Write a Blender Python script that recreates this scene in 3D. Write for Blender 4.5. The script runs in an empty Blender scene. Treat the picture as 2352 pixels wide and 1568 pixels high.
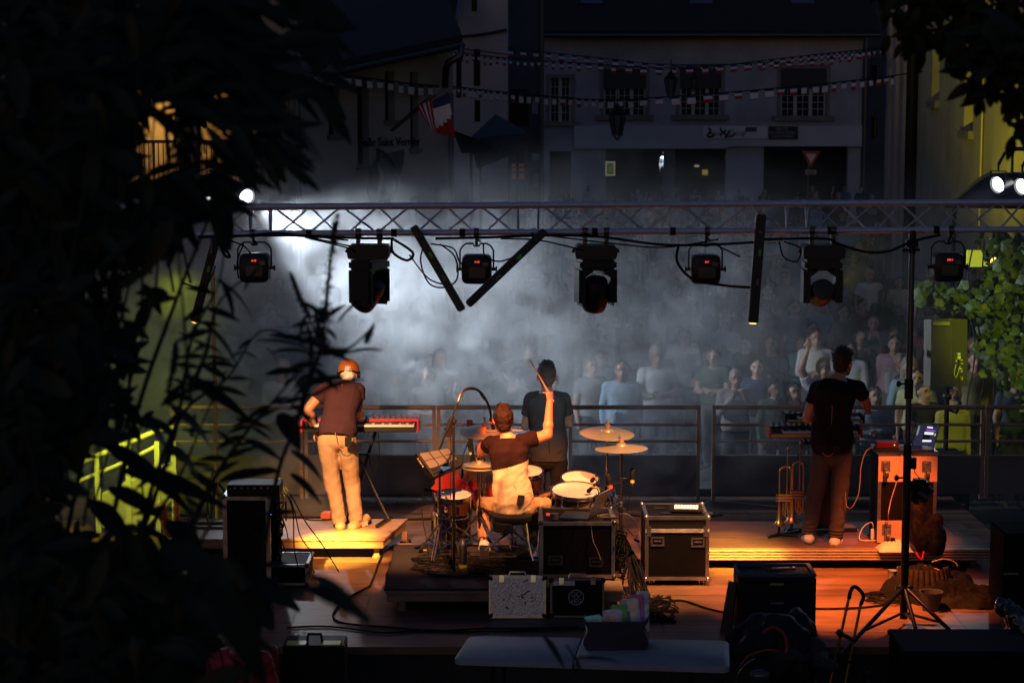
import bpy, bmesh, math, random
from mathutils import Vector as V, Matrix, Euler, noise as mnoise
R = math.radians
PI = math.pi
S = bpy.context.scene
COL = S.collection
random.seed(7)

# ---------------------------------------------------------------- camera, world, lights
F = 4573.0; CX = 1176.0; CY = 784.0; CAMZ = 4.15
PITCH = math.atan(532.0 / F)
cam_d = bpy.data.cameras.new('camera')
cam = bpy.data.objects.new('camera', cam_d); COL.objects.link(cam)
cam.location = (0, 0, CAMZ); cam.rotation_euler = (PI/2 - PITCH, 0, 0)
cam_d.sensor_width = 36.0; cam_d.lens = F / 2352 * 36.0
cam_d.clip_start = 0.5; cam_d.clip_end = 600
cam_d.dof.use_dof = True; cam_d.dof.focus_distance = 17.8; cam_d.dof.aperture_fstop = 4.8
cam_d.dof.aperture_blades = 9
S.camera = cam

def ray(px, py):
    a, b = (px - CX) / F, (CY - py) / F
    c, s = math.cos(PITCH), math.sin(PITCH)
    return V((a, c + b * s, -s + b * c))
def at(px, py, Y):                      # point of the plane y = Y seen at a photograph position
    d = ray(px, py); return V((0, 0, CAMZ)) + d * (Y / d.y)
def gd(px, py, z=0.0):                  # point of the level z seen at a photograph position
    d = ray(px, py); return V((0, 0, CAMZ)) + d * ((z - CAMZ) / d.z)

W = bpy.data.worlds.new('World'); S.world = W; W.use_nodes = True
nt = W.node_tree; nt.nodes.clear()
sky = nt.nodes.new('ShaderNodeTexSky'); sky.sky_type = 'NISHITA'; sky.sun_disc = False
sky.sun_elevation = R(1.0); sky.sun_rotation = R(200)
bg = nt.nodes.new('ShaderNodeBackground'); bg.inputs['Strength'].default_value = 0.10
out = nt.nodes.new('ShaderNodeOutputWorld')
tint = nt.nodes.new('ShaderNodeMix'); tint.data_type = 'RGBA'; tint.blend_type = 'MULTIPLY'; tint.inputs['Factor'].default_value = 1; tint.inputs['B'].default_value = (.50, .72, 1.45, 1)
nt.links.new(sky.outputs[0], tint.inputs['A']); nt.links.new(tint.outputs['Result'], bg.inputs[0]); nt.links.new(bg.outputs[0], out.inputs[0])

S.view_settings.view_transform = 'Standard'; S.view_settings.look = 'None'
S.view_settings.exposure = 0.0; S.view_settings.gamma = 1.0
cy = S.cycles
cy.use_denoising = True
try: cy.denoiser = 'OPENIMAGEDENOISE'
except Exception: pass
cy.max_bounces = 5; cy.diffuse_bounces = 2; cy.glossy_bounces = 2; cy.transmission_bounces = 2
cy.volume_bounces = 0; cy.transparent_max_bounces = 6
cy.volume_step_rate = 1.6; cy.volume_max_steps = 128
cy.sample_clamp_indirect = 2.0; cy.sample_clamp_direct = 0
cy.caustics_reflective = False; cy.caustics_refractive = False
cy.light_sampling_threshold = 0.01

def lamp(name, loc, target, energy, color, size_deg, blend=0.4, radius=0.04, kind='SPOT'):
    d = bpy.data.lights.new(name, kind); d.energy = energy; d.color = color
    if kind == 'SPOT':
        d.spot_size = R(size_deg); d.spot_blend = blend
    d.shadow_soft_size = radius
    o = bpy.data.objects.new(name, d); COL.objects.link(o); o.location = loc
    v = V(target) - V(loc); o.rotation_euler = v.to_track_quat('-Z', 'Y').to_euler()
    return o

# ---------------------------------------------------------------- materials
MATS = {}
def mat(name, col=(0.5, 0.5, 0.5), rough=0.6, metal=0.0, var=0.0, vscale=3.0, bump=0.0, bscale=20.0,
        emit=None, estr=0.0, objcol=False, stretch=(1, 1, 1), col2=None, coat=0.0, trans=0.0, spec=0.5, detail=5):
    if name in MATS: return MATS[name]
    m = bpy.data.materials.new(name); m.use_nodes = True; MATS[name] = m
    n = m.node_tree.nodes; l = m.node_tree.links; b = n['Principled BSDF']
    b.inputs['Base Color'].default_value = (*col, 1); b.inputs['Roughness'].default_value = rough
    b.inputs['Metallic'].default_value = metal; b.inputs['Specular IOR Level'].default_value = spec
    b.inputs['Coat Weight'].default_value = coat; b.inputs['Transmission Weight'].default_value = trans
    if emit:
        b.inputs['Emission Color'].default_value = (*emit, 1); b.inputs['Emission Strength'].default_value = estr
    tc = n.new('ShaderNodeTexCoord'); mp = n.new('ShaderNodeMapping')
    mp.inputs['Scale'].default_value = stretch; l.new(tc.outputs['Object'], mp.inputs[0])
    src = None
    if objcol:
        oi = n.new('ShaderNodeObjectInfo'); src = oi.outputs['Color']
    if var or col2:
        nz = n.new('ShaderNodeTexNoise'); nz.inputs['Scale'].default_value = vscale; nz.inputs['Detail'].default_value = detail
        l.new(mp.outputs[0], nz.inputs[0])
        ramp = n.new('ShaderNodeValToRGB'); ramp.color_ramp.elements[0].position = 0.33; ramp.color_ramp.elements[1].position = 0.67
        l.new(nz.outputs[0], ramp.inputs[0])
        mx = n.new('ShaderNodeMix'); mx.data_type = 'RGBA'; l.new(ramp.outputs[0], mx.inputs['Factor'])
        if objcol:
            mx.blend_type = 'MULTIPLY'; mx.inputs['Factor'].default_value = 1
            for k in list(m.node_tree.links):
                if k.to_socket == mx.inputs['Factor']: l.remove(k)
            ramp.color_ramp.elements[0].color = (1 - var, 1 - var, 1 - var, 1); ramp.color_ramp.elements[1].color = (1, 1, 1, 1)
            l.new(src, mx.inputs['A']); l.new(ramp.outputs[0], mx.inputs['B'])
        else:
            c2 = col2 or tuple(c * (1 - var) for c in col)
            mx.inputs['A'].default_value = (*col, 1); mx.inputs['B'].default_value = (*c2, 1)
        src = mx.outputs['Result']
    if src: l.new(src, b.inputs['Base Color'])
    if bump:
        nb = n.new('ShaderNodeTexNoise'); nb.inputs['Scale'].default_value = bscale; nb.inputs['Detail'].default_value = 6
        l.new(mp.outputs[0], nb.inputs[0])
        bp = n.new('ShaderNodeBump'); bp.inputs['Strength'].default_value = bump; bp.inputs['Distance'].default_value = 0.02
        l.new(nb.outputs[0], bp.inputs['Height']); l.new(bp.outputs[0], b.inputs['Normal'])
    return m

# ---------------------------------------------------------------- mesh builder
class MB:
    def __init__(s): s.v = []; s.f = []; s.m = []; s.M = Matrix.Identity(4); s.mi = 0
    def add(s, vs, fs, mi=None):
        o = len(s.v); M = s.M
        s.v += [M @ V(v) for v in vs]; s.f += [tuple(i + o for i in f) for f in fs]
        s.m += [s.mi if mi is None else mi] * len(fs); return s
    def box(s, c, size, rot=None, bev=0.0, mi=None, taper=1.0):
        c = V(c); x, y, z = [k / 2 for k in size]; M = rot if rot is not None else Matrix.Identity(3)
        if isinstance(M, (tuple, list)): M = Euler(M).to_matrix()
        if bev:
            b = min(bev, x * .9, y * .9, z * .9); vs = []; 
            bm = bmesh.new(); bmesh.ops.create_cube(bm, size=1)
            for v in bm.verts: v.co = V((v.co.x * 2 * x, v.co.y * 2 * y, v.co.z * 2 * z))
            bmesh.ops.bevel(bm, geom=list(bm.edges), offset=b, segments=2, affect='EDGES')
            bm.verts.index_update()
            r = s.add([M @ v.co + c for v in bm.verts], [[v.index for v in f.verts] for f in bm.faces], mi)
            bm.free(); return r
        p = []
        for dz, t in ((-z, 1), (z, taper)):
            for dx, dy in ((-x, -y), (x, -y), (x, y), (-x, y)): p.append(M @ V((dx * t, dy * t, dz)) + c)
        return s.add(p, [(3, 2, 1, 0), (4, 5, 6, 7), (0, 1, 5, 4), (1, 2, 6, 5), (2, 3, 7, 6), (3, 0, 4, 7)], mi)
    def bx(s, x0, x1, y0, y1, z0, z1, bev=0.0, mi=None):
        return s.box(((x0 + x1) / 2, (y0 + y1) / 2, (z0 + z1) / 2), (x1 - x0, y1 - y0, z1 - z0), None, bev, mi)
    def ring_loft(s, rings, cap=True, mi=None, closed=True):
        n = len(rings[0]); vs = [p for r in rings for p in r]; fs = []
        for i in range(len(rings) - 1):
            for j in range(n if closed else n - 1):
                k = (j + 1) % n; fs.append((i * n + j, i * n + k, (i + 1) * n + k, (i + 1) * n + j))
        if cap and closed:
            fs.append(tuple(reversed(range(n)))); fs.append(tuple((len(rings) - 1) * n + j for j in range(n)))
        return s.add(vs, fs, mi)
    def cyl(s, a, b, r0, r1=None, n=12, cap=True, mi=None):
        a = V(a); b = V(b); r1 = r0 if r1 is None else r1; d = (b - a).normalized()
        u = d.orthogonal().normalized(); w = d.cross(u)
        ring = lambda c, r: [c + (u * math.cos(2 * PI * i / n) + w * math.sin(2 * PI * i / n)) * r for i in range(n)]
        return s.ring_loft([ring(a, r0), ring(b, r1)], cap, mi)
    def tube(s, pts, r, n=8, mi=None, cap=True):
        pts = [V(p) for p in pts]; rings = []; u = None
        for i, p in enumerate(pts):
            d = (pts[min(i + 1, len(pts) - 1)] - pts[max(i - 1, 0)])
            if d.length < 1e-9: d = V((0, 0, 1))
            d.normalize()
            u = d.orthogonal() if u is None else (u - d * u.dot(d))
            if u.length < 1e-6: u = d.orthogonal()
            u.normalize(); w = d.cross(u); rr = r[i] if isinstance(r, (list, tuple)) else r
            rings.append([p + (u * math.cos(2 * PI * k / n) + w * math.sin(2 * PI * k / n)) * rr for k in range(n)])
        return s.ring_loft(rings, cap, mi)
    def lathe(s, prof, c=(0, 0, 0), axis=(0, 0, 1), n=20, mi=None, cap=False):
        c = V(c); d = V(axis).normalized(); u = d.orthogonal().normalized(); w = d.cross(u)
        rings = [[c + d * h + (u * math.cos(2 * PI * i / n) + w * math.sin(2 * PI * i / n)) * max(r, 1e-4) for i in range(n)] for r, h in prof]
        return s.ring_loft(rings, cap, mi)
    def ell(s, c, rad, rot=None, nu=14, nv=9, mi=None):
        c = V(c); M = rot if rot is not None else Matrix.Identity(3)
        if isinstance(M, (tuple, list)): M = Euler(M).to_matrix()
        rings = []
        for j in range(nv + 1):
            t = PI * (0.002 + 0.996 * j / nv)
            rings.append([c + M @ V((rad[0] * math.sin(t) * math.cos(2 * PI * i / nu), rad[1] * math.sin(t) * math.sin(2 * PI * i / nu), -rad[2] * math.cos(t))) for i in range(nu)])
        return s.ring_loft(rings, True, mi)
    def cap(s, a, b, ra, rb=None, n=12, mi=None):       # round ended limb
        a = V(a); b = V(b); rb = ra if rb is None else rb; d = b - a
        if d.length < 1e-6: return s.ell(a, (ra, ra, ra), mi=mi)
        d.normalize(); u = d.orthogonal().normalized(); w = d.cross(u); rings = []
        def rg(c, r): rings.append([c + (u * math.cos(2 * PI * i / n) + w * math.sin(2 * PI * i / n)) * r for i in range(n)])
        for k in range(4):
            t = PI / 2 * (k + .05) / 4; rg(a - d * ra * math.cos(t), ra * math.sin(t))
        rg(a, ra); rg(b, rb)
        for k in range(3, -1, -1):
            t = PI / 2 * (k + .05) / 4; rg(b + d * rb * math.cos(t), rb * math.sin(t))
        return s.ring_loft(rings, True, mi)
    def prism(s, poly, o, ux, uy, un, t, mi=None):      # polygon in the plane (o, ux, uy), thickness t along un
        o = V(o); ux = V(ux); uy = V(uy); un = V(un); n = len(poly)
        a = [o + ux * p[0] + uy * p[1] for p in poly]; b = [p + un * t for p in a]
        fs = [tuple(reversed(range(n))), tuple(range(n, 2 * n))] + [(i, (i + 1) % n, n + (i + 1) % n, n + i) for i in range(n)]
        return s.add(a + b, fs, mi)
    def build(s, name, mats, parent=None, smooth=None, kind=None):
        me = bpy.data.meshes.new(name)
        off = V((0, 0, 0)); p = parent
        while p is not None: off += p.location; p = p.parent
        me.from_pydata([tuple(v - off) for v in s.v], [], s.f)
        if not isinstance(mats, (list, tuple)): mats = [mats]
        for m in mats: me.materials.append(m)
        me.polygons.foreach_set('material_index', s.m)
        bm = bmesh.new(); bm.from_mesh(me); bmesh.ops.recalc_face_normals(bm, faces=bm.faces); bm.to_mesh(me); bm.free()
        if smooth is not None:
            me.shade_smooth()
            if smooth < 170: 
                try: me.set_sharp_from_angle(angle=R(smooth))
                except Exception: pass
        o = bpy.data.objects.new(name, me); COL.objects.link(o)
        if parent is not None: o.parent = parent
        if kind: o['kind'] = kind
        return o

def thing(name, label, cat, loc=(0, 0, 0), group=None):
    o = bpy.data.objects.new(name, None); COL.objects.link(o); o.location = loc; o.empty_display_size = .1
    o['label'] = label; o['category'] = cat
    if group: o['group'] = group
    return o
def tag(o, label, cat, group=None):
    o['label'] = label; o['category'] = cat
    if group: o['group'] = group
    return o
def copy_tree(o, parent=None):
    c = o.copy(); COL.objects.link(c)
    if parent is not None: c.parent = parent
    for ch in list(o.children): copy_tree(ch, c)
    return c
def catenary(a, b, sag, n=12):
    a = V(a); b = V(b)
    return [a.lerp(b, i / n) + V((0, 0, -sag * 4 * (i / n) * (1 - i / n))) for i in range(n + 1)]
def smooth_path(pts, n=6):
    pts = [V(p) for p in pts]; q = [pts[0]] + pts + [pts[-1]]; r = []
    for i in range(1, len(q) - 2):
        p0, p1, p2, p3 = q[i - 1], q[i], q[i + 1], q[i + 2]
        for k in range(n):
            t = k / n; r.append(0.5 * ((2 * p1) + (p2 - p0) * t + (2 * p0 - 5 * p1 + 4 * p2 - p3) * t * t + (3 * p1 - p0 - 3 * p2 + p3) * t ** 3))
    return r + [pts[-1]]
def text_mesh(txt, size, M, m, name, parent=None, depth=0.003, font_w=None, align='CENTER'):
    c = bpy.data.curves.new(name, 'FONT'); c.body = txt; c.size = size; c.extrude = depth; c.align_x = align; c.align_y = 'CENTER'; c.resolution_u = 3
    t = bpy.data.objects.new(name + '_tmp', c); COL.objects.link(t); dg = bpy.context.evaluated_depsgraph_get()
    me = bpy.data.meshes.new_from_object(t.evaluated_get(dg)); bpy.data.objects.remove(t); bpy.data.curves.remove(c)
    off = V((0, 0, 0)); p = parent
    while p is not None: off += p.location; p = p.parent
    me.transform(Matrix.Translation(-off) @ M)
    if font_w:
        pass
    me.materials.clear(); me.materials.append(m)
    o = bpy.data.objects.new(name, me); COL.objects.link(o)
    if parent is not None: o.parent = parent
    return o
def frame(o, x, y):                   # 4x4 from origin, x axis, y axis
    x = V(x).normalized(); y = V(y).normalized(); z = x.cross(y); M = Matrix((x, y, z)).transposed().to_4x4(); M.translation = V(o); return M

# common materials
BLACK = mat('black_plastic', (.010, .010, .012), .6, bump=.1, bscale=60, spec=.18)
BLACKG = mat('black_gloss', (.01, .01, .012), .25, coat=.3)
RUBBER = mat('rubber_cable', (.006, .006, .007), .7, spec=.15)
CHROME = mat('chrome', (.75, .75, .76), .12, 1.0)
ALU = mat('aluminium', (.55, .56, .58), .32, 1.0, var=.25, vscale=14, bump=.05)
ALUD = mat('dull_aluminium', (.42, .43, .46), .42, 1.0, var=.3, vscale=20)
STEEL = mat('dark_steel', (.12, .12, .13), .4, 1.0)
WHITEP = mat('white_plastic', (.75, .74, .72), .4)
SKIN = mat('skin', (.48, .25, .17), .5, objcol=True, var=.12, vscale=9)
HAIR = mat('hair', (.03, .018, .012), .6, spec=.2, var=.5, vscale=60, bump=.6, bscale=90, objcol=True)
SHOE = mat('white_canvas', (.72, .68, .62), .7, bump=.2, bscale=80)
DARKP = mat('dull_black', (.008, .008, .009), .9, spec=.04, bump=.2, bscale=40)
LED_RED = mat('red_display', (.1, 0, 0), .4, emit=(1, .05, .04), estr=2.5)
GREEN_TAPE = mat('green_tape', (.04, .45, .08), .5)
YEL_TAPE = mat('yellow_tape', (.8, .5, .03), .5)
ORG_TAPE = mat('orange_tape', (.8, .09, .02), .5)
# ---------------------------------------------------------------- lights of the show (truss and white flood ones sit at lamps built below)
TY = 15.8                                  # depth of the lighting truss
LAMPS = [
 # name, position, target, energy, colour, cone
 ('par_light', at(585, 640, TY + .34), at(795, 1040, 18.7), 1350, (1, .50, .19), 40),
 ('par_light', at(1095, 645, TY + .34), at(1212, 985, 17.5), 1500, (1, .27, .08), 31),
 ('par_light', at(1620, 640, TY + .34), at(1500, 1200, 17.4), 1000, (1, .42, .15), 64),
 ('par_light', at(2176, 640, TY + .34), at(2060, 1130, 17.8), 1150, (1, .17, .03), 26),
 ('moving_light', at(872, 728, TY), at(1150, 1085, 17.5), 520, (1, .42, .14), 19),
 ('moving_light', at(1368, 728, TY), at(1200, 1130, 17.6), 200, (1, .50, .22), 20),
 ('moving_light', at(1378, 730, TY), at(1262, 940, 19), 110, (.9, .97, 1.0), 16),  # added lamp, puts weak white light on the singer's back
 ('moving_light', at(1888, 716, TY + .1), gd(1930, 1350, .1), 1900, (1, .23, .045), 60),
 ('bar_light', at(438, 752, TY + .1), gd(770, 1252, .15), 8500, (1, .55, .09), 15),
 ('bar_light', at(1070, 725, TY - .2), gd(930, 1290, 0), 1300, (1, .36, .12), 40),
 ('bar_light', at(1728, 755, TY - .1), gd(1690, 1295, 0), 3000, (1, .50, .06), 20),
]
for nm, p, t, e, c, a in LAMPS: lamp(nm, p, t, e, c, a, .95, .03)
FL1 = at(566, 452, 24.0); FL2 = at(2292, 424, 24.0); FL3 = at(2347, 428, 24.0); FL0 = at(468, 452, 24.0)
lamp('flood_light', FL1 + V((.12, -.25, -.10)), gd(1350, 1150, 1.2), 230, (.86, .92, 1.0), 60, .6, .06)
lamp('flood_light', FL1 + V((.14, -.05, -.16)), at(1200, 760, 24.0), 2700, (.82, .91, 1.0), 92, 1.0, .06)  # second lamp at this flood, added to brighten the smoke
lamp('flood_light', FL2 + V((-.12, -.25, -.08)), gd(1450, 1130, 1.2), 120, (.85, .92, 1.0), 44, .6, .06)
# yellow-green floods: right facade and vine, left ramp
lamp('facade_flood', (5.2, 31, 1.4), (9.9, 41.0, 4.6), 3000, (.95, .80, .02), 38, 1, .1)
lamp('facade_flood', at(2500, 620, 20.2), at(2225, 800, 23.6), 210, (.80, .84, .02), 46, .7, .1)
lamp('ramp_flood', at(250, 900, 18.5), gd(250, 1130, .3), 125, (.80, .82, .02), 95, .7, .1)
lamp('ramp_flood', at(430, 640, 19.5), at(360, 830, 22), 85, (.75, .85, .02), 60, .8, .1)
lamp('room_lamp', at(330, 260, 40.8), at(390, 330, 41.5), 45, (1, .62, .22), 120, .5, .2, 'POINT')
# unseen fill lamp, put in to brighten the grey table and nearby cases
lamp('table_fill_lamp', (-1.6, 9.5, 6.2), gd(1200, 1470, .3), 34, (.62, .74, 1.0), 17, .8, .3)

# ---------------------------------------------------------------- ground and stage
GZ = -0.85; BZ = -0.30
asphalt = mat('asphalt', (.045, .045, .048), .85, var=.4, vscale=1.2, bump=.5, bscale=90)
g = MB(); g.bx(-150, 150, 15.05, 260, GZ - .3, GZ); g.build('ground', asphalt, kind='structure')
g = MB(); g.bx(-60, 60, -30, 15.05, BZ - .9, BZ); g.build('back_ground_level', asphalt, kind='structure').name = 'yard_ground'

def wood_mat(name, c1, c2, rough=.5, seam=True, sx=1.22, sy=2.44, sc=1.0):
    m = bpy.data.materials.new(name); m.use_nodes = True; MATS[name] = m
    n = m.node_tree.nodes; l = m.node_tree.links; b = n['Principled BSDF']
    tc = n.new('ShaderNodeTexCoord'); mp = n.new('ShaderNodeMapping'); mp.inputs['Scale'].default_value = (.55 * sc, 4.2 * sc, 4)
    l.new(tc.outputs['Object'], mp.inputs[0])
    nz = n.new('ShaderNodeTexNoise'); nz.inputs['Scale'].default_value = 2.2; nz.inputs['Detail'].default_value = 9; nz.inputs['Roughness'].default_value = .62; nz.inputs['Distortion'].default_value = .7
    l.new(mp.outputs[0], nz.inputs[0])
    rp = n.new('ShaderNodeValToRGB'); rp.color_ramp.elements[0].position = .34; rp.color_ramp.elements[1].position = .66
    rp.color_ramp.elements[0].color = (*c1, 1); rp.color_ramp.elements[1].color = (*c2, 1); l.new(nz.outputs[0], rp.inputs[0])
    n2 = n.new('ShaderNodeTexNoise'); n2.inputs['Scale'].default_value = 1.1; n2.inputs['Detail'].default_value = 3; l.new(tc.outputs['Object'], n2.inputs[0])
    r2 = n.new('ShaderNodeValToRGB'); r2.color_ramp.elements[0].position = .35; r2.color_ramp.elements[1].position = .6
    r2.color_ramp.elements[0].color = (.55, .55, .55, 1); r2.color_ramp.elements[1].color = (1, 1, 1, 1); l.new(n2.outputs[0], r2.inputs[0])
    mx = n.new('ShaderNodeMix'); mx.data_type = 'RGBA'; mx.blend_type = 'MULTIPLY'; mx.inputs['Factor'].default_value = 1
    l.new(rp.outputs[0], mx.inputs['A']); l.new(r2.outputs[0], mx.inputs['B'])
    last = mx.outputs['Result']
    if seam:
        br = n.new('ShaderNodeTexBrick'); br.inputs['Scale'].default_value = 1; br.offset = .5
        br.inputs['Brick Width'].default_value = sy; br.inputs['Row Height'].default_value = sx; br.inputs['Mortar Size'].default_value = .008
        br.inputs['Color1'].default_value = (1, 1, 1, 1); br.inputs['Color2'].default_value = (.72, .74, .78, 1); br.inputs['Mortar'].default_value = (.12, .12, .12, 1)
        l.new(tc.outputs['Object'], br.inputs[0])
        m3 = n.new('ShaderNodeMix'); m3.data_type = 'RGBA'; m3.blend_type = 'MULTIPLY'; m3.inputs['Factor'].default_value = 1
        l.new(last, m3.inputs['A']); l.new(br.outputs[0], m3.inputs['B']); last = m3.outputs['Result']
    l.new(last, b.inputs['Base Color']); b.inputs['Roughness'].default_value = rough
    bp = n.new('ShaderNodeBump'); bp.inputs['Strength'].default_value = .15; bp.inputs['Distance'].default_value = .01
    l.new(nz.outputs[0], bp.inputs['Height']); l.new(bp.outputs[0], b.inputs['Normal'])
    return m
FLOOR = wood_mat('stage_boards', (.11, .055, .032), (.26, .14, .08), .5)
RISER = wood_mat('riser_plywood', (.26, .15, .075), (.42, .27, .15), .5, seam=False, sc=1.6)
PLANK = wood_mat('raw_plank', (.20, .13, .08), (.34, .23, .14), .6, seam=False, sc=2)

SX0, SX1, SY0, SY1 = -6.3, 4.75, 15.12, 21.6
st = thing('stage', 'low wooden stage deck with bare brown boards under the whole band', 'stage', (0, 18, 0))
b = MB(); b.bx(SX0, SX1, SY0, SY1, -.06, 0); b.build('deck', FLOOR, st)
b = MB(); b.bx(SX0 + .02, SX1 - .02, SY0 + .02, SY1 - .02, GZ + .003, -.063); b.build('skirt', mat('skirt_black', (.012, .012, .013), .8, bump=.3), st)

# risers ----------------------------------------------------------
def riser(name, label, x0, x1, y0, y1, h, m, legs=True, lip=.10):
    t = thing(name, label, 'riser', ((x0 + x1) / 2, (y0 + y1) / 2, 0))
    b = MB(); b.bx(x0, x1, y0, y1, h - .022, h, .004); b.build('deck', m, t)
    b = MB()
    for (a0, a1, c0, c1) in ((x0 + .01, x1 - .01, y0 + .008, y0 + .045), (x0 + .01, x1 - .01, y1 - .045, y1 - .008), (x0 + .008, x0 + .045, y0 + .05, y1 - .05), (x1 - .045, x1 - .008, y0 + .05, y1 - .05)):
        b.bx(a0, a1, c0, c1, h - lip, h - .024, .004)
    b.build('frame', m, t)
    if legs:
        for lx in (x0 + .13, x1 - .13):
            for ly in (y0 + .13, y1 - .13):
                b = MB(); b.bx(lx - .03, lx + .03, ly - .03, ly + .03, .02, h - .026); b.cyl((lx, ly, .002), (lx, ly, .022), .045); b.build('leg', m, t)
    return t
p0 = gd(883, 1237, .20); p1 = gd(936, 1191, .20)
kx1 = p0.x; KY0 = p0.y; KY1 = p0.y + 1.02
# the keyboard riser is skewed like in the photograph: right side runs away to the right
t = thing('keyboard_riser', 'small pale plywood riser under the keyboard player, lit bright yellow', 'riser', (kx1 - 1, KY0 + .5, 0))
sk = p1.x - p0.x; yb = p1.y; xl = kx1 - 2.0
b = MB(); b.add([(xl, KY0, .180), (kx1, KY0, .180), (kx1 + sk, yb, .180), (xl + sk, yb, .180), (xl, KY0, .200), (kx1, KY0, .200), (kx1 + sk, yb, .200), (xl + sk, yb, .200)],
      [(3, 2, 1, 0), (4, 5, 6, 7), (0, 1, 5, 4), (1, 2, 6, 5), (2, 3, 7, 6), (3, 0, 4, 7)]); b.build('deck', RISER, t)
b = MB()
b.bx(xl + .01, kx1 - .012, KY0 + .012, KY0 + .05, .11, .178)
d = V((sk, yb - KY0, 0)).normalized(); nrm = V((d.y, -d.x, 0))
for ex in (kx1 - .012, xl + .06):
    q = [V((ex, KY0 + .06, 0)), V((ex + sk * .97, yb - .03, 0))]
    b.add([(q[0].x - .04, q[0].y, .11), (q[0].x, q[0].y, .11), (q[1].x, q[1].y, .11), (q[1].x - .04, q[1].y, .11), (q[0].x - .04, q[0].y, .178), (q[0].x, q[0].y, .178), (q[1].x, q[1].y, .178), (q[1].x - .04, q[1].y, .178)],
      [(3, 2, 1, 0), (4, 5, 6, 7), (0, 1, 5, 4), (1, 2, 6, 5), (2, 3, 7, 6), (3, 0, 4, 7)])
b.build('frame', RISER, t)
for (lx, ly) in ((kx1 - .08, KY0 + .1), (xl + .15, KY0 + .1), (kx1 + sk * .85, yb - .15), (xl + sk + .1, yb - .15)):
    b = MB(); b.bx(lx - .025, lx + .025, ly - .025, ly + .025, .02, .108); b.cyl((lx, ly, .002), (lx, ly, .02), .04); b.build('leg', RISER, t)

q0 = gd(1656, 1262, .18); q1 = gd(2290, 1275, .18); yR = q0.y
RX0, RX1, RY0, RY1 = q0.x - .35, q1.x, yR, yR + 1.25
t = riser('synth_riser', 'long low riser with ribbed metal edge under the man in black', RX0, RX1, RY0, RY1, .18, FLOOR, True, .085)
b = MB()
for k in range(4): b.cyl((RX0, RY0 - .006, .172 - k * .026), (RX1, RY0 - .006, .172 - k * .026), .0105, n=8)
b.bx(RX0, RX1, RY0 - .012, RY0 + .05, .181, .186, .001); b.build('edge_trim', mat('warm_alloy', (.42, .32, .2), .5, .4, var=.3, vscale=8), t)

e0 = gd(885, 1357, .19); e1 = gd(1433, 1357, .19)
DX0, DX1, DY0, DY1 = e0.x, e1.x, e0.y, e0.y + 1.85
carpet = mat('dark_carpet', (.028, .026, .026), .95, var=.45, vscale=2.5, bump=.5, bscale=120)
t = riser('drum_riser', 'low drum riser covered with black carpet and edged by raw planks', DX0, DX1, DY0, DY1, .19, PLANK, True, .09)
b = MB()
nx, ny = 40, 24; x0, x1, y0, y1 = DX0 - .02, DX1 - .3, DY0 + .02, DY1 - .1
vs = []; fs = []
for j in range(ny + 1):
    for i in range(nx + 1):
        x = x0 + (x1 - x0) * i / nx; y = y0 + (y1 - y0) * j / ny
        if j == ny: y += .1 * mnoise.noise(V((x * 2, 0, 3)))
        z = .1965 + .006 * mnoise.noise(V((x * 3, y * 3, 0))) + (.012 * abs(mnoise.noise(V((x * 6, 1, 0)))) if j < 2 else 0)
        vs.append((x + .05 * mnoise.noise(V((y * 2, 5, 0))), y, z))
for j in range(ny):
    for i in range(nx):
        a = j * (nx + 1) + i; fs.append((a, a + 1, a + nx + 2, a + nx + 1))
b.add(vs, fs); c = b.build('carpet', carpet, smooth=80); tag(c, 'rumpled black carpet lying on the drum riser under the drum kit', 'carpet')
sd = c.modifiers.new('thick', 'SOLIDIFY'); sd.thickness = .006; sd.offset = 1

# ---------------------------------------------------------------- guard rail at the far edge of the stage
RAILM = mat('brown_painted_steel', (.30, .18, .12), .5, .1, var=.25, vscale=6)
PANELM = mat('brown_panel', (.12, .095, .09), .6, var=.3, vscale=2.5, bump=.1)
GYR = 21.05
def zrow(py): return at(1176, py, GYR).z
zt, z2, z3, z4 = zrow(935), zrow(975), zrow(1013), zrow(1051); zb = .055
xs = [at(p, 935, GYR).x for p in (393, 695, 698, 1001, 1003, 1303, 1306, 1609, 1636, 1940, 1943, 2262, 2266, 2560)]
labs = ['guard rail panel seen left of the keyboard player', 'guard rail panel behind the keyboard player', 'guard rail panel behind the drummer',
        'guard rail panel behind the two right cymbals', 'guard rail panel between the gap and the man in black', 'guard rail panel behind the synth player and laptop case', 'guard rail panel below the loudspeaker at far right']
for k in range(7):
    a, c = xs[2 * k], xs[2 * k + 1]
    t = thing('guard_rail', 'brown steel ' + labs[k], 'railing', ((a + c) / 2, GYR, 0), 'guard rail panels along the front of the stage')
    b = MB(); b.cyl((a, GYR, zt), (c, GYR, zt), .024); b.build('top_rail', RAILM, t, 40)
    for z in (z2, z3):
        b = MB(); b.cyl((a + .03, GYR, z), (c - .03, GYR, z), .015); b.build('middle_rail', RAILM, t, 40)
    for x in (a + .02, c - .02):
        b = MB(); b.bx(x - .018, x + .018, GYR - .018, GYR + .018, .003, zt - .02); b.build('post', RAILM, t)
    b = MB(); b.bx(a + .04, c - .04, GYR - .012, GYR + .012, zb, z4); b.bx(a + .04, c - .04, GYR - .022, GYR + .022, z4, z4 + .03); b.build('kick_panel', PANELM, t)
b = MB(); b.bx(SX0, SX1, GYR + .2, GYR + .26, .002, .07); b.build('timber', mat('blue_grey_timber', (.05, .06, .09), .7)); bpy.data.objects['timber'].name = 'edge_beam'
tag(bpy.data.objects['edge_beam'], 'dark blue grey timber beam lying behind the guard rail', 'beam')

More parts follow.
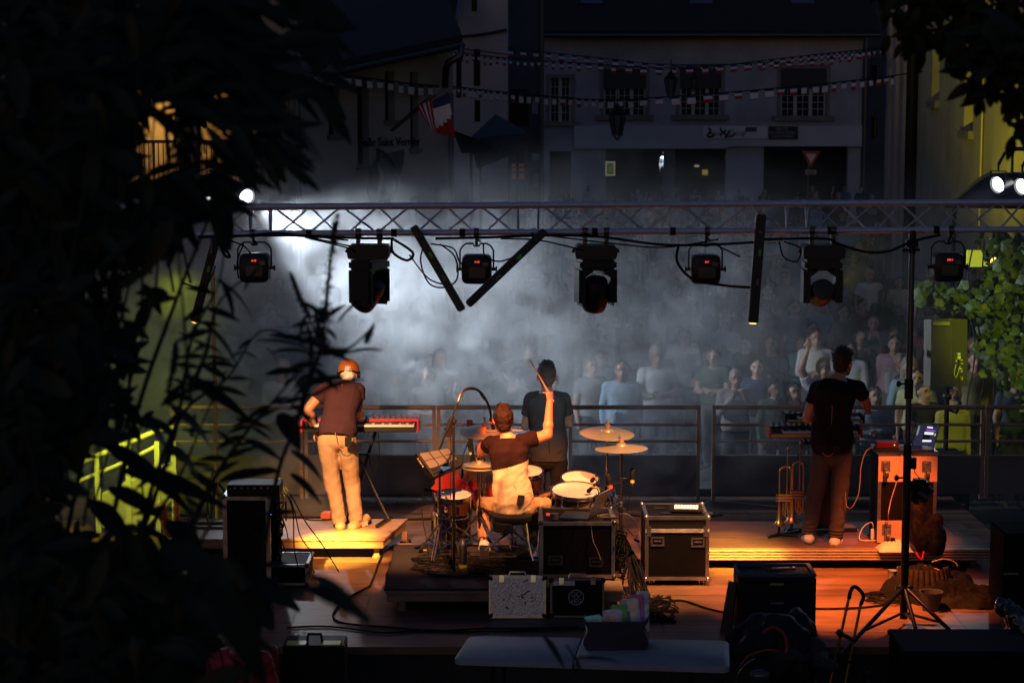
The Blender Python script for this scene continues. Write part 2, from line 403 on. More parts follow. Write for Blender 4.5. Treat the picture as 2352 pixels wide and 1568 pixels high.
# ---------------------------------------------------------------- truss
TRM = mat('truss_alloy', (.50, .57, .72), .4, .35, var=.2, vscale=25)
zt_l = at(500, 474, TY).z; zt_r = at(2352, 463, TY).z; zb_l = at(500, 537, TY).z; zb_r = at(2352, 527, TY).z
def tz(x, top):
    xl_, xr_ = at(500, 474, TY).x, at(2352, 463, TY).x; t = (x - xl_) / (xr_ - xl_)
    return (zt_l + (zt_r - zt_l) * t) if top else (zb_l + (zb_r - zb_l) * t)
TX0, TX1 = at(40, 470, TY).x, at(2460, 460, TY).x
joints = [TX0] + [at(p, 480, TY).x for p in (-400, 598, 1213, 1831, 2440)][1:] 
joints = sorted([TX0, at(598, 480, TY).x, at(1213, 480, TY).x, at(1831, 480, TY).x, TX1])
truss = thing('lighting_truss', 'long horizontal aluminium lighting truss spanning the whole stage', 'truss', (0, TY, 3.0))
def tp(x, k):      # three chords: front top, back top, bottom
    zt_, zb_ = tz(x, 1), tz(x, 0)
    return V((x, TY - .10, zt_)) if k == 0 else V((x, TY + .10, zt_ - .012)) if k == 1 else V((x, TY, zb_))
for k in range(3):
    b = MB(); b.cyl(tp(TX0, k), tp(TX1, k), .0255, n=14)
    for j in joints[1:-1]:
        for e in (-.045, .045): b.cyl(tp(j + e - .014, k), tp(j + e + .014, k), .030, n=14)
    b.build('chord', TRM, truss, 40)
per = at(1176, 480, TY).x - at(1028, 480, TY).x
for s_ in range(4):
    b = MB(); a, c = joints[s_] + .11, joints[s_ + 1] - .11
    n = max(2, round((c - a) / (per / 2))); st_ = (c - a) / n
    for i in range(n):
        xa, xb = a + i * st_, a + (i + 1) * st_; mid = (xa + xb) / 2
        if i % 2 == 0: b.cyl(tp(xa, 0), tp(xb, 2), .0085, n=7); b.cyl(tp(xa + st_ * .15, 2), tp(xb, 1), .0085, n=7)
        else: b.cyl(tp(xa, 2), tp(xb, 0), .0085, n=7); b.cyl(tp(xa, 1), tp(xb - st_ * .15, 2), .0085, n=7)
        if i % 2 == 0: b.cyl(tp(xa, 0), tp(xb, 1), .0085, n=7)
    for e in (a - .03, c + .03):
        b.cyl(tp(e, 0), tp(e, 2), .009, n=7); b.cyl(tp(e, 1), tp(e, 2), .009, n=7); b.cyl(tp(e, 0), tp(e, 1), .009, n=7)
    b.build('web', TRM, truss, 50)
for px in (420, 800 - 90, 1062, 1160 - 255, 1374 - 8, 1545, 1906, 2150):
    x = at(px, 540, TY).x; z = tz(x, 0)
    b = MB(); b.cyl((x - .022, TY, z), (x + .022, TY, z), .033, n=12); b.build('strap', BLACK, truss)

# ---------------------------------------------------------------- smoke
sm = MB(); sm.bx(-6.5, 8.5, 19.75, 35.5, GZ - .4, 4.5)
vm = bpy.data.materials.new('smoke'); vm.use_nodes = True; n = vm.node_tree.nodes; l = vm.node_tree.links; n.clear()
o_ = n.new('ShaderNodeOutputMaterial'); pv = n.new('ShaderNodeVolumePrincipled'); l.new(pv.outputs[0], o_.inputs['Volume'])
pv.inputs['Color'].default_value = (.86, .9, .95, 1); pv.inputs['Anisotropy'].default_value = .0
tc = n.new('ShaderNodeTexCoord'); nz = n.new('ShaderNodeTexNoise'); nz.inputs['Scale'].default_value = 1.7; nz.inputs['Detail'].default_value = 5; nz.inputs['Roughness'].default_value = .58; nz.inputs['Distortion'].default_value = 1.3
l.new(tc.outputs['Object'], nz.inputs[0])
mr = n.new('ShaderNodeMapRange'); mr.inputs['From Min'].default_value = .46; mr.inputs['From Max'].default_value = .61; mr.inputs['To Min'].default_value = .02; mr.inputs['To Max'].default_value = 1.0
l.new(nz.outputs[0], mr.inputs[0])
nb_ = n.new('ShaderNodeTexNoise'); nb_.inputs['Scale'].default_value = .42; nb_.inputs['Detail'].default_value = 2; nb_.inputs['Distortion'].default_value = .8; l.new(tc.outputs['Object'], nb_.inputs[0])
sx = n.new('ShaderNodeSeparateXYZ'); l.new(tc.outputs['Object'], sx.inputs[0])
def rng(src, a, b_, c, d_):
    q = n.new('ShaderNodeMapRange'); q.interpolation_type = 'SMOOTHSTEP'
    for k, v_ in zip(('From Min', 'From Max', 'To Min', 'To Max'), (a, b_, c, d_)): q.inputs[k].default_value = v_
    l.new(src, q.inputs[0]); return q.outputs[0]
def mul(a, b_):
    q = n.new('ShaderNodeMath'); q.operation = 'MULTIPLY'
    for i, v_ in enumerate((a, b_)):
        if isinstance(v_, (int, float)): q.inputs[i].default_value = v_
        else: l.new(v_, q.inputs[i])
    return q.outputs[0]
fx = mul(rng(sx.outputs['X'], .3, 3.9, 1.0, .05), rng(sx.outputs['X'], -5.5, -3.2, .30, 1.0))
fy = rng(sx.outputs['Y'], 22.5, 34, 1.0, .0)
fz = mul(rng(sx.outputs['Z'], 1.4, 3.9, 1.0, .0), rng(sx.outputs['Z'], -.6, .9, .8, 1.0))
dens = mul(mul(mul(fx, fy), mul(fz, mr.outputs[0])), mul(rng(nb_.outputs[0], .40, .60, .16, 1.0), .80))
l.new(dens, pv.inputs['Density'])
smo = sm.build('smoke', vm, kind='stuff')
tag(smo, 'pale drifting stage smoke between the guard rail and the crowd', 'smoke')
# ---------------------------------------------------------------- people
def remesh(mb, voxel, sm=2, fac=.5, disp=None, name='tmp'):
    me = bpy.data.meshes.new(name); me.from_pydata([tuple(v) for v in mb.v], [], mb.f)
    bm = bmesh.new(); bm.from_mesh(me); bmesh.ops.recalc_face_normals(bm, faces=bm.faces); bm.to_mesh(me); bm.free()
    o = bpy.data.objects.new(name, me); COL.objects.link(o)
    m = o.modifiers.new('r', 'REMESH'); m.mode = 'VOXEL'; m.voxel_size = voxel; m.use_smooth_shade = True
    if sm:
        k = o.modifiers.new('s', 'SMOOTH'); k.iterations = sm; k.factor = fac
    dg = bpy.context.evaluated_depsgraph_get(); me2 = bpy.data.meshes.new_from_object(o.evaluated_get(dg))
    bpy.data.objects.remove(o); bpy.data.meshes.remove(me)
    if disp:
        for v in me2.vertices: v.co = v.co + v.normal * disp(v.co)
    for p in me2.polygons: p.use_smooth = True
    return me2
def mobj(name, me, mats, parent, off=None, pick=None):
    me.name = name; me.materials.clear()
    mats = mats if isinstance(mats, (list, tuple)) else [mats]
    for m in mats: me.materials.append(m)
    if pick:
        for p in me.polygons: p.material_index = pick(p.center)
    if off is not None: me.transform(Matrix.Translation(-V(off)))
    o = bpy.data.objects.new(name, me); COL.objects.link(o)
    if parent is not None: o.parent = parent
    return o

WT = [(0, .150, .112), (.12, .168, .120), (.28, .158, .108), (.48, .138, .094), (.66, .152, .108), (.80, .168, .118), (.92, .150, .098), (1.0, .075, .068), (1.06, .055, .055)]
def torso(mb, J, infl=0.0, t0=0.0, t1=1.06, wid=1.0):
    hip, neck = J['hip'], J['neck']; mid = J.get('mid', (hip + neck) / 2)
    def sp(t): return (1 - t) ** 2 * hip + 2 * t * (1 - t) * (2 * mid - (hip + neck) / 2) + t * t * neck
    Lh = (J['hR'] - J['hL']).normalized(); Ls = (J['sR'] - J['sL']).normalized(); rings = []; n = 20
    ts = [t0] + [w[0] for w in WT if t0 < w[0] < t1] + [t1]
    for t in ts:
        for a, b in zip(WT, WT[1:]):
            if a[0] <= t <= b[0] + 1e-6:
                k = (t - a[0]) / (b[0] - a[0]); w = a[1] + (b[1] - a[1]) * k; d = a[2] + (b[2] - a[2]) * k; break
        else:
            w, d = WT[0][1], WT[0][2]
        c = sp(t); tg = (sp(t + .02) - sp(t - .02)).normalized(); L = Lh.lerp(Ls, max(0, min(1, t))); L = (L - tg * L.dot(tg)).normalized(); D = tg.cross(L)
        w = w * wid + infl; d = d + infl
        rings.append([c + L * (abs(math.cos(q)) ** .85 * math.copysign(w, math.cos(q))) + D * (abs(math.sin(q)) ** .85 * math.copysign(d, math.sin(q))) for q in [2 * PI * i / n for i in range(n)]])
    mb.ring_loft(rings)
def hand(mb, w, d, up, side, curl=.5, sc=1.0, grip=False):
    # w wrist, d pointing direction, up = back of the hand normal, side = +1/-1 side where the thumb leaves
    d = V(d).normalized(); up = V(up); up = (up - d * up.dot(d)).normalized(); x = d.cross(up) * side
    rings = []
    for t, hw, hh in ((0, .026, .020), (.03, .034, .020), (.06, .042, .018), (.088, .041, .014)):
        c = w + d * t * sc; rings.append([c + x * math.cos(2 * PI * i / 12) * hw * sc + up * math.sin(2 * PI * i / 12) * hh * sc for i in range(12)])
    mb.ring_loft(rings)
    for k, (off, ln) in enumerate(((.030, .072), (.010, .080), (-.010, .075), (-.029, .060))):
        p = w + (d * .082 + x * off) * sc; a = 0.15; dirv = d.copy(); r = .0088 * sc
        for sgm, fr in enumerate((.45, .32, .23)):
            a = curl * (1.25 if sgm == 0 else 1.45) + k * .05
            dirv = (dirv * math.cos(a) - up * math.sin(a)).normalized() if sgm or curl > .2 else dirv
            upn = (up + dirv * 0); q = p + (dirv + x * (.06 * (1.5 - k))).normalized() * ln * fr * sc
            mb.cap(p, q, r, r * .88, 8); p = q; r *= .9
            up = (up - dirv * up.dot(dirv)).normalized() if abs(up.dot(dirv)) < .95 else up
        up = V(up)
    tb = w + (d * .03 + x * .026) * sc; t1 = tb + (d * .6 + x * .75 - up * .35).normalized() * .036 * sc
    t2 = t1 + (d * .85 + x * (.15 if curl < .4 else -.35) - up * .6).normalized() * .030 * sc
    mb.cap(tb, t1, .0125 * sc, .0105 * sc, 8); mb.cap(t1, t2, .0105 * sc, .009 * sc, 8)
def headparts(mb, c, fwd, up, sc=1.0, face=True):
    fwd = V(fwd).normalized(); up = V(up); up = (up - fwd * up.dot(fwd)).normalized(); x = fwd.cross(up)
    Rm = Matrix((x, fwd, up)).transposed()
    mb.ell(c + up * .018 * sc - fwd * .008 * sc, (.074 * sc, .093 * sc, .095 * sc), Rm)
    mb.ell(c - up * .045 * sc + fwd * .024 * sc, (.056 * sc, .064 * sc, .068 * sc), Rm)
    mb.ell(c - up * .098 * sc + fwd * .062 * sc, (.028 * sc, .022 * sc, .020 * sc), Rm, 8, 6)
    if face:
        mb.cap(c + fwd * .084 * sc + up * .010 * sc, c + fwd * .103 * sc - up * .032 * sc, .009 * sc, .0135 * sc, 8)
        for e in (-1, 1):
            mb.ell(c + x * .030 * e * sc + fwd * .078 * sc + up * .020 * sc, (.020 * sc, .010 * sc, .007 * sc), Rm, 8, 5)
        mb.ell(c + fwd * .082 * sc - up * .066 * sc, (.024 * sc, .009 * sc, .008 * sc), Rm, 8, 5)
    for e in (-1, 1):
        mb.ell(c + x * .079 * e * sc - fwd * .008 * sc - up * .012 * sc, (.010 * sc, .018 * sc, .032 * sc), Rm, 8, 6)
    return Rm, x, up, fwd
def shoe_mb(mb, an, toe, h=.0):
    d = (toe - an); d.z = 0 if abs(d.z) < .02 else d.z; dn = d.normalized(); 
    mb.cap(an + V((0, 0, -.035)) - dn * .045, toe + V((0, 0, .0)), .043, .036, 12)
    mb.cap(an + V((0, 0, -.02)) - dn * .03, an + V((0, 0, .02)), .042, .040, 12)
def sole_flat(me, z0):
    for v in me.vertices:
        if v.co.z < z0: v.co.z = z0

def figure(label, J, fwd, hfwd, hup=(0, 0, 1), vox=.008, cvox=.011, skin=(.48, .25, .17), shirt_m=None, trou_m=None, shoe_m=None, hair_m=None,
           sleeve=.55, hem=.02, handL=None, handR=None, group=None, cat='person', hair='short', trou_r=1.0, shirt_pick=None, wrinkle=.006, wid=1.0, headsc=1.0, long_sleeve=False, armr=1.1, face=True, barez=.0):
    J = {k: V(v) for k, v in J.items()}
    fwd = V(fwd).normalized(); b = MB(); base = V(((J['aL'].x + J['aR'].x) / 2, (J['aL'].y + J['aR'].y) / 2, min(J['aL'].z, J['aR'].z) - .085))
    Rm, hx, hu, hf = headparts(b, J['head'], hfwd, hup, headsc, face)
    torso(b, J, wid=wid)
    b.cap(J['neck'] - V((0, 0, .03)), J['head'] - hu * .05 - hf * .012, .056, .054)
    for s_ in 'LR':
        b.cap(J['neck'].lerp(J['s' + s_], .35) - V((0, 0, .012)), J['s' + s_], .052, .054)
        b.cap(J['s' + s_], J['e' + s_], .050 * armr, .040 * armr); b.cap(J['e' + s_], J['w' + s_], .041 * armr, .026 * armr)
        m = J['e' + s_].lerp(J['w' + s_], .28); b.ell(m, (.042 * armr, .042 * armr, .048 * armr))
        b.cap(J['h' + s_], J['k' + s_], .085, .056); b.cap(J['k' + s_], J['a' + s_], .055, .037)
        m = J['k' + s_].lerp(J['a' + s_], .3); b.ell(m - fwd * .012, (.052, .055, .09))
        shoe_mb(b, J['a' + s_], J['t' + s_])
        hd = (handL if s_ == 'L' else handR) or {}
        d = hd.get('d', (J['w' + s_] - J['e' + s_]).normalized()); up = hd.get('up', (fwd if s_ else fwd))
        hand(b, J['w' + s_], d, up, hd.get('side', 1 if s_ == 'R' else -1), hd.get('curl', .45))
    me = remesh(b, vox, 2, .45)
    dark = mat('eye_dark', (.02, .012, .01), .3); lip = mat('lip', (.30, .10, .08), .5)
    hc = J['head']
    def pick(c):
        q = c - hc; f = q.dot(hf); u = q.dot(hu); x = abs(q.dot(hx)); k = headsc
        if f > .062 * k and .006 * k < u < .021 * k and .018 * k < x < .043 * k: return 1
        if f > .062 * k and .030 * k < u < .040 * k and .014 * k < x < .048 * k: return 1
        if f > .07 * k and -.074 * k < u < -.060 * k and x < .024 * k: return 2
        return 0
    sk = bpy.data.materials.get('skin')
    body = mobj('person', me, [sk, dark, lip], None, base, pick if face else None); body.color = (*skin, 1); body.location = base
    tag(body, label, cat, group)
    # shirt
    b = MB(); torso(b, J, .022, hem, .985, wid)
    for s_ in 'LR':
        b.cap(J['neck'].lerp(J['s' + s_], .42) - V((0, 0, .014)), J['s' + s_], .060, .066)
        e = J['s' + s_].lerp(J['e' + s_], 1 if long_sleeve else sleeve); dd = (J['e' + s_] - J['s' + s_]).normalized()
        b.cyl(J['s' + s_] - dd * .01, e, .068 * max(1, armr * .92), (.066 * max(1, armr * .94)) if not long_sleeve else .055, 16)
        if long_sleeve: b.cap(J['e' + s_], J['w' + s_].lerp(J['e' + s_], .06), .052, .036)
    L = (J['hR'] - J['hL']).normalized()
    def dz(c):
        n1 = mnoise.noise(V((c.x * 5 + c.z * 3, c.y * 4, c.z * 11))); n2 = mnoise.noise(V((c.x * 12 + 5, c.y * 9, c.z * 20 - c.x * 14)))
        return wrinkle * (n1 * 1.1 + n2 * .5)
    me = remesh(b, cvox, 1, .4, dz)
    mobj('shirt', me, shirt_m, body, base, shirt_pick)
    # trousers
    b = MB()
    WTs = J['hip'] + (J['neck'] - J['hip']) * .02
    torso(b, J, .008, -.02 if 'sit' in J else 0.0, .10, wid)
    b.ell(J['hip'] - V((0, 0, .045)), (.160 * wid, .118, .105), Matrix((L, V((0, 0, 1)).cross(L), V((0, 0, 1)))).transposed())
    for s_ in 'LR':
        kr = .070 * trou_r; ar = .056 * trou_r
        b.cap(J['h' + s_], J['k' + s_], .098, kr); b.cap(J['k' + s_], J['k' + s_].lerp(J['a' + s_], .5), kr, (kr + ar) / 2)
        e = J['k' + s_].lerp(J['a' + s_], 1 - barez); b.cyl(J['k' + s_].lerp(J['a' + s_], .45), e, (kr + ar) / 2 + .002, ar, 14)
    zk = (J['kL'].z + J['kR'].z) / 2; za = J['aL'].z
    def dt(c):
        n1 = mnoise.noise(V((c.x * 8 + c.z * 5, c.y * 7, c.z * 7))); n2 = mnoise.noise(V((c.x * 11 + c.z * 9, c.y * 9, c.z * 17 - c.x * 12)))
        w = 1 + 2.2 * math.exp(-((c.z - za - .05) / .10) ** 2) + .8 * math.exp(-((c.z - zk) / .09) ** 2)
        return wrinkle * .8 * (n1 * 1.2 + n2 * .55 * w)
    me = remesh(b, cvox, 1, .4, dt); mobj('trousers', me, trou_m, body, base)
    # shoes
    for s_ in 'LR':
        if shoe_m is None: break
        b = MB(); an, to = J['a' + s_], J['t' + s_]; dn = (to - an).normalized()
        b.cap(an + V((0, 0, -.042)) - dn * .05, to, .052, .045, 14); b.cap(an + V((0, 0, -.03)) - dn * .03, an + V((0, 0, .018)), .050, .049, 14)
        me = remesh(b, .008, 2, .4)
        z0 = min(an.z, to.z) - .08
        mobj('shoe', me, shoe_m, body, base)
    # hair
    if hair:
        b = MB(); k = headsc
        b.ell(hc + hu * .030 * k - hf * .020 * k, (.081 * k, .092 * k, .092 * k), Rm, 18, 12)
        if hair in ('short', 'tuft'): b.ell(hc - hu * .030 * k - hf * .050 * k, (.062 * k, .055 * k, .06 * k), Rm)
        if hair == 'long':
            b.ell(hc - hu * .06 * k - hf * .045 * k, (.085 * k, .062 * k, .13 * k), Rm); b.ell(hc - hu * .15 * k - hf * .05 * k, (.09 * k, .05 * k, .10 * k), Rm)
        rr = random.Random(3)
        if hair in ('tuft',):
            for i in range(130):
                u_, v_ = rr.uniform(-1, 1), rr.uniform(-1, 1)
                p = hc + hx * u_ * .06 + hf * (v_ * .07 - .01) + hu * (.105 - .045 * (u_ * u_ + v_ * v_)) * k
                b.cap(p - hu * .02, p + (hu * .042 + hx * rr.uniform(-.03, .03) + hf * rr.uniform(-.03, .03)), .011, .007, 6)
        me = remesh(b, .0085 if vox < .012 else .016, 1, .4, lambda c: .008 * mnoise.noise(c * 38) + .006 * mnoise.noise(c * 90))
        # clear the face side
        bm = bmesh.new(); bm.from_mesh(me)
        kill = [v for v in bm.verts if (v.co - hc).dot(hf) > .012 * k + max(0, (v.co - hc).dot(hu) - .03 * k) * 1.2 and (v.co - hc).dot(hu) < .085 * k]
        bmesh.ops.delete(bm, geom=kill, context='VERTS'); bm.to_mesh(me); bm.free()
        mobj('hair', me, hair_m, body, base)
    return body

def cloth(name, col, **k): return mat(name, col, .9, spec=.1, bump=.25, bscale=140, var=.12, vscale=5, **k)
def Q(Y0):
    return lambda px, py, dy=0.0: at(px, py, Y0 + dy)

# --- keyboard player
q = Q(18.62)
J = dict(head=q(801, 858, .50), neck=q(791, 886, .40), sL=q(747, 893, .34), sR=q(822, 893, .34), eL=q(708, 938, .30), eR=q(822, 941, .30), wL=q(722, 988, .42), wR=q(829, 978, .55),
         hip=q(774, 1000, 0), mid=q(782, 945, .16), hL=q(751, 1014, 0), hR=q(797, 1014, 0), kL=q(764, 1112, .04), kR=q(809, 1110, .10), aL=q(781, 1201, -.02), aR=q(818, 1197, .02), tL=q(779, 1212, .14), tR=q(841, 1190, .14))
HAIRB = HAIR
kp = figure('person in orange cap, plum tee and tan trousers bending over the red keyboard', J, (0, 1, 0), (.05, .86, -.5), (0, .5, .86),
       hem=-.05, wrinkle=.010, shirt_m=cloth('plum_cotton', (.050, .022, .032)), trou_m=cloth('tan_cotton', (.42, .27, .17)), shoe_m=mat('tan_suede', (.36, .23, .13), .8), hair_m=HAIR, hair='short', sleeve=.52,
       handL=dict(d=V((.35, .55, -.6)), up=V((-.8, .1, .3)), curl=.35), handR=dict(d=V((.5, .6, -.4)), up=V((.1, -.2, 1)), curl=.5), trou_r=1.10, skin=(.52, .25, .16), headsc=1.08, armr=1.18)
hc = V(J['head']); hf = V((.05, .86, -.5)).normalized(); hu = V((0, .5, .86)).normalized(); hx = hf.cross(hu); Rm = Matrix((hx, hf, hu)).transposed()
b = MB(); b.ell(hc + hu * .036 - hf * .010, (.104, .122, .108), Rm, 22, 14); me = remesh(b, .009, 1)
bm = bmesh.new(); bm.from_mesh(me)
bmesh.ops.delete(bm, geom=[v for v in bm.verts if (v.co - hc).dot(hu) < -.008 or ((v.co - hc).dot(hf) < -.075 and (v.co - hc).dot(hu) < .024 and abs((v.co - hc).dot(hx)) < .026)], context='VERTS'); bm.to_mesh(me); bm.free()
CAPM = mat('orange_cap', (.62, .17, .03), .8, var=.15, vscale=6, bump=.2)
cp = mobj('cap', me, CAPM, kp, kp.location); cp.modifiers.new('t', 'SOLIDIFY').thickness = .006
b = MB(); b.tube([hc + hx * (.102 * math.cos(a)) + hu * (.0 + .0 * math.sin(a)) - hf * (.100 * math.sin(a)) + hu * -.012 for a in [PI * i / 14 for i in range(15)]], .010, 8)
for e in (-1, 1): b.cyl(hc + hx * .082 * e - hu * .012, hc + hx * .112 * e - hu * .012, .034, n=16)
b.build('headphones', BLACK, kp, 60)
b = MB(); b.box(hc - hf * .100 + hu * .045, (.060, .012, .030), Rm); b.build('cap_strap', mat('green_patch', (.03, .16, .10), .7), kp)
WIRE = mat('in_ear_wire', (.45, .17, .08), .5)
pk = q(800, 1014, -.16)
b = MB(); b.tube(smooth_path([q(786, 880, .24), q(783, 905, .17), q(772, 935, .10), q(770, 972, -.02), q(771, 1000, -.145), q(780, 1028, -.16), q(795, 1030, -.165), q(801, 1018, -.165)], 5), .0035, 6); b.build('earphone_wire', WIRE, kp)
b = MB(); b.box(pk, (.065, .028, .095), None, .006); b.cyl(pk + V((.015, 0, .045)), pk + V((.02, .0, .09)), .003, n=6); b.build('belt_pack', BLACK, kp)
STRM = mat('cream_stripe', (.7, .6, .45), .7)
for s_ in ('L', 'R'):
    an, to = V(J['a' + s_]), V(J['t' + s_]); d = (to - an).normalized()
    for k in range(3):
        b = MB(); b.box(an.lerp(to, .3 + .2 * k) + V((0, 0, -.03)), (.104, .010, .045), Euler((0, 0, math.atan2(d.y, d.x) - PI / 2)).to_matrix()); b.build('shoe_stripe', STRM, kp)

# --- singer
q = Q(19.05)
J = dict(head=q(1256, 864, .03), neck=q(1254, 902, .0), sL=q(1219, 914, .02), sR=q(1294, 916, .02), eL=q(1207, 978, .06), eR=q(1306, 972, .08), wL=q(1222, 966, .32), wR=q(1290, 966, .34),
         hip=q(1259, 1047, 0), mid=q(1257, 972, -.02), hL=q(1236, 1062, 0), hR=q(1282, 1062, 0), kL=q(1232, 1150, .0), kR=q(1284, 1150, .02), aL=q(1230, 1227, -.02), aR=q(1288, 1227, .04), tL=q(1222, 1234, .16), tR=q(1296, 1232, .20))
sg = figure('person in slate tee and black jeans standing beyond the drummer at the stage front', J, (0, 1, 0), (0, 1, -.12), (0, 0, 1),
       shirt_m=cloth('slate_cotton', (.080, .088, .090)), trou_m=cloth('black_denim', (.02, .02, .024)), shoe_m=BLACK, hair_m=HAIR, hair='tuft', sleeve=.62, hem=-.04, headsc=1.14, wrinkle=.009,
       handL=dict(d=V((.4, .6, .2)), up=V((-.5, -.5, .2)), curl=.8), handR=dict(d=V((-.4, .6, .2)), up=V((.5, -.5, .2)), curl=.8), skin=(.55, .34, .25), wid=1.06)
for ch in sg.children:
    if ch.name.startswith('hair'): ch.color = (.18, .16, .15, 1)
b = MB(); b.tube(smooth_path([q(1250, 893, -.07), q(1252, 930, -.145), q(1258, 980, -.15), q(1262, 1040, -.16)], 4), .003, 6); b.build('earphone_wire', BLACK, sg)

# --- synth player
q = Q(18.10)
J = dict(head=q(1937, 832, .03), neck=q(1923, 870, 0), sL=q(1878, 889, .02), sR=q(1972, 889, .06), eL=q(1853, 960, .06), eR=q(1990, 925, .28), wL=q(1888, 962, .32), wR=q(1994, 944, .52),
         hip=q(1911, 1030, 0), mid=q(1912, 950, -.03), hL=q(1888, 1048, 0), hR=q(1934, 1048, 0), kL=q(1872, 1138, .02), kR=q(1928, 1142, .03), aL=q(1857, 1229, -.03), aR=q(1919, 1237, -.06), tL=q(1850, 1238, .14), tR=q(1929, 1246, .10))
sy = figure('person in black tee and rolled dark jeans playing the two stacked synthesizers at right', J, (.05, 1, 0), (.62, .78, -.05), (0, 0, 1),
       shirt_m=cloth('black_cotton', (.012, .011, .012)), trou_m=cloth('charcoal_denim', (.070, .060, .062)), shoe_m=SHOE, hair_m=HAIR, hair='tuft', sleeve=.50, hem=-.02, headsc=1.10, wrinkle=.009,
       handL=dict(d=V((.5, .6, -.1)), up=V((0, 0, 1)), curl=.4), handR=dict(d=V((.1, .8, -.3)), up=V((0, 0, 1)), curl=.4), trou_r=1.12, skin=(.50, .24, .15), wid=1.08)
for ch in sy.children:
    if ch.name.startswith('hair'): ch.color = (.060, .034, .02, 1)
b = MB(); b.tube(smooth_path([q(1920, 872, -.07), q(1912, 905, -.14), q(1911, 950, -.15), q(1906, 990, -.14), q(1888, 1020, -.10), q(1890, 1040, -.12), q(1905, 1047, -.135), q(1916, 1036, -.15)], 5), .003, 6); b.build('earphone_wire', WIRE, sy)
b = MB(); b.box(q(1921, 1033, -.16), (.06, .028, .085), None, .006); b.cyl(q(1921, 1022, -.16), q(1926, 1018, -.16), .006, n=6); b.build('belt_pack', BLACK, sy)
for s_ in 'LR':
    an = V(J['a' + s_]); b = MB()
    for k in range(3): b.lathe([(.060, -.014), (.070, -.005), (.070, .006), (.058, .014)], an + V((.004 * k, 0, .03 + .028 * k)), (0.03, .02, 1), 18)
    b.build('trouser_cuff', MATS['charcoal_denim'], sy, 60)

# --- drummer (seated)
q = Q(17.55)
J = dict(head=q(1155, 965, .04), neck=q(1168, 1006, 0), sL=q(1128, 1018, .06), sR=q(1212, 1012, -.02), eL=q(1106, 1040, .24), eR=q(1258, 998, .06), wL=q(1110, 1002, .40), wR=q(1263, 922, .10),
         hip=q(1180, 1158, 0), mid=q(1172, 1085, -.05), hL=q(1156, 1166, .02), hR=q(1206, 1166, .02), kL=q(1112, 1158, .36), kR=q(1254, 1158, .36), aL=q(1112, 1254, .14), aR=q(1262, 1262, .42), tL=q(1104, 1266, .28), tR=q(1258, 1270, .6), sit=(0, 0, 0))
nd = V(J['neck']) - V(J['hip'])
bx0, bx1 = q(1127, 1078, 0), q(1209, 1053, 0)
def two_tone(c):
    c = c
    t = (c.x - bx0.x) / (bx1.x - bx0.x); zz = bx0.z + (bx1.z - bx0.z) * t
    return 0 if c.z > zz else 1
dr = figure('drummer in a two tone tee, right arm raised high with a drumstick', J, (-.1, 1, 0), (-.2, 1, .0), (0.0, -.1, 1),
       shirt_m=[cloth('dark_brown_cotton', (.016, .007, .008)), cloth('cream_cotton', (.62, .45, .30))], trou_m=cloth('beige_chino', (.40, .23, .13)), shoe_m=SHOE, hair_m=HAIR, hair='tuft', cvox=.0075, sleeve=.40, hem=-.05, headsc=1.12, wrinkle=.011, wid=.97, shirt_pick=two_tone,
       handL=dict(d=V((-.05, .25, .85)), up=V((-.3, -1, .2)), curl=1.1), handR=dict(d=V((-.05, .15, 1)), up=V((.6, -.8, .1)), curl=1.1), skin=(.60, .24, .14), armr=1.18, trou_r=1.02, barez=.17)
for ch in dr.children:
    if ch.name.startswith('hair'): ch.color = (.022, .010, .008, 1)
b = MB(); b.box(q(1196, 1148, -.16), (.062, .03, .095), (0, .15, 0), .006); b.cyl(q(1192, 1138, -.16), q(1180, 1112, -.17), .002, n=5); b.build('belt_pack', BLACK, dr)
b = MB(); b.tube(smooth_path([q(1200, 1140, -.165), q(1215, 1130, -.12), q(1222, 1145, -.10), q(1205, 1165, -.14)], 5), .003, 6); b.build('earphone_wire', WIRE, dr)
STICK = mat('drumstick_wood', (.78, .42, .18), .5, var=.2, vscale=20)
wr = V(J['wR']); hp = q(1262, 903, .10)
b = MB(); tipp = q(1216, 824, .04); bt = q(1272, 922, .11); b.cyl(bt, tipp.lerp(bt, .12), .0075, .0055, 8); b.cap(tipp.lerp(bt, .12), tipp, .0055, .004, 8)
tag(b.build('drumstick', STICK, None, 60), 'drumstick held upright in the raised right fist of the drummer', 'drumstick')
b = MB(); a_ = q(1105, 990, .40); c_ = q(1199, 988, .48); b.cyl(a_, a_.lerp(c_, .93), .0075, .005, 8); b.cap(a_.lerp(c_, .93), c_, .005, .004, 8)
tag(b.build('drumstick', STICK, None, 60), 'drumstick held level in the left fist, passing behind the head of the drummer', 'drumstick')
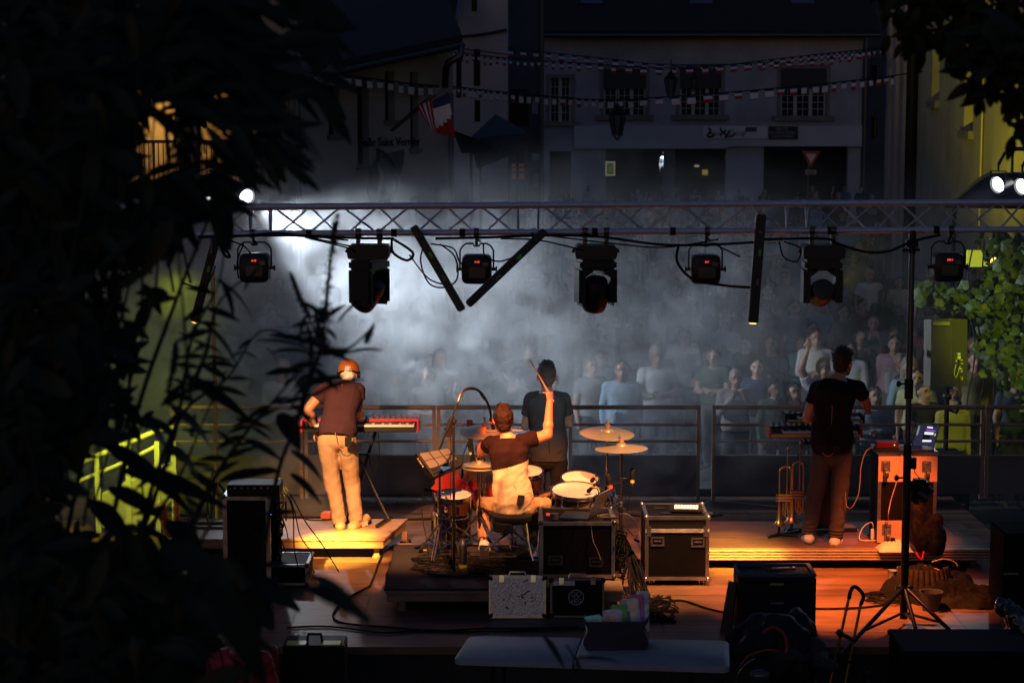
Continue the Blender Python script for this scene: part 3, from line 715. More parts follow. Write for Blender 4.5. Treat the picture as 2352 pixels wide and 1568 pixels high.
# ---------------------------------------------------------------- lamps on the truss
FIX = mat('lamp_housing', (.010, .010, .011), .5, bump=.15, bscale=50)
GLASSY = mat('dark_lens', (.02, .015, .01), .08, coat=1)
def par(px, pcy, n, lab, grp='red display wash lamps hanging from the truss', digits='A.10', d=.0):
    c = at(px, pcy, TY + .10); x, y, z = c; hw = .122; zt = tz(x, 0)
    t = thing('stage_lamp', lab, 'stage lamp', c, grp)
    b = MB()
    prof = [(-.118, .055), (-.10, .105), (-.055, .122), (.055, .122), (.10, .105), (.118, .055)]
    def ring(yy, s): 
        pts = []
        for k in range(20):
            a = 2 * PI * k / 20; pts.append(V((x + hw * s * abs(math.cos(a)) ** .38 * math.copysign(1, math.cos(a)), yy, z + hw * .98 * s * abs(math.sin(a)) ** .38 * math.copysign(1, math.sin(a)))))
        return pts
    b.ring_loft([ring(y - .075, .80), ring(y - .06, .96), ring(y - .02, 1.0), ring(y + .07, 1.0), ring(y + .11, .9), ring(y + .15, .78)])
    b.build('housing', FIX, t, 45)
    b = MB()
    for k in range(6): b.bx(x - .06, x + .07, y - .082, y - .077, z - .06 + k * .014, z - .053 + k * .014)
    b.build('vent_grille', STEEL, t)
    b = MB(); b.cyl((x, y + .15, z), (x, y + .158, z), .085, n=20); b.build('lens', GLASSY, t)
    b = MB(); b.bx(x - .02, x + .03, y - .079, y - .073, z + .052, z + .075); b.bx(x + .045, x + .092, y - .079, y - .074, z + .03, z + .06); b.build('display_panel', STEEL, t)
    text_mesh(digits, .020, frame((x + .004, y - .081, z + .063), (1, 0, 0), (0, 0, 1)), LED_RED, 'display', t)
    b = MB()
    r = .0075; zz = z + .205
    b.tube([(x - hw - .012, y, z), (x - hw - .012, y, z + .15), (x - hw + .01, y, zz - .02), (x - hw + .04, y, zz), (x - .03, y, zz), (x - .02, y, zz - .02), (x + .02, y, zz - .02), (x + .03, y, zz), (x + hw - .04, y, zz), (x + hw - .01, y, zz - .02), (x + hw + .012, y, z + .15), (x + hw + .012, y, z)], r, 6)
    b.build('yoke', FIX, t, 60)
    for e in (-1, 1):
        b = MB(); b.cyl((x + e * hw * .9, y, z), (x + e * (hw + .035), y, z), .013, n=10); b.cyl((x + e * (hw + .03), y, z), (x + e * (hw + .042), y, z), .024, n=8); b.build('knob', FIX, t)
    b = MB(); b.cyl((x, y, zz - .02), (x, TY, zt - .02), .012, n=8); b.cyl((x - .02, TY, zt), (x + .02, TY, zt), .036, n=12); b.cyl((x, TY + .02, zt - .05), (x + .03, TY + .04, zt - .075), .008, n=6); b.build('clamp', STEEL, t, 40)
    return t
par(585, 615, 0, 'lamp with red display in the bright smoke at left, first under the truss', digits='A.12')
par(1095, 618, 1, 'lamp with red display, half covered by the crossing slanted bar', digits='A.10')
par(1620, 618, 2, 'lamp with red display, left of the nearly upright light bar', digits='A.7')
par(2176, 613, 3, 'lamp with red display right of the truss stand', digits='A01.1')

def mover(px, lab, rot, tilt, drop=.0):
    x = at(px, 600, TY).x; zt = tz(x, 0); z = at(px, 577, TY).z
    t = thing('moving_head', lab, 'stage lamp', (x, TY, z), 'moving head lamps hanging from the truss')
    b = MB(); Rz = Euler((0, 0, 0)).to_matrix()
    poly = [(-.155, -.055), (.155, -.055), (.165, -.03), (.165, .025), (.145, .055), (-.145, .055), (-.165, .025), (-.165, -.03)]
    b.prism(poly, (x, TY - .12, z), (1, 0, 0), (0, 0, 1), (0, 1, 0), .24); b.build('base', FIX, t)
    for e in (-1, 1):
        b = MB(); b.bx(x + e * .085 - .018, x + e * .085 + .018, TY - .02, TY + .02, z + .057, zt); b.cyl((x + e * .085 - .022, TY, zt), (x + e * .085 + .022, TY, zt), .036, n=12)
        b.cyl((x + e * .085, TY - .02, zt - .055), (x + e * .085, TY - .06, zt - .06), .012, n=8); b.build('clamp', STEEL, t, 40)
        b = MB(); b.cyl((x + e * .165, TY, z), (x + e * .185, TY, z + .01), .018, n=8); b.build('handle', FIX, t)
    M = Matrix.Translation((x, TY, z - .06)) @ Matrix.Rotation(R(rot), 4, 'Z')
    y_ = MB(); y_.M = M
    y_.box((0, 0, -.045), (.30, .22, .085), None, .02)
    for e in (-1, 1): y_.box((e * .128, 0, -.215), (.056, .22, .31), None, .025)
    for e in (-1, 1): y_.box((e * .082, 0, -.095), (.09, .18, .05), Euler((0, e * R(35), 0)).to_matrix(), .008)
    y_.build('yoke', FIX, t, 50)
    h = MB(); h.M = M @ Matrix.Translation((0, 0, -.265)) @ Matrix.Rotation(R(tilt), 4, 'X')
    h.lathe([(.04, .12), (.085, .11), (.098, .06), (.100, 0), (.104, -.09), (.096, -.13), (.085, -.15)], (0, 0, 0), (0, 0, 1), 18, cap=True)
    h.build('head', FIX, t, 40)
    h2 = MB(); h2.M = h.M; h2.cyl((0, 0, -.152), (0, 0, -.160), .068, n=18); h2.build('lens', GLASSY, t)
    return t
mover(848, 'moving head lamp seen side on above the keyboard player', 62, 38)
mover(1368, 'moving head lamp hanging above the right cymbals, lens pointing steeply down', 12, 22)
mover(1888, 'moving head lamp hanging above the man in black, closest to the truss stand', 0, 75)

def bar(p0, p1, w, lab, dy0=0, dy1=0, lit=True):
    a = at(*p0, TY + dy0); c = at(*p1, TY + dy1); t = thing('light_bar', lab, 'light bar', (a + c) / 2, 'long black light bars clamped to the truss')
    d = (c - a).normalized(); side = d.cross(V((0, 1, 0))).normalized(); nrm = side.cross(d)
    Rm = Matrix((side, nrm, d)).transposed()
    b = MB(); b.box((a + c) / 2, (w, .075, (c - a).length), Rm, .008); b.build('housing', FIX, t, 50)
    b = MB(); b.box((a + c) / 2 - nrm * .0, (w + .004, .03, (c - a).length * .96), Rm, .003); b.build('side_rail', STEEL, t)
    if lit:
        b = MB(); b.cyl(c + d * .001, c + d * .006, w * .36, n=16)
        b.build('glowing_lens', mat('amber_lens', (.9, .5, .1), .3, emit=(1, .42, .06), estr=6), t)
    m = a.lerp(c, .16); b = MB(); b.cyl(m - nrm * .05, V((m.x, TY, tz(m.x, 0))), .014, n=8); b.build('clamp', STEEL, t)
    for k in (.35, .62):
        m = a.lerp(c, k) - nrm * .045; b = MB(); b.box(m + side * w * .1, (.02, .004, .05), Rm); b.build('sticker', GREEN_TAPE if k < .5 else mat('grey_label', (.12, .12, .12), .6), t)
    return t
bar((950, 520), (1062, 713), .062, 'light bar slanting down to the right, left arm of the V at the centre', -.12, -.22, False)
bar((1252, 530), (1074, 700), .062, 'light bar slanting down to the left, right arm of the V at the centre', -.12, -.24, False)
bar((1748, 492), (1729, 741), .078, 'nearly upright light bar with a glowing amber lower end, right of centre', -.13, -.13)
bar((497, 548), (447, 738), .066, 'leaning light bar behind the leaves at far left with an amber lower end', .02, .10)

# cables of the truss
cabs = [
 ('black cable bundle drooping along the lower chord above the left lamps', [[(455, 545), (640, 540), (760, 545), (905, 548)], [(500, 550), (620, 535), (700, 541), (800, 552)], [(700, 545), (800, 570), (815, 580)], [(690, 540), (780, 560), (850, 575)]]),
 ('thick black cable sagging between the central V and the third lamp', [[(1000, 548), (1130, 545), (1240, 541), (1370, 543), (1500, 560), (1600, 563), (1740, 556)], [(1150, 548), (1240, 552), (1340, 575)], [(1250, 540), (1380, 556), (1520, 568), (1650, 550)]]),
 ('black cable looping from the right moving head to the truss stand', [[(1740, 550), (1890, 548), (1925, 560), (1985, 578), (2040, 577), (2100, 553), (2160, 540)]]),
 ('loops of black cable hanging around the central V and lamp', [[(900, 548), (903, 580), (935, 598), (948, 580), (905, 550)], [(975, 560), (966, 600), (985, 650), (1020, 660), (1050, 640), (1045, 590), (1010, 560)], [(990, 560), (1040, 570), (1055, 600), (1075, 615)], [(1110, 560), (1115, 590), (1150, 600), (1190, 585)], [(940, 585), (985, 640), (1030, 655)]]),
 ('loops of black cable hanging at the nearly upright light bar', [[(1560, 560), (1555, 600), (1590, 640), (1660, 655), (1725, 660)], [(1790, 555), (1800, 590), (1830, 600), (1838, 570), (1800, 555)], [(1640, 560), (1700, 590)]]),
 ('thin black cable loops beside the first lamp and leaning bar', [[(500, 552), (520, 575), (528, 590), (515, 585), (505, 560)], [(560, 560), (545, 600), (548, 640)], [(520, 550), (560, 565), (580, 590)], [(420, 650), (470, 660), (495, 610)]]),
]
for lab, paths in cabs:
    b = MB()
    for i, pth in enumerate(paths):
        pts = [at(px, py, TY - .10 - .02 * (i % 3)) for px, py in pth]; b.tube(smooth_path(pts, 6), .011 if i == 0 else .0065, 6)
    o = b.build('cable', RUBBER, None, 60); tag(o, lab, 'cable', 'black cables hung on the lighting truss'); o['kind'] = 'stuff'; del o['kind']

# ---------------------------------------------------------------- truss stand at right
STD = mat('stand_black', (.014, .015, .018), .35, .6)
c = gd(2085, 1544, BZ + .03); SXP = at(2085, 1000, TY).x
t = thing('truss_stand', 'tall black tripod stand holding up the right end of the truss', 'stand', (SXP, TY, 0))
b = MB(); b.cyl((SXP, TY, at(2085, 1025, TY).z), (SXP, TY, tz(SXP, 0) - .06), .023, n=14); b.cyl((SXP, TY, at(2085, 900, TY).z), (SXP, TY, at(2085, 700, TY).z), .026, n=14); b.build('inner_pole', mat('stand_grey', (.09, .10, .12), .35, .8), t, 40)
b = MB(); b.cyl((SXP, TY, .05), (SXP, TY, at(2085, 1020, TY).z), .032, n=14); b.cyl((SXP, TY, at(2085, 870, TY).z), (SXP, TY, at(2085, 915, TY).z), .036, n=14); b.build('outer_pole', STD, t, 40)
hubz = at(2083, 1352, TY).z
for (px, py, dy, zz) in ((1927, 1508, -.35, .01), (2212, 1476, -.1, .01), (2110, 1470, .8, .01)):
    f = gd(px, py, zz); b = MB(); b.tube([(SXP, TY, hubz + .02), V((SXP, TY, hubz)).lerp(f, .06) + V((0, 0, .02)), f], .017, 8); b.cap(f, f + V((0, 0, .02)), .024)
    b.cyl(V((SXP, TY, hubz)).lerp(f, .62), (SXP, TY, .10), .012, n=8); b.build('leg', STD, t, 60)
b = MB(); b.cyl((SXP, TY, hubz - .04), (SXP, TY, hubz + .03), .046, n=12); b.cyl((SXP - .07, TY, hubz + .01), (SXP + .07, TY, hubz + .01), .014, n=8); b.build('hub', STD, t, 40)
b = MB(); z = at(2085, 582, TY).z; b.bx(SXP - .05, SXP + .04, TY - .04, TY + .04, z + .05, z + .11); b.cyl((SXP - .08, TY, z + .02), (SXP + .06, TY, z + .03), .012, n=8); b.cyl((SXP, TY, z), (SXP, TY, tz(SXP, 0)), .03, n=10); b.build('head_clamp', STD, t, 40)
for pz in (880, 1095):
    z = at(2085, pz, TY).z; b = MB(); b.cyl((SXP - .03, TY - .03, z), (SXP - .085, TY - .04, z), .008, n=6); b.ell((SXP - .09, TY - .04, z), (.02, .012, .026)); b.build('knob', STD, t, 60)
b = MB(); z = at(2085, 1140, TY).z; z2_ = at(2085, 1050, TY).z
b.box((SXP + .10, TY - .02, z + .05), (.13, .12, .20), None, .02); b.lathe([(.075, 0), (.085, .04), (.08, .09)], (SXP + .10, TY - .02, z + .05), (.5, -.2, -.4), 16, cap=True)
o = b.build('winch', STD, t, 50)
b = MB(); b.tube([(SXP + .03, TY - .03, z2_), (SXP + .06, TY - .03, z + .2), (SXP + .10, TY - .03, z + .15)], .004, 5); b.bx(SXP + .03, SXP + .07, TY - .03, TY + .02, z2_ - .09, z2_); b.build('winch_cable', STD, t)

# ---------------------------------------------------------------- floods beyond the stage
def flood(c, aim, lab, glow, stand_to, grp):
    c = V(c); t = thing('flood_light', lab, 'flood light', c, grp); d = (V(aim) - c).normalized()
    b = MB(); b.lathe([(.03, -.30), (.075, -.27), (.085, -.12), (.098, -.02), (.104, .02)], c, d, 20, cap=False); b.cyl(c - d * .31, c - d * .27, .07, n=16); b.build('can', FIX, t, 50)
    b = MB(); b.cyl(c - d * .02, c - d * .005, .088, n=24); b.build('glowing_lens', glow, t, 30)
    b = MB(); up = V((0, 0, 1)); sd = d.cross(up).normalized(); b.tube([c + sd * .11, c + sd * .12 + up * .16, c - sd * .12 + up * .16, c - sd * .11], .010, 6); b.cyl(c + up * .16, c + up * .24, .014, n=8); b.build('yoke', FIX, t, 60)
    if stand_to: 
        b = MB(); b.cyl(c + up * .24, V(stand_to), .018, n=8); b.build('stand_bar', FIX, t, 60)
    return t
GLW = mat('white_glow', (1, 1, 1), .3, emit=(.92, .97, 1), estr=7)
flood(FL1, FL1 + V((.55, -.75, -.28)), 'white glowing flood lamp just above the truss at left, beside the leaves', GLW, FL1 + V((-.5, .4, .3)), 'white flood lamps beyond the stage')
flood(FL0, FL0 + V((.5, -.85, -.2)), 'white flood lamp glimpsed between leaves, left of the bright one', GLW, FL0 + V((-.3, .4, .3)), 'white flood lamps beyond the stage')
flood(FL2, FL2 + V((-.85, -.62, -.25)), 'white glowing flood lamp at right, in front of the yellow wall', GLW, FL2 + V((.1, .1, .38)), 'white flood lamps beyond the stage')
flood(FL3, FL3 + V((-.85, -.62, -.25)), 'white glowing flood lamp cut by the right photo border', GLW, FL3 + V((.1, .1, .38)), 'white flood lamps beyond the stage')
bA = at(2322, 343, 24.1); b = MB(); b.bx(bA.x - .03, bA.x + 1.2, 24.06, 24.14, bA.z - .02, bA.z + .03); b.cyl((bA.x + .02, 24.1, bA.z), (bA.x + .02, 24.1, bA.z - .30), .018, n=8)
b.bx(bA.x + 1.1, bA.x + 1.16, 24.08, 24.12, GZ + .003, bA.z); tag(b.build('lamp_crossbar', FIX), 'black steel bar carrying the two right flood lamps', 'lamp bar')
# pale yellow pole at the far left
c = at(488, 560, 19.4); t = thing('light_pole', 'pale yellow upright pole with stickers standing by the left smoke', 'pole', (c.x, 19.4, 0))
b = MB(); b.cyl((c.x, 19.4, .01), (c.x, 19.4, c.z + .25), .021, n=12); b.build('pole', mat('yellowed_pole', (.45, .36, .12), .5, .3), t, 40)
b = MB(); 
for k in range(3):
    a = 2 * PI * k / 3 + .4; b = MB(); b.cyl((c.x, 19.4, .5), (c.x + .4 * math.cos(a), 19.4 + .4 * math.sin(a), .015), .013, n=8); b.build('leg', STD, t, 60)
b = MB(); zz = at(488, 838, 19.4).z; b.bx(c.x - .014, c.x + .014, 19.374, 19.378, zz - .06, zz + .06); b.build('sticker', BLACK, t)

# ---------------------------------------------------------------- flight cases
LAM = mat('black_laminate', (.005, .0045, .005), .6, spec=.12, var=.3, vscale=8, bump=.25, bscale=160)
EDGE = mat('case_edge_alloy', (.60, .56, .52), .36, 1.0, var=.35, vscale=12, bump=.08)
def handle_plate(b2, b3, cx, y, cz, w=.12, h=.085):
    # recessed handle: frame ring, dish and bar
    for (dx, dz, ww, hh) in ((0, h / 2 - .008, w, .016), (0, -h / 2 + .008, w, .016), (-w / 2 + .008, 0, .016, h - .034), (w / 2 - .008, 0, .016, h - .034)):
        b2.box((cx + dx, y - .003, cz + dz), (ww, .006, hh), None, .002)
    b3.box((cx, y - .0015, cz), (w - .032, .003, h - .032))
    b2.box((cx, y - .009, cz + .004), (w * .55, .012, .014), None, .004)
    for sx_ in (-1, 1):
        for sz_ in (-1, 0, 1): b2.cyl((cx + sx_ * (w / 2 - .008), y - .009, cz + sz_ * h * .4), (cx + sx_ * (w / 2 - .008), y - .005, cz + sz_ * h * .4), .0035, n=6)
def case(name, lab, x0, x1, y0, y1, z0, z1, lid=None, handles=(), wheels=0.0, open_side=False, edge=EDGE, ew=.028, panel=LAM, cat='flight case'):
    t = thing(name, lab, cat, ((x0 + x1) / 2, (y0 + y1) / 2, z0 - wheels))
    b = MB()
    if not open_side: b.bx(x0 + .004, x1 - .004, y0 + .004, y1 - .004, z0 + .004, z1 - .004)
    else:
        b.bx(x0 + .004, x1 - .004, y0 + .004, y0 + .016, z0 + .004, z1 - .004); b.bx(x0 + .004, x0 + .016, y0 + .02, y1 - .004, z0 + .004, z1 - .02); b.bx(x0 + .004, x1 - .004, y0 + .02, y1 - .004, z0 + .004, z0 + .016)
        b.bx(x0 + .02, x1 - .004, y0 + .02, y1 - .004, z1 - .016, z1 - .004); b.bx(x0 + .02, x1 - .03, y1 - .016, y1 - .004, z0 + .02, z1 - .02)
    b.build('panels', panel, t)
    b = MB(); e = ew; q = .002
    for X in (x0, x1):
        for Y_ in (y0, y1):
            sx_ = e if X == x0 else -e; sy_ = e if Y_ == y0 else -e
            b.bx(min(X - q, X + sx_), max(X + q, X + sx_) if X != x0 else X + sx_, min(Y_ - q, Y_ + sy_), Y_ + sy_ if Y_ == y0 else Y_ + q, z0 + e, z1 - e)
    for Z in (z0, z1):
        a0, a1 = (Z - q, Z + e) if Z == z0 else (Z - e, Z + q)
        b.bx(x0 - q, x1 + q, y0 - q, y0 + e, a0, a1); b.bx(x0 - q, x1 + q, y1 - e, y1 + q, a0, a1)
        b.bx(x0 - q, x0 + e, y0 + e, y1 - e, a0, a1); b.bx(x1 - e, x1 + q, y0 + e, y1 - e, a0, a1)
    b.build('edge_profiles', edge, t)
    for X in (x0, x1):
        for Z in (z0, z1):
            b = MB(); b.ell((X + (.006 if X == x0 else -.006), y0 + .006, Z + (.006 if Z == z0 else -.006)), (.022, .022, .022), None, 10, 8); b.build('ball_corner', STEEL if edge is not EDGE else edge, t, 60); b = MB()
            b.ell((X + (.006 if X == x0 else -.006), y1 - .006, Z + (.006 if Z == z0 else -.006)), (.022, .022, .022), None, 10, 8)
            b.build('ball_corner', STEEL if edge is not EDGE else edge, t, 60)
    if lid:
        b = MB()
        b.bx(x0 - .003, x1 + .003, y0 - .004, y0 + .012, lid - .045, lid - .002); b.bx(x1 - .012, x1 + .004, y0 + .014, y1, lid - .045, lid - .002)
        for k in range(1, 4): b.cyl((x0, y0 - .0045, lid - .045 + k * .011), (x1, y0 - .0045, lid - .045 + k * .011), .002, n=5)
        b.build('lid_profile', edge, t)
        b = MB(); b.bx(x0 + .03, x1 - .03, y0 - .002, y0 + .003, lid + .001, lid + .032); b.build('lid_gap', BLACK, t)
        for xx in (x0 + .014, x1 - .05):
            b = MB(); b.bx(xx, xx + .036, y0 - .009, y0 - .0045, lid - .075, lid + .015)
            for k in range(3):
                for m_ in (.008, .028): b.cyl((xx + m_, y0 - .013, lid - .065 + k * .03), (xx + m_, y0 - .009, lid - .065 + k * .03), .003, n=6)
            b.build('hinge_plate', edge, t)
    for (hx_, hz_) in handles:
        b2, b3 = MB(), MB(); handle_plate(b2, b3, hx_, y0, hz_); h = b2.build('handle', edge if edge is EDGE else STEEL, t); b3.build('recess', BLACK, h)
    if wheels:
        for X in (x0 + .06, x1 - .06):
            for Y_ in (y0 + .06, y1 - .06):
                b = MB(); b.bx(X - .04, X + .04, Y_ - .04, Y_ + .04, z0 - .010, z0 - .003); b.bx(X - .022, X - .018, Y_ - .025, Y_ + .025, z0 - wheels * .72, z0 - .011); b.bx(X + .018, X + .022, Y_ - .025, Y_ + .025, z0 - wheels * .72, z0 - .011)
                w = b.build('castor', CHROME, t); b = MB(); r = wheels * .42; b.cyl((X - .015, Y_, z0 - wheels + r + .001), (X + .015, Y_, z0 - wheels + r + .001), r, n=16); b.build('wheel', mat('castor_wheel', (.05, .05, .06), .4), w, 40)
    return t
# right-centre flight case
y0 = 17.12; q = Q(y0); z0 = q(1550, 1331).z; z1 = q(1550, 1186).z; x0 = q(1482, 1300).x; x1 = q(1628, 1300).x
case('flight_case', 'black flight case with warm lit metal edges carrying the pad controller', x0, x1, y0, y0 + .60, z0, z1, lid=q(1550, 1212).z - .0, handles=((q(1510, 1243).x, q(1510, 1243).z), (q(1603, 1245).x, q(1603, 1245).z)), wheels=z0 - .003)
# recessed fittings on its lid
b = MB()
for (px, py) in ((1515, 1167), (1530, 1178), (1600, 1166), (1625, 1178)):
    c = gd(px, py, z1 + .002); b.box(c + V((0, 0, .002)), (.09, .05, .006), None, .002)
b.build('lid_fitting', STEEL, None); o = bpy.data.objects['lid_fitting']; tag(o, 'stacking dishes on the lid of the right centre flight case', 'lid fittings')
fc = [k for k in bpy.data.objects if k.name == 'flight_case'][0]; 
o.parent = fc; o.location = -fc.location
for k in ('label', 'category'): del o[k]
c0 = gd(1575, 1167, z1 + .02); t = thing('pad_controller', 'black pad controller with white glowing buttons on the right centre flight case', 'controller', (c0.x, c0.y, z1 + .004))
Rr = Euler((0, 0, R(-6))).to_matrix()
b = MB(); b.box(c0 + V((0, 0, 0)), (.29, .24, .022), Rr, .005); b.build('body', BLACK, t)
b = MB()
for i in range(8):
    for j in range(6): b.box(c0 + Rr @ V((-.088 + i * .0265, -.066 + j * .0265, .0145)), (.022, .022, .006), Rr)
b.build('pads', mat('lit_pads', (.9, .86, .8), .5, emit=(1, .92, .8), estr=.55), t)

# rack case on the drum riser
y0 = 16.53; q = Q(y0); zr = .192; z0 = zr + .02; z1 = q(1330, 1199).z; x0 = q(1240, 1300).x; x1 = q(1412, 1300).x
case('rack_case', 'scuffed black rack case on the drum riser with a laptop on top', x0, x1, y0, y0 + .62, z0, z1, handles=((q(1276, 1288).x, q(1276, 1286).z), (q(1369, 1288).x, q(1369, 1290).z)), wheels=.018, open_side=True, edge=ALUD, cat='rack case')
Z1 = z1 + .004; rc = (x0, x1, y0)
t = thing('laptop', 'open grey laptop standing on the rack case beside the drummer', 'laptop', (gd(1370, 1180, Z1).x, y0 + .3, Z1))
a = gd(1352, 1192, Z1 + .012); b = MB(); Rr = Euler((0, 0, R(-58))).to_matrix()
cc = V((gd(1322, 1186, Z1).x, gd(1322, 1186, Z1).y, Z1 + .010)); b.box(cc, (.24, .30, .014), Euler((0, 0, R(-12))).to_matrix(), .004); b.build('keyboard_half', mat('space_grey', (.07, .07, .08), .3, .7), t)
b = MB(); p_ = [gd(1347, 1191, Z1 + .016), gd(1372, 1178, Z1 + .016)]; up = V((.03, .02, .235)); dd = p_[1] - p_[0]; dd.z = 0; dd = dd.normalized() * .31; tilt = V((.10, -.02, .215))
nn = dd.cross(tilt).normalized() * .007
b.add([p_[0], p_[0] + dd, p_[0] + dd + tilt, p_[0] + tilt] + [k + nn for k in (p_[0], p_[0] + dd, p_[0] + dd + tilt, p_[0] + tilt)], [(3, 2, 1, 0), (4, 5, 6, 7), (0, 1, 5, 4), (1, 2, 6, 5), (2, 3, 7, 6), (3, 0, 4, 7)])
b.build('screen', mat('laptop_lid', (.40, .36, .32), .4, .7), t)
lc_ = p_[0] + dd * .5 + tilt * .5 - nn * .25; b = MB(); b.ell(lc_, (.012, .004, .014)); b.build('emblem', BLACKG, t)
c = gd(1273, 1192, Z1); b = MB(); b.cyl(c + V((0, 0, .001)), c + V((0, 0, .045)), .034, .036, 18); b.cyl(c + V((0, 0, .045)), c + V((0, 0, .052)), .037, n=18); tag(b.build('tin', mat('grey_tin', (.22, .2, .24), .3, .6), None, 40), 'small round metal tin at the left corner of the rack case top', 'tin')
c = gd(1405, 1191, Z1); b = MB(); b.box(c + V((0, 0, .008)), (.13, .05, .012), (0, 0, .1), .004); tag(b.build('phone', BLACKG), 'black phone lying right of the laptop on the rack case', 'phone')
b = MB(); c = gd(1392, 1184, Z1 + .008)
b.tube([c + V((.055 * math.cos(a) * 1.4, .05 * math.sin(a), 0)) for a in [2 * PI * i / 18 for i in range(18)]], .003, 5)
b.tube(smooth_path([gd(1425, 1180, Z1 + .01), gd(1445, 1182, Z1), gd(1462, 1205, .35), gd(1472, 1235, .2)], 5), .004, 5)
b.tube(smooth_path([gd(1330, 1196, Z1 + .01), gd(1355, 1202, Z1 + .01), at(1358, 1210, 16.515), at(1362, 1240, 16.51), at(1372, 1262, 16.51), at(1380, 1285, 16.51)], 5), .0035, 5)
tag(b.build('thin_cable', mat('grey_cable', (.25, .2, .18), .6), None, 60), 'thin grey cables around and in front of the open laptop', 'cable')
b = MB(); c = gd(1262, 1184, Z1); b.box(c + V((0, .05, .002)), (.06, .12, .003)); tag(b.build('tape_strip', ORG_TAPE), 'orange tape strip on the left edge of the rack case', 'tape')
# cable tangle at its open side
rr = random.Random(11)
b = MB()
for i in range(46):
    X = x1 + rr.uniform(-.03, .05); y_ = y0 + rr.uniform(.08, .55); z_ = rr.uniform(.3, z1 - .06)
    pts = [(x1 - .06, y_, z_)]
    for k in range(4): pts.append((X + rr.uniform(-.02, .09), y_ + rr.uniform(-.14, .14), max(.2, z_ - k * .1 * rr.uniform(.4, 1.3))))
    b.tube(smooth_path(pts, 4), rr.choice((.004, .005, .007)), 5)
o = b.build('cable_tangle', RUBBER, None, 60); o['kind'] = 'stuff'; tag(o, 'black cable tangle spilling out of the open side of the rack case', 'cables')
b = MB()
for i in range(26):
    s_ = gd(1445 + rr.uniform(-8, 12), 1250, .4); e = gd(1440 + rr.uniform(-20, 60), 1350 + rr.uniform(0, 30), .012)
    e2 = gd(1470 + rr.uniform(-20, 90), 1385 + rr.uniform(-20, 40), .012 + .004 * (i % 4)); e3 = gd(1500 + rr.uniform(-20, 60), 1395 + rr.uniform(-30, 40), .012); e4 = gd(1440 + rr.uniform(-10, 40), 1395 + rr.uniform(0, 30), .015)
    b.tube(smooth_path([(x1 + .06, y0 + .3 + rr.uniform(-.1, .1), rr.uniform(.4, .6)), (s_.x, s_.y, .32), e, e2, e3, e4], 5), rr.choice((.005, .006, .008)), 5)
o = b.build('cable_heap', RUBBER, None, 60); o['kind'] = 'stuff'; tag(o, 'heap of black cables on the floor between rack case and flight case', 'cables')

# big left rack case
y0 = 16.55; q = Q(y0); x0 = q(512, 1200).x; x1 = q(620, 1200).x; z0 = .07; z1 = q(580, 1139).z
case('rack_case', 'tall black rack case at left half hidden by leaves, small mixer on top', x0, x1, y0, y0 + .78, z0, z1, wheels=.065, open_side=True, edge=ALUD, cat='rack case', ew=.035)
x1b = x1
c = gd(600, 1123, z1 + .04); t = thing('rack_mixer', 'small black rack unit lying on the tall left rack case', 'audio unit', (c.x, c.y, z1 + .004))
b = MB(); b.box((c.x - .05, c.y, z1 + .055), (.44, .3, .10), None, .006); b.build('body', BLACK, t)
b = MB()
for k in range(6): b.cyl((c.x - .2 + k * .055, c.y - .155, z1 + .08), (c.x - .2 + k * .055, c.y - .163, z1 + .08), .006, n=8)
b.build('sockets', EDGE, t)
b = MB(); c = V((x1 - .01, y0 + .12, z1 - .18)); b.ell(c, (.010, .010, .010)); 
tag(b.build('indicator_light', mat('violet_led', (.1, .05, 1), .3, emit=(.25, .15, 1), estr=12)), 'small violet blue indicator light in the left rack case', 'indicator light')
b = MB()
for i in range(22):
    y_ = y0 + rr.uniform(.15, .7); pts = [(x1 - .05, y_, rr.uniform(.4, z1 - .1))]
    for k in range(3): pts.append((x1 + rr.uniform(-.01, .07), y_ + rr.uniform(-.1, .1), pts[0][2] - k * .12 * rr.uniform(.3, 1)))
    b.tube(smooth_path(pts, 4), .005, 5)
o = b.build('cable_tangle', RUBBER, None, 60); o['kind'] = 'stuff'; tag(o, 'cables hanging out of the tall left rack case', 'cables')
b = MB()
for pth in ([(655, 1118), (676, 1150), (700, 1195), (740, 1250), (778, 1312)], [(660, 1122), (678, 1180), (690, 1230), (715, 1270), (712, 1300), (700, 1330)], [(650, 1118), (672, 1170), (676, 1260), (690, 1320)]):
    b.tube(smooth_path([at(px, py, 17.2 - .25 * k) for k, (px, py) in enumerate(pth)], 6), .0055, 6)
tag(b.build('cable', RUBBER, None, 60), 'long thin black cables running down from the left rack case', 'cable')
q0_ = gd(676, 1345, .0); case('amplifier', 'low black unit with metal edge on the floor right of the left rack case', gd(560, 1345).x, gd(708, 1345).x, q0_.y - .05, q0_.y + .45, .02, .20, edge=ALUD, ew=.02, cat='audio unit')

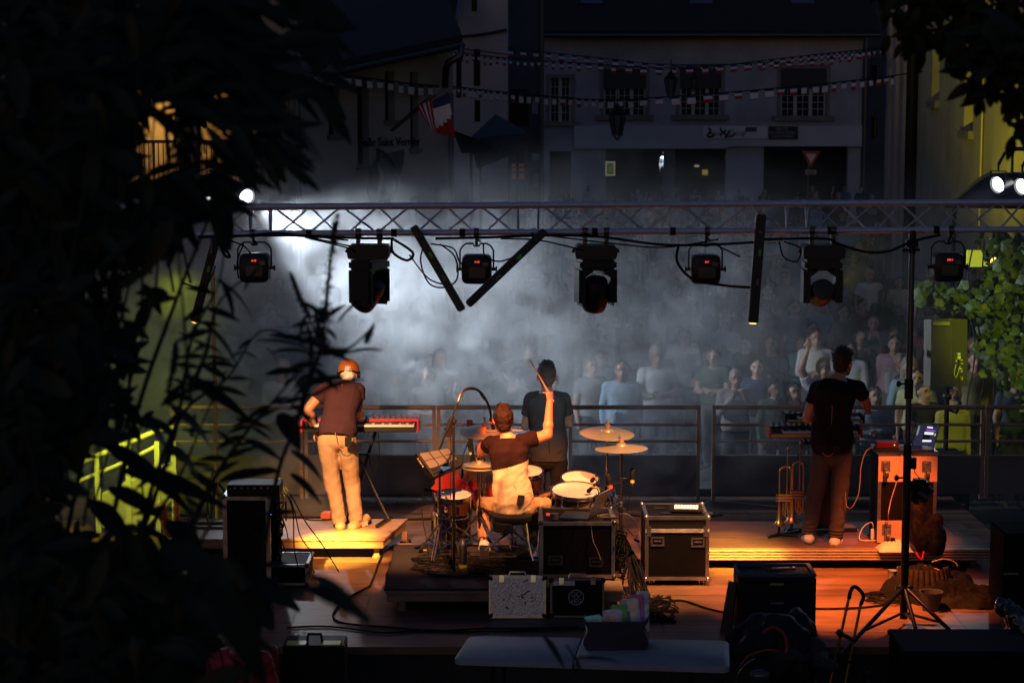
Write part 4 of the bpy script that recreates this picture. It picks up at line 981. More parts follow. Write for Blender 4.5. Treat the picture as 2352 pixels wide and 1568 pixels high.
# aluminium tool case and black case leaning on the drum riser
def lean_case(name, lab, px0, px1, pyb, h, w_, th, yb, m, em, lean=14):
    x0, x1 = at(px0, pyb, yb).x, at(px1, pyb, yb).x; t = thing(name, lab, 'case', ((x0 + x1) / 2, yb, 0))
    M = Matrix.Translation(((x0 + x1) / 2, yb, .006)) @ Matrix.Rotation(R(-lean), 4, 'X'); w = (x1 - x0) / 2
    b = MB(); b.M = M; b.bx(-w + .006, w - .006, .003, th - .003, .006, h - .006); b.build('panels', m, t)
    b = MB(); b.M = M
    for (a0, a1, c0, c1) in ((-w, w, 0, .016), (-w, w, h - .016, h), (-w, -w + .016, .016, h - .016), (w - .016, w, .016, h - .016)):
        b.bx(a0, a1, 0, .02, c0, c1); b.bx(a0, a1, th - .02, th, c0, c1)
    b.build('edge_frame', em, t)
    for sx_ in (-1, 1):
        for zz in (.018, h - .018): b = MB(); b.M = M; b.bx(sx_ * w - .022 + (-.012 if sx_ > 0 else .012), sx_ * w + .022 + (-.012 if sx_ > 0 else .012), -.004, .024, zz - .022, zz + .022, .006); b.build('corner_cap', BLACK, t)
    b = MB(); b.M = M; b.tube([(-.07, th / 2, h), (-.06, th / 2, h + .03), (.06, th / 2, h + .03), (.07, th / 2, h)], .008, 6)
    for e in (-.13, .13): b.bx(e - .02, e + .02, -.006, th / 2, h - .05, h + .006)
    b.build('handle', CHROME, t)
    return t, M, w
scr = mat('scratched_alloy', (.50, .50, .54), .38, .85, col2=(.62, .62, .66), vscale=40, bump=.4, bscale=60)
t, M, w = lean_case('tool_case', 'scuffed silver aluminium case leaning against the drum riser', 1123, 1254, 1430, .345, .46, .11, 15.98, scr, ALU, 9)
b = MB(); b.M = M; rr = random.Random(5)
for i in range(34):
    x_, z_ = rr.gauss(.02, .09), rr.gauss(.18, .08)
    if abs(x_) < w - .04 and .03 < z_ < .31: b.box((x_, .0005, z_), (rr.uniform(.006, .04), .002, rr.uniform(.002, .012)), (0, rr.uniform(-1.2, 1.2), 0))
o = b.build('scuff_marks', mat('dark_smear', (.12, .08, .06), .8), t); o['kind'] = 'stuff'
t, M, w = lean_case('instrument_case', 'black case with a round white emblem leaning right of the silver case', 1264, 1388, 1426, .32, .45, .12, 16.0, LAM, STEEL, 9)
EMB = mat('emblem_print', (.34, .34, .36), .6)
b = MB(); b.M = M; c = (-.01, -.001, .165); n = 30; ro, ri = .064, .058
b.ring_loft([[V((c[0] + r_ * math.cos(2 * PI * i / n), yy, c[2] + r_ * math.sin(2 * PI * i / n))) for i in range(n)] for r_, yy in ((ri, -.001), (ri, -.003), (ro, -.003), (ro, -.001))], cap=False)
for (cx_, cz_) in ((-.030, .190), (.010, .190), (-.010, .170)):
    b.ring_loft([[V((cx_ + r_ * math.cos(2 * PI * i / n), yy, cz_ + r_ * math.sin(2 * PI * i / n))) for i in range(n)] for r_, yy in ((.018, -.001), (.018, -.003), (.021, -.003), (.021, -.001))], cap=False)
e_ = b.build('emblem', EMB, t)
text_mesh('AKG', .045, M @ frame((-.01, -.003, .132), (1, 0, 0), (0, 0, 1)), EMB, 'lettering', e_)
b = MB(); b.M = M; b.bx(-w + .02, -.02, -.003, .0, .262, .30); b.build('blank_tape', mat('white_tape', (.5, .5, .5), .7), t)

# dark equipment case at right rear
y0 = 15.40; q = Q(y0); x0, x1 = q(1696, 1400).x, q(1874, 1400).x; z1 = q(1780, 1317).z
t = thing('equipment_case', 'big black case with two slim metal latches standing at the rear edge of the stage', 'equipment case', ((x0 + x1) / 2, y0 + .2, 0))
b = MB(); b.bx(x0, x1, y0, y0 + .38, .004, z1 - .03, .01); b.build('body', BLACK, t)
b = MB()
for (a0, a1, c0, c1) in ((x0, x1, y0, y0 + .018), (x0, x1, y0 + .362, y0 + .38), (x0, x0 + .018, y0 + .02, y0 + .36), (x1 - .03, x1, y0 + .02, y0 + .36)): b.bx(a0, a1, c0, c1, z1 - .028, z1, .002)
b.build('rim', mat('navy_plastic', (.05, .055, .085), .6, spec=.2), t)
for pz in (1341, 1384):
    c = q(1784, pz); b = MB(); b.bx(c.x - .055, c.x + .055, y0 - .008, y0 - .001, c.z - .008, c.z + .008, .002); b.build('latch', ALU, t)
b = MB(); c = gd(1775, 1306, z1 - .02); b.cap(c, c + V((.13, .02, .0)), .014); b.ell(c + V((.17, .03, .0)), (.02, .02, .016)); tag(b.build('torch', mat('grey_blue_metal', (.2, .2, .28), .35, .6), None, 60), 'small grey torch lying in the top of the big black case', 'torch')
# folded board leaning by it
y0 = 15.5; P0 = [(1651, 1468), (1676, 1470), (1691, 1339), (1674, 1335)]
t = thing('folded_board', 'narrow dark folded board standing upright left of the big black case', 'board', (at(1660, 1468, y0).x, y0, 0))
for k in range(2):
    b = MB(); pts = [at(px + k * 3, py, y0 + .05 * k) for px, py in P0]; b.add(pts + [p + V((0, .03, 0)) for p in pts], [(3, 2, 1, 0), (4, 5, 6, 7), (0, 1, 5, 4), (1, 2, 6, 5), (2, 3, 7, 6), (3, 0, 4, 7)])
    b.build('panel', STEEL if k == 0 else BLACK, t)

# ---------------------------------------------------------------- standing case with castors at right, laptop and interface
y0 = 18.02; q = Q(y0); x0, x1 = q(2016, 1150).x, q(2151, 1150).x; zb_ = .185; zt_ = q(2080, 1036).z; zm0, zm1 = q(2080, 1195).z, q(2080, 1106).z
t = thing('case_lid', 'orange lit flight case standing on end with four castors facing the camera', 'flight case', ((x0 + x1) / 2, y0 + .15, zb_))
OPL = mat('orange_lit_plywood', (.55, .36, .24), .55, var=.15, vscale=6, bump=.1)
b = MB(); b.bx(x0 + .002, x1 - .002, y0 + .012, y0 + .42, zb_ + .003, zt_ - .02); b.build('panels', LAM, t)
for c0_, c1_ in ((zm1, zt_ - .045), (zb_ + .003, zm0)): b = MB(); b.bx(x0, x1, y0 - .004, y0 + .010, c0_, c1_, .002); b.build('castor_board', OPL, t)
b = MB(); b.bx(x0, x0 + .03, y0, y0 + .011, zm0 + .002, zm1 - .002); b.bx(x1 - .03, x1, y0, y0 + .011, zm0 + .002, zm1 - .002)
b.bx(x0 - .004, x1 + .004, y0 - .008, y0 + .03, zt_ - .035, zt_); b.bx(x0 - .004, x0 + .03, y0 + .032, y0 + .42, zt_ - .035, zt_); b.bx(x1 - .03, x1 + .004, y0 + .032, y0 + .42, zt_ - .035, zt_); b.bx(x0 + .031, x1 - .031, y0 + .031, y0 + .42, zt_ - .018, zt_ - .004)
b.build('edge_profiles', EDGE, t)
for (px, py) in ((2034, 1070), (2128, 1071), (2036, 1215), (2130, 1216)):
    c = q(px, py); b = MB(); b.box(c + V((0, -.007, 0)), (.085, .006, .10), None, .002); b.lathe([(.024, 0), (.027, .006), (.020, .020)], c + V((0, -.008, .015)), (0, -1, 0), 16); b.bx(c.x - .020, c.x - .016, y0 - .075, y0 - .03, c.z - .085, c.z + .0); b.bx(c.x + .016, c.x + .020, y0 - .075, y0 - .03, c.z - .085, c.z + .0); b.bx(c.x - .020, c.x + .020, y0 - .04, y0 - .02, c.z - .02, c.z + .02)
    k_ = b.build('castor', ALUD, t, 40); b = MB(); b.cyl((c.x - .014, y0 - .055, c.z - .06), (c.x + .014, y0 - .055, c.z - .06), .045, n=18); b.build('wheel', mat('castor_wheel', (.05, .05, .06), .4), k_, 40)
zc = zt_ + .002
t = thing('laptop', 'open laptop showing dark music software on the orange lit case', 'laptop', (gd(2110, 1030, zc).x, y0 + .2, zc))
b = MB(); c = gd(2098, 1030, zc + .01); b.box((c.x, c.y, zc + .009), (.33, .23, .016), (0, 0, .08), .004); b.build('keyboard_half', mat('space_grey', (.07, .07, .08), .3, .7), t)
yl = y0 + .30; P4 = [at(2092, 1032, yl), at(2144, 1030, yl), at(2160, 978, yl + .03), at(2108, 971, yl + .03)]
b = MB(); b.add(P4 + [p + V((0, .008, 0)) for p in P4], [(3, 2, 1, 0), (4, 5, 6, 7), (0, 1, 5, 4), (1, 2, 6, 5), (2, 3, 7, 6), (3, 0, 4, 7)]); sc_ = b.build('screen', BLACKG, t)
def onq(u, v, o_=-.002): a = P4[0].lerp(P4[1], u); c_ = P4[3].lerp(P4[2], u); return a.lerp(c_, v) + V((0, o_, 0))
def patch(name, u0, u1, v0, v1, m, par, d=-.0015):
    b = MB(); b.add([onq(u0, v0, d), onq(u1, v0, d), onq(u1, v1, d), onq(u0, v1, d)], [(0, 1, 2, 3)]); return b.build(name, m, par)
patch('display', .03, .97, .04, .96, mat('screen_dark', (.01, .01, .02), .3, emit=(.02, .02, .05), estr=1), sc_)
patch('menu_bar', .40, .80, .60, .70, mat('screen_white', (.5, .5, .6), .3, emit=(.8, .75, .85), estr=1.2), sc_, -.003)
patch('menu_bar', .40, .80, .30, .38, MATS['screen_white'], sc_, -.003); patch('title_bar', .45, .70, .86, .92, MATS['screen_white'], sc_, -.003)
patch('wave_strip', .45, .85, .74, .80, mat('screen_violet', (.2, .1, .5), .3, emit=(.25, .08, .5), estr=1), sc_, -.003); patch('side_list', .06, .14, .55, .9, mat('screen_grey', (.1, .1, .1), .3, emit=(.2, .2, .22), estr=1), sc_, -.003)
patch('marker', .86, .90, .56, .66, mat('screen_lime', (.3, .6, .1), .3, emit=(.4, .8, .05), estr=1.2), sc_, -.003)
t = thing('audio_interface', 'small red audio interface left of the open laptop', 'audio interface', (gd(2038, 1030, zc).x, y0 + .1, zc))
c = gd(2036, 1034, zc); b = MB(); b.box((c.x, c.y, zc + .06), (.20, .14, .050), None, .006); b.build('body', mat('red_anodised', (.22, .02, .02), .35, .7), t)
b = MB(); b.box((c.x + .0, c.y, zc + .018), (.22, .15, .03), None, .005); b.build('base_unit', BLACK, t)
b = MB(); b.ell((c.x + .06, c.y - .072, zc + .062), (.004, .003, .004)); b.build('indicator', mat('green_led', (.1, 1, .2), .3, emit=(.1, 1, .2), estr=5), t)
b = MB(); b.tube(smooth_path([q(2072, 1034, .0), at(2068, 1070, y0 - .05), at(2058, 1110, y0 - .07), at(2046, 1150, y0 - .08), at(2040, 1188, y0 - .1), gd(2046, 1215, .19)], 6), .0045, 6)
tag(b.build('cable', mat('pale_cable', (.42, .30, .2), .6), None, 60), 'pale thin cable hanging down the front of the orange lit case', 'cable')
b = MB(); b.tube(smooth_path([q(2012, 1025, .1), at(1990, 1035, 18), at(1978, 1070, 17.98), at(1975, 1110, 17.95), at(1970, 1140, 17.95), at(1955, 1166, 17.95), at(1944, 1160, 18), at(1942, 1130, 18)], 6), .0045, 6)
tag(b.build('cable', mat('grey_cable'), None, 60), 'grey cable looping between the standing case and the man in black', 'cable')
b = MB(); c = gd(2006, 1238, .19); b.box(c + V((0, 0, .05)), (.05, .045, .10), None, .006); tag(b.build('power_adapter', WHITEP), 'white power adapter on the riser left of the standing case', 'power adapter')
b = MB(); b.tube(smooth_path([c + V((0, 0, .10)), c + V((-.02, 0, .16)), c + V((-.10, -.02, .12)), c + V((-.14, -.05, .02)), c + V((-.08, -.1, .01)), c + V((.05, -.08, .01)), c + V((.2, -.12, .01))], 6), .0045, 6)
tag(b.build('cable', WHITEP, None, 60), 'white cable curling round the power adapter', 'cable')
# towel
c = gd(2062, 1262, .2); b = MB(); nx, ny = 26, 14; vs = []; fs = []
for j in range(ny + 1):
    for i in range(nx + 1):
        u, v = i / nx * 2 - 1, j / ny * 2 - 1; h = max(0, 1 - (abs(u) ** 3)) * max(0, 1 - abs(v) ** 3)
        vs.append((c.x + u * .17, c.y + .08 + v * .12 + .02 * mnoise.noise(V((u * 3, v * 2, 1))), .186 + h * (.075 + .03 * mnoise.noise(V((u * 3, v * 3, 4))))))
for j in range(ny):
    for i in range(nx): a = j * (nx + 1) + i; fs.append((a, a + 1, a + nx + 2, a + nx + 1))
b.add(vs, fs); tag(b.build('towel', cloth('towel_cotton', (.72, .62, .52)), None, 80), 'crumpled white towel lying before the standing case', 'towel')
c = gd(2050, 1262, .183); b = MB(); b.lathe([(.030, 0), (.036, .015), (.034, .035), (.022, .045)], c, n=18, cap=True); b2 = b.build('mute', EDGE, None, 50); tag(b2, 'small trumpet mute with metal foot beside the towel', 'trumpet mute')
b = MB(); b.lathe([(.022, .046), (.030, .05), (.018, .11)], c, n=18, cap=True); o = b.build('rubber_cone', RUBBER, b2, 50)

# two synthesizers on column stand
Yk = 18.62; q = Q(Yk)
t = thing('keyboard_stand', 'dark column stand carrying the two synthesizers at right', 'keyboard stand', (q(1888, 1200).x, Yk, .18))
xc = q(1886, 1200).x; zf = gd(1886, 1232, .18)
b = MB(); b.add([(xc - .07, Yk - .04, .2), (xc + .09, Yk - .04, .2), (xc + .09, Yk + .05, .2), (xc - .07, Yk + .05, .2), (xc - .05, Yk - .04, 1.0), (xc + .08, Yk - .04, 1.0), (xc + .08, Yk + .05, 1.0), (xc - .05, Yk + .05, 1.0)], [(3, 2, 1, 0), (4, 5, 6, 7), (0, 1, 5, 4), (1, 2, 6, 5), (2, 3, 7, 6), (3, 0, 4, 7)])
b.build('column', mat('stand_graphite', (.03, .03, .034), .3, .7), t)
b = MB(); a = gd(1808, 1228, .19); c = gd(1975, 1226, .19); b.bx(a.x, xc - .072, Yk - .1, Yk - .04, .184, .21); b.bx(xc + .092, c.x, Yk - .1, Yk - .04, .184, .21); b.build('foot', STD, t)
def synth(name, lab, pxl, pxr, pyt, pyb, Y_, depth, endc, keyc, cat='synthesizer', kx=None, tilt=0):
    xl, xr = at(pxl, pyb, Y_).x, at(pxr, pyb, Y_).x; zb_ = at(pxl, pyb, Y_).z; h = at(pxl, pyt, Y_ + depth * .5).z - zb_; h = max(.07, h)
    t = thing(name, lab, cat, ((xl + xr) / 2, Y_ + depth / 2, zb_))
    b = MB(); b.bx(xl + .02, xr - .02, Y_, Y_ + depth, zb_, zb_ + h * .45, .006); b.bx(xl + .02, xr - .02, Y_ + depth * .52, Y_ + depth, zb_ + h * .46, zb_ + h * .9, .006); b.build('chassis', BLACKG, t)
    b = MB(); b.bx(xl + .02, xr - .02, Y_ - .006, Y_ - .001, zb_ + .006, zb_ + h * .40, .002); b.build('front_strip', mat(name + '_strip', keyc, .4), t)
    for X in (xl, xr - .018): b = MB(); b.bx(X, X + .018, Y_ - .012, Y_ + depth + .01, zb_ - .004, zb_ + h, .006); b.build('end_cheek', endc, t)
    k0, k1 = (xl + .13, xr - .03) if kx is None else kx; nk = int((k1 - k0) / .0235); b = MB(); c_ = MB()
    for i in range(nk): b.bx(k0 + i * .0235 + .0008, k0 + (i + 1) * .0235 - .0008, Y_ + .004, Y_ + depth * .50, zb_ + h * .46, zb_ + h * .60)
    for i in range(nk - 1):
        if i % 7 in (0, 1, 3, 4, 5): c_.bx(k0 + (i + 1) * .0235 - .007, k0 + (i + 1) * .0235 + .006, Y_ + depth * .20, Y_ + depth * .50, zb_ + h * .61, zb_ + h * .74)
    o = b.build('white_keys', WHITEP, t); c_.build('black_keys', BLACKG, o)
    b = MB()
    for i in range(int((xr - xl - .1) / .055)):
        for j in range(3):
            if (i * 5 + j * 3) % 7: b.cyl((xl + .07 + i * .055, Y_ + depth * (.60 + .14 * j), zb_ + h * .9), (xl + .07 + i * .055, Y_ + depth * (.60 + .14 * j), zb_ + h * .9 + .022), .010, .008, 8)
    o = b.build('control_knobs', mat('knob_grey', (.10, .10, .10), .4), t); o['kind'] = 'stuff'
    return t, zb_ + h * .9, Y_ + depth * .75
s1, zt1, yt1 = synth('synthesizer', 'lower larger synthesizer with red end cheeks before the man in black', 1767, 1981, 977, 1005, 18.50, .32, mat('red_cheek', (.42, .03, .02), .4), (.55, .32, .14))
s2, zt2, yt2 = synth('synthesizer', 'upper small synthesizer stacked above the larger one at right', 1803, 1986, 948, 970, 18.68, .26, BLACK, (.55, .33, .15))
b = MB(); x_ = at(1880, 950, 18.8).x; b.box((x_, yt2 - .03, zt2 + .012), (.09, .05, .02)); b.build('display', mat('cyan_display', (.05, .4, .4), .3, emit=(.1, .75, .7), estr=.8), s2)
for X in (1845, 1955):
    xx = at(X, 990, 18.7).x; z_a, z_b = at(X, 1006, 18.6).z, at(X, 972, 18.7).z
    b = MB(); b.bx(xx - .012, xx + .012, 18.52, 18.92, z_a - .03, z_a - .006); b.bx(xx - .012, xx + .012, 18.86, 18.90, z_a - .005, z_b - .006); b.bx(xx - .012, xx + .012, 18.66, 18.855, z_b - .022, z_b - .006); b.build('arm', STD, t)
b = MB(); b.bx(at(1845, 990, 18.6).x, at(1955, 990, 18.6).x, 18.60, 18.66, at(1900, 1006, 18.6).z - .055, at(1900, 1006, 18.6).z - .032); b.build('cross_beam', STD, t)
b = MB(); b.tube(smooth_path([at(1848, 1006, 18.7), at(1836, 1040, 18.7), at(1833, 1050, 18.7), at(1845, 1066, 18.7), at(1856, 1070, 18.68)], 5), .004, 5); tag(b.build('cable', RUBBER, None, 60), 'thin black cable hanging under the lower synthesizer', 'cable')

# trumpet and flugelhorn on a stand
BRASS = mat('brass', (.85, .52, .15), .32, 1.0); COPPER = mat('red_brass', (.70, .30, .13), .34, 1.0)
q = Q(18.35)
t = thing('horn_stand', 'low black instrument stand holding trumpet and flugelhorn', 'instrument stand', (q(1797, 1230).x, 18.35, .18))
b = MB(); b.cyl(q(1789, 1222), q(1789, 1195), .013, n=8); b.build('peg', STD, t); b = MB(); b.cyl(q(1818, 1217), q(1817, 1190), .013, n=8); b.build('peg', STD, t)
for (a, c) in (((1766, 1234, -.12), (1832, 1222, .12)), ((1786, 1222, 0), (1830, 1234, -.1)), ((1800, 1222, 0), (1812, 1214, .28))):
    A, C_ = q(*a), q(*c); A.z = C_.z = .20; b = MB(); b.cap(A, C_, .013); b.build('foot', STD, t, 60)
def horn(name, lab, pxc, top, bellr, m, w, bell_y, cone):
    t = thing(name, lab, name, q(pxc, bell_y))
    c = q(pxc, bell_y); zb_ = c.z; s = 1 / 253
    b = MB()
    if cone: b.lathe([(bellr, 0), (bellr * .8, .014), (bellr * .5, .05), (.030, .12), (.020, .24), (.013, .38), (.011, .52)], c, n=24); hz = .52
    else: b.lathe([(bellr, 0), (bellr * .72, .012), (bellr * .38, .045), (.017, .12), (.009, .22), (.0065, .50)], c, n=24); hz = .50
    bt = c + V((0, 0, hz)); e = V((w, 0, 0))
    b.tube([bt + V((w / 2 * (1 - math.cos(a)), 0, w / 2 * math.sin(a))) for a in [PI * i / 10 for i in range(11)]], .0085, 8)
    b.tube([bt + e, c + e + V((0, 0, .12)), c + e + V((-.01, 0, .09)), c + e + V((-.03, 0, .085))], .0075, 8)
    b.build('bell', m, t, 60)
    b = MB(); x2 = c + V((w * .62, -.02, 0)); b.tube([x2 + V((0, 0, hz + .20)), x2 + V((0, 0, .16)), x2 + V((.02, 0, .12)), x2 + V((.04, 0, .16)), x2 + V((.04, 0, .35))], .0062, 8)
    b.build('lead_pipe', m, t, 60)
    b = MB(); b.lathe([(.0062, 0), (.008, .03), (.013, .055), (.013, .062)], x2 + V((0, 0, hz + .20)), n=12, cap=True); b.build('mouthpiece', CHROME, t, 50)
    for k in range(3):
        b = MB(); a = c + V((w * .35 + .0, -.035, .24 + k * .026)); b.cyl(a + V((-.05, 0, 0)), a + V((.07, 0, .0)), .0115, n=12); b.cyl(a + V((-.07, 0, 0)), a + V((-.05, 0, 0)), .005, n=6); b.ell(a + V((-.072, 0, 0)), (.004, .009, .009)); b.build('valve', m, t, 50)
    for k in range(2):
        b = MB(); a = c + V((w * .3 + k * .02, -.03, .22)); b.tube([a, a + V((0, 0, -.11 - k * .02)), a + V((.012, 0, -.125 - k * .02)), a + V((.024, 0, -.11 - k * .02)), a + V((.024, 0, 0))], .005, 7); b.build('slide', m, t, 60)
horn('trumpet', 'gold trumpet standing bell down on the low stand', 1789, 0, .062, BRASS, .11, 1205, False)
horn('flugelhorn', 'reddish flugelhorn standing bell down right of the gold trumpet', 1819, 0, .075, COPPER, .10, 1198, True)

# ---------------------------------------------------------------- red stage piano on X stand
Yk = 18.95
t, zk, yk = synth('stage_piano', 'long red stage piano with many knobs on an X stand', 690, 962, 960, 992, Yk, .34, mat('red_lacquer', (.55, .02, .035), .35, coat=.4), (.02, .015, .015), 'keyboard')
b = MB(); xl, xr = at(690, 990, Yk).x, at(962, 990, Yk).x; b.bx(xl + .02, xr - .02, Yk + .33, Yk + .345, at(800, 990, Yk).z, zk + .002); b.bx(xl + .02, xr - .02, Yk + .172, Yk + .176, zk - .02, zk + .002); b.build('red_back', MATS['red_lacquer'], t)
q = Q(19.0)
t = thing('keyboard_stand', 'black X shaped stand under the red stage piano', 'keyboard stand', (q(840, 1100).x, 19.0, .2))
xf = q(893, 1203); A = q(870, 1190, -.25); A.z = .22
for (p0_, p1_) in (((892, 1201, -.1), (795, 992, .12)), ((798, 1201, -.1), (862, 992, .12))):
    b = MB(); a, c = q(*p0_), q(*p1_); a.z = .225; b.cyl(a, c, .016, n=8); b.build('beam', STD, t, 40)
for px in (893, 797):
    a, c = gd(px - 27, 1207, .222), gd(px + 2, 1192, .222); b = MB(); b.cap(a, c + V((0, .1, 0)), .019); b.build('foot', STD, t, 60)
b = MB(); b.cyl(q(795, 992, -.0), q(795, 992, .3), .015, n=8); b.cyl(q(862, 992, -.0), q(862, 992, .3), .015, n=8); b.build('support_bars', STD, t)
b = MB(); c = q(848, 1043); b.box(c, (.22, .03, .02), None, .004); b.build('cable_rest', STD, t)
b = MB(); b.tube(smooth_path([q(869, 992, .1), q(871, 1040, .1), q(866, 1070, .1), q(860, 1085, .1), q(852, 1070, .1), q(848, 1045, .05)], 6), .0045, 6); tag(b.build('cable', RUBBER, None, 60), 'thin black cable loop hanging under the right part of the red piano', 'cable')
c = gd(838, 1206, .2); b = MB(); b.box(c + V((0, .12, .02)), (.09, .13, .035), (0, 0, .3), .006); tag(b.build('foot_pedal', BLACK), 'black foot pedal in front of the right shoe of the keyboard player', 'pedal')
c = gd(752, 1190, .2); b = MB(); b.box(c + V((0, 0, .035)), (.10, .13, .06), (0, 0, -.2), .006); t = b.build('effect_pedal', mat('orange_pedal', (.5, .1, .03), .5)); tag(t, 'small orange effect pedal left of the keyboard player', 'pedal')
b = MB(); b.tube([V((c.x - .08 + .13 * math.cos(a) , c.y - .05 + .08 * math.sin(a), .21)) for a in [2 * PI * i / 20 for i in range(22)]], .006, 6); tag(b.build('cable', RUBBER, None, 60), 'small ring of black cable on the keyboard riser', 'cable')
# ---------------------------------------------------------------- drum kit
CYM = mat('cymbal_bronze', (.66, .58, .40), .34, .65, var=.12, vscale=4)
HEADM = mat('drum_head', (.62, .50, .44), .4, var=.1, vscale=5)
DRUMB = mat('drum_lacquer', (.05, .018, .010), .12, .2, coat=1.0)
def cymbal(px, py, pw, Y_, lab, tilt=(0, 0), stand_to=None, grp='bronze cymbals of the drum kit', sx=0, hat=False):
    c = at(px, py, Y_); r = (at(px + pw / 2, py, Y_) - at(px - pw / 2, py, Y_)).length / 2
    t = thing('cymbal', lab, 'cymbal', c, grp); M = Matrix.Translation(c) @ Euler((tilt[0], tilt[1], 0)).to_matrix().to_4x4()
    b = MB(); b.M = M; b.lathe([(.008, .034), (.03, .030), (r * .20, .016), (r * .22, .008), (r * .6, -.004), (r * .97, -.022), (r, -.024), (r, -.026), (r * .6, -.008), (r * .2, .004), (.008, .028)], n=48); b.build('plate', CYM, t, 50)
    b = MB(); b.M = M; b.lathe([(.026, .036), (.026, .062), (.018, .064), (.006, .066), (.006, .10), (.014, .102), (.014, .112), (.004, .114)], n=12, cap=True); b.build('felt_and_nut', mat('felt', (.32, .2, .17), .9) if not hat else CHROME, t, 40)
    return c
def tripod(name, lab, top, Y_, zf, rleg=.30, m=CHROME, ang0=.5, r=.011, hubh=.30, cat='stand', grp=None):
    top = V(top); f = V((top.x, top.y, zf)); t = thing(name, lab, cat, f, grp)
    h = top.z - zf; b = MB(); b.cyl(f + V((0, 0, .05)), f + V((0, 0, h * .5)), r * 1.3, n=10); b.cyl(f + V((0, 0, h * .5)), top, r, n=10); b.build('tube', m, t, 40)
    b = MB(); b.cyl(f + V((0, 0, h * .48)), f + V((0, 0, h * .52)), r * 1.9, n=10); b.cyl(f + V((0, 0, h * .5)), f + V((.045, -.02, h * .5)), .007, n=6); b.build('clamp', m, t, 40); b = MB(); b.cyl(f + V((0, 0, hubh)), f + V((0, 0, hubh + .05)), r * 2.1, n=10); b.build('leg_collar', m, t, 40)
    for k in range(3):
        a = ang0 + 2 * PI * k / 3; e = f + V((rleg * math.cos(a), rleg * math.sin(a), .012)); u = V((-math.sin(a), math.cos(a), 0)) * .010
        b = MB()
        for s_ in (-1, 1): b.cyl(f + V((0, 0, hubh + .02)) + u * s_, e + u * s_, .006, n=6); b.cyl(f + V((0, 0, .07)) + u * s_, (f + V((0, 0, hubh))).lerp(e, .55) + u * s_, .005, n=6)
        l_ = b.build('leg', m, t, 50); b = MB(); b.cap(e, e + V((-.03 * math.cos(a), -.03 * math.sin(a), .012)), .014); b.build('rubber_foot', RUBBER, l_, 60)
    return t
def drum(name, lab, c, r, h, axis=(0, 0, 1), m=DRUMB, lugs=8, grp=None, head=HEADM, cat='drum'):
    c = V(c); d = V(axis).normalized(); t = thing(name, lab, cat, c, grp); u = d.orthogonal().normalized(); w = d.cross(u)
    b = MB(); b.lathe([(r, 0), (r, h)], c, d, 36); b.build('shell', m, t, 50)
    b = MB(); b.lathe([(.002, h + .010), (r - .004, h + .010)], c, d, 36); b.build('drum_head', head, t)
    b = MB(); b.lathe([(.002, -.004), (r - .004, -.004)], c, d, 36); b.build('bottom_head', head, t)
    for z_ in (h, 0):
        s_ = 1 if z_ else -1; b = MB(); b.lathe([(r + .002, z_ - s_ * .018), (r + .009, z_ - s_ * .018), (r + .009, z_ - s_ * .012), (r + .004, z_ - s_ * .010), (r + .004, z_ + s_ * .014), (r + .011, z_ + s_ * .016), (r + .006, z_ + s_ * .020), (r - .003, z_ + s_ * .016), (r - .003, z_ - s_ * .016)], c, d, 36); b.build('hoop', CHROME, t, 50)
    for k in range(lugs):
        a = 2 * PI * (k + .3) / lugs; rd = u * math.cos(a) + w * math.sin(a); b = MB()
        b.cyl(c + rd * (r + .008) + d * .0, c + rd * (r + .008) + d * h, .0035, n=5); b.box(c + rd * (r + .008) + d * h * .5, (.018, .022, h * .42), Matrix((rd, d.cross(rd), d)).transposed(), .004); b.build('lug', CHROME, t, 50)
    return t
DF = .195
# cymbals with stands
c = cymbal(1395, 990, 125, 17.95, 'highest cymbal at right of the kit, tilted towards the drummer', (.10, .04))
tripod('cymbal_stand', 'thin chrome stand under the highest right cymbal', c - V((0, 0, .01)), 17.95, DF, .30, ang0=.2, grp='chrome cymbal stands')
c = cymbal(1427, 1024, 122, 17.75, 'cymbal just below and right of the highest one', (.0, -.02))
tripod('cymbal_stand', 'dark stand under the lower right cymbal', c - V((0, 0, .01)), 17.75, 0, .30, m=STEEL, ang0=.9, grp='chrome cymbal stands', r=.014)
c = cymbal(1113, 986, 116, 18.05, 'upper left cymbal half behind the fist of the drummer', (.14, .0))
tripod('cymbal_stand', 'chrome stand under the upper left cymbal', c - V((0, 0, .01)), 18.05, DF, .3, ang0=.4, grp='chrome cymbal stands')
c = cymbal(1102, 1064, 84, 17.75, 'pair of hi hat cymbals left of the drummer', (.10, .0), hat=True)
M = Matrix.Translation(c - V((0, 0, .035))) @ Matrix.Rotation(PI, 4, 'X'); b = MB(); b.M = M; b.lathe([(.008, .034), (.03, .030), (.045, .008), (.16, -.020), (.163, -.022)], n=40); o = b.build('lower_plate', CYM, [k for k in bpy.data.objects if k.get('label', '').startswith('pair of hi hat')][0], 60)
t = tripod('hi_hat_stand', 'chrome hi hat stand with foot pedal left of the drummer', c + V((0, 0, -.03)), 17.75, DF, .27, ang0=1.2)
b = MB(); p = gd(1112, 1288, DF); b.box((p.x, p.y + .10, DF + .05), (.085, .28, .012), (.28, 0, 0), .004); b.box((p.x, p.y + .02, DF + .008), (.10, .14, .012), None, .003); b.build('pedal', STEEL, t)
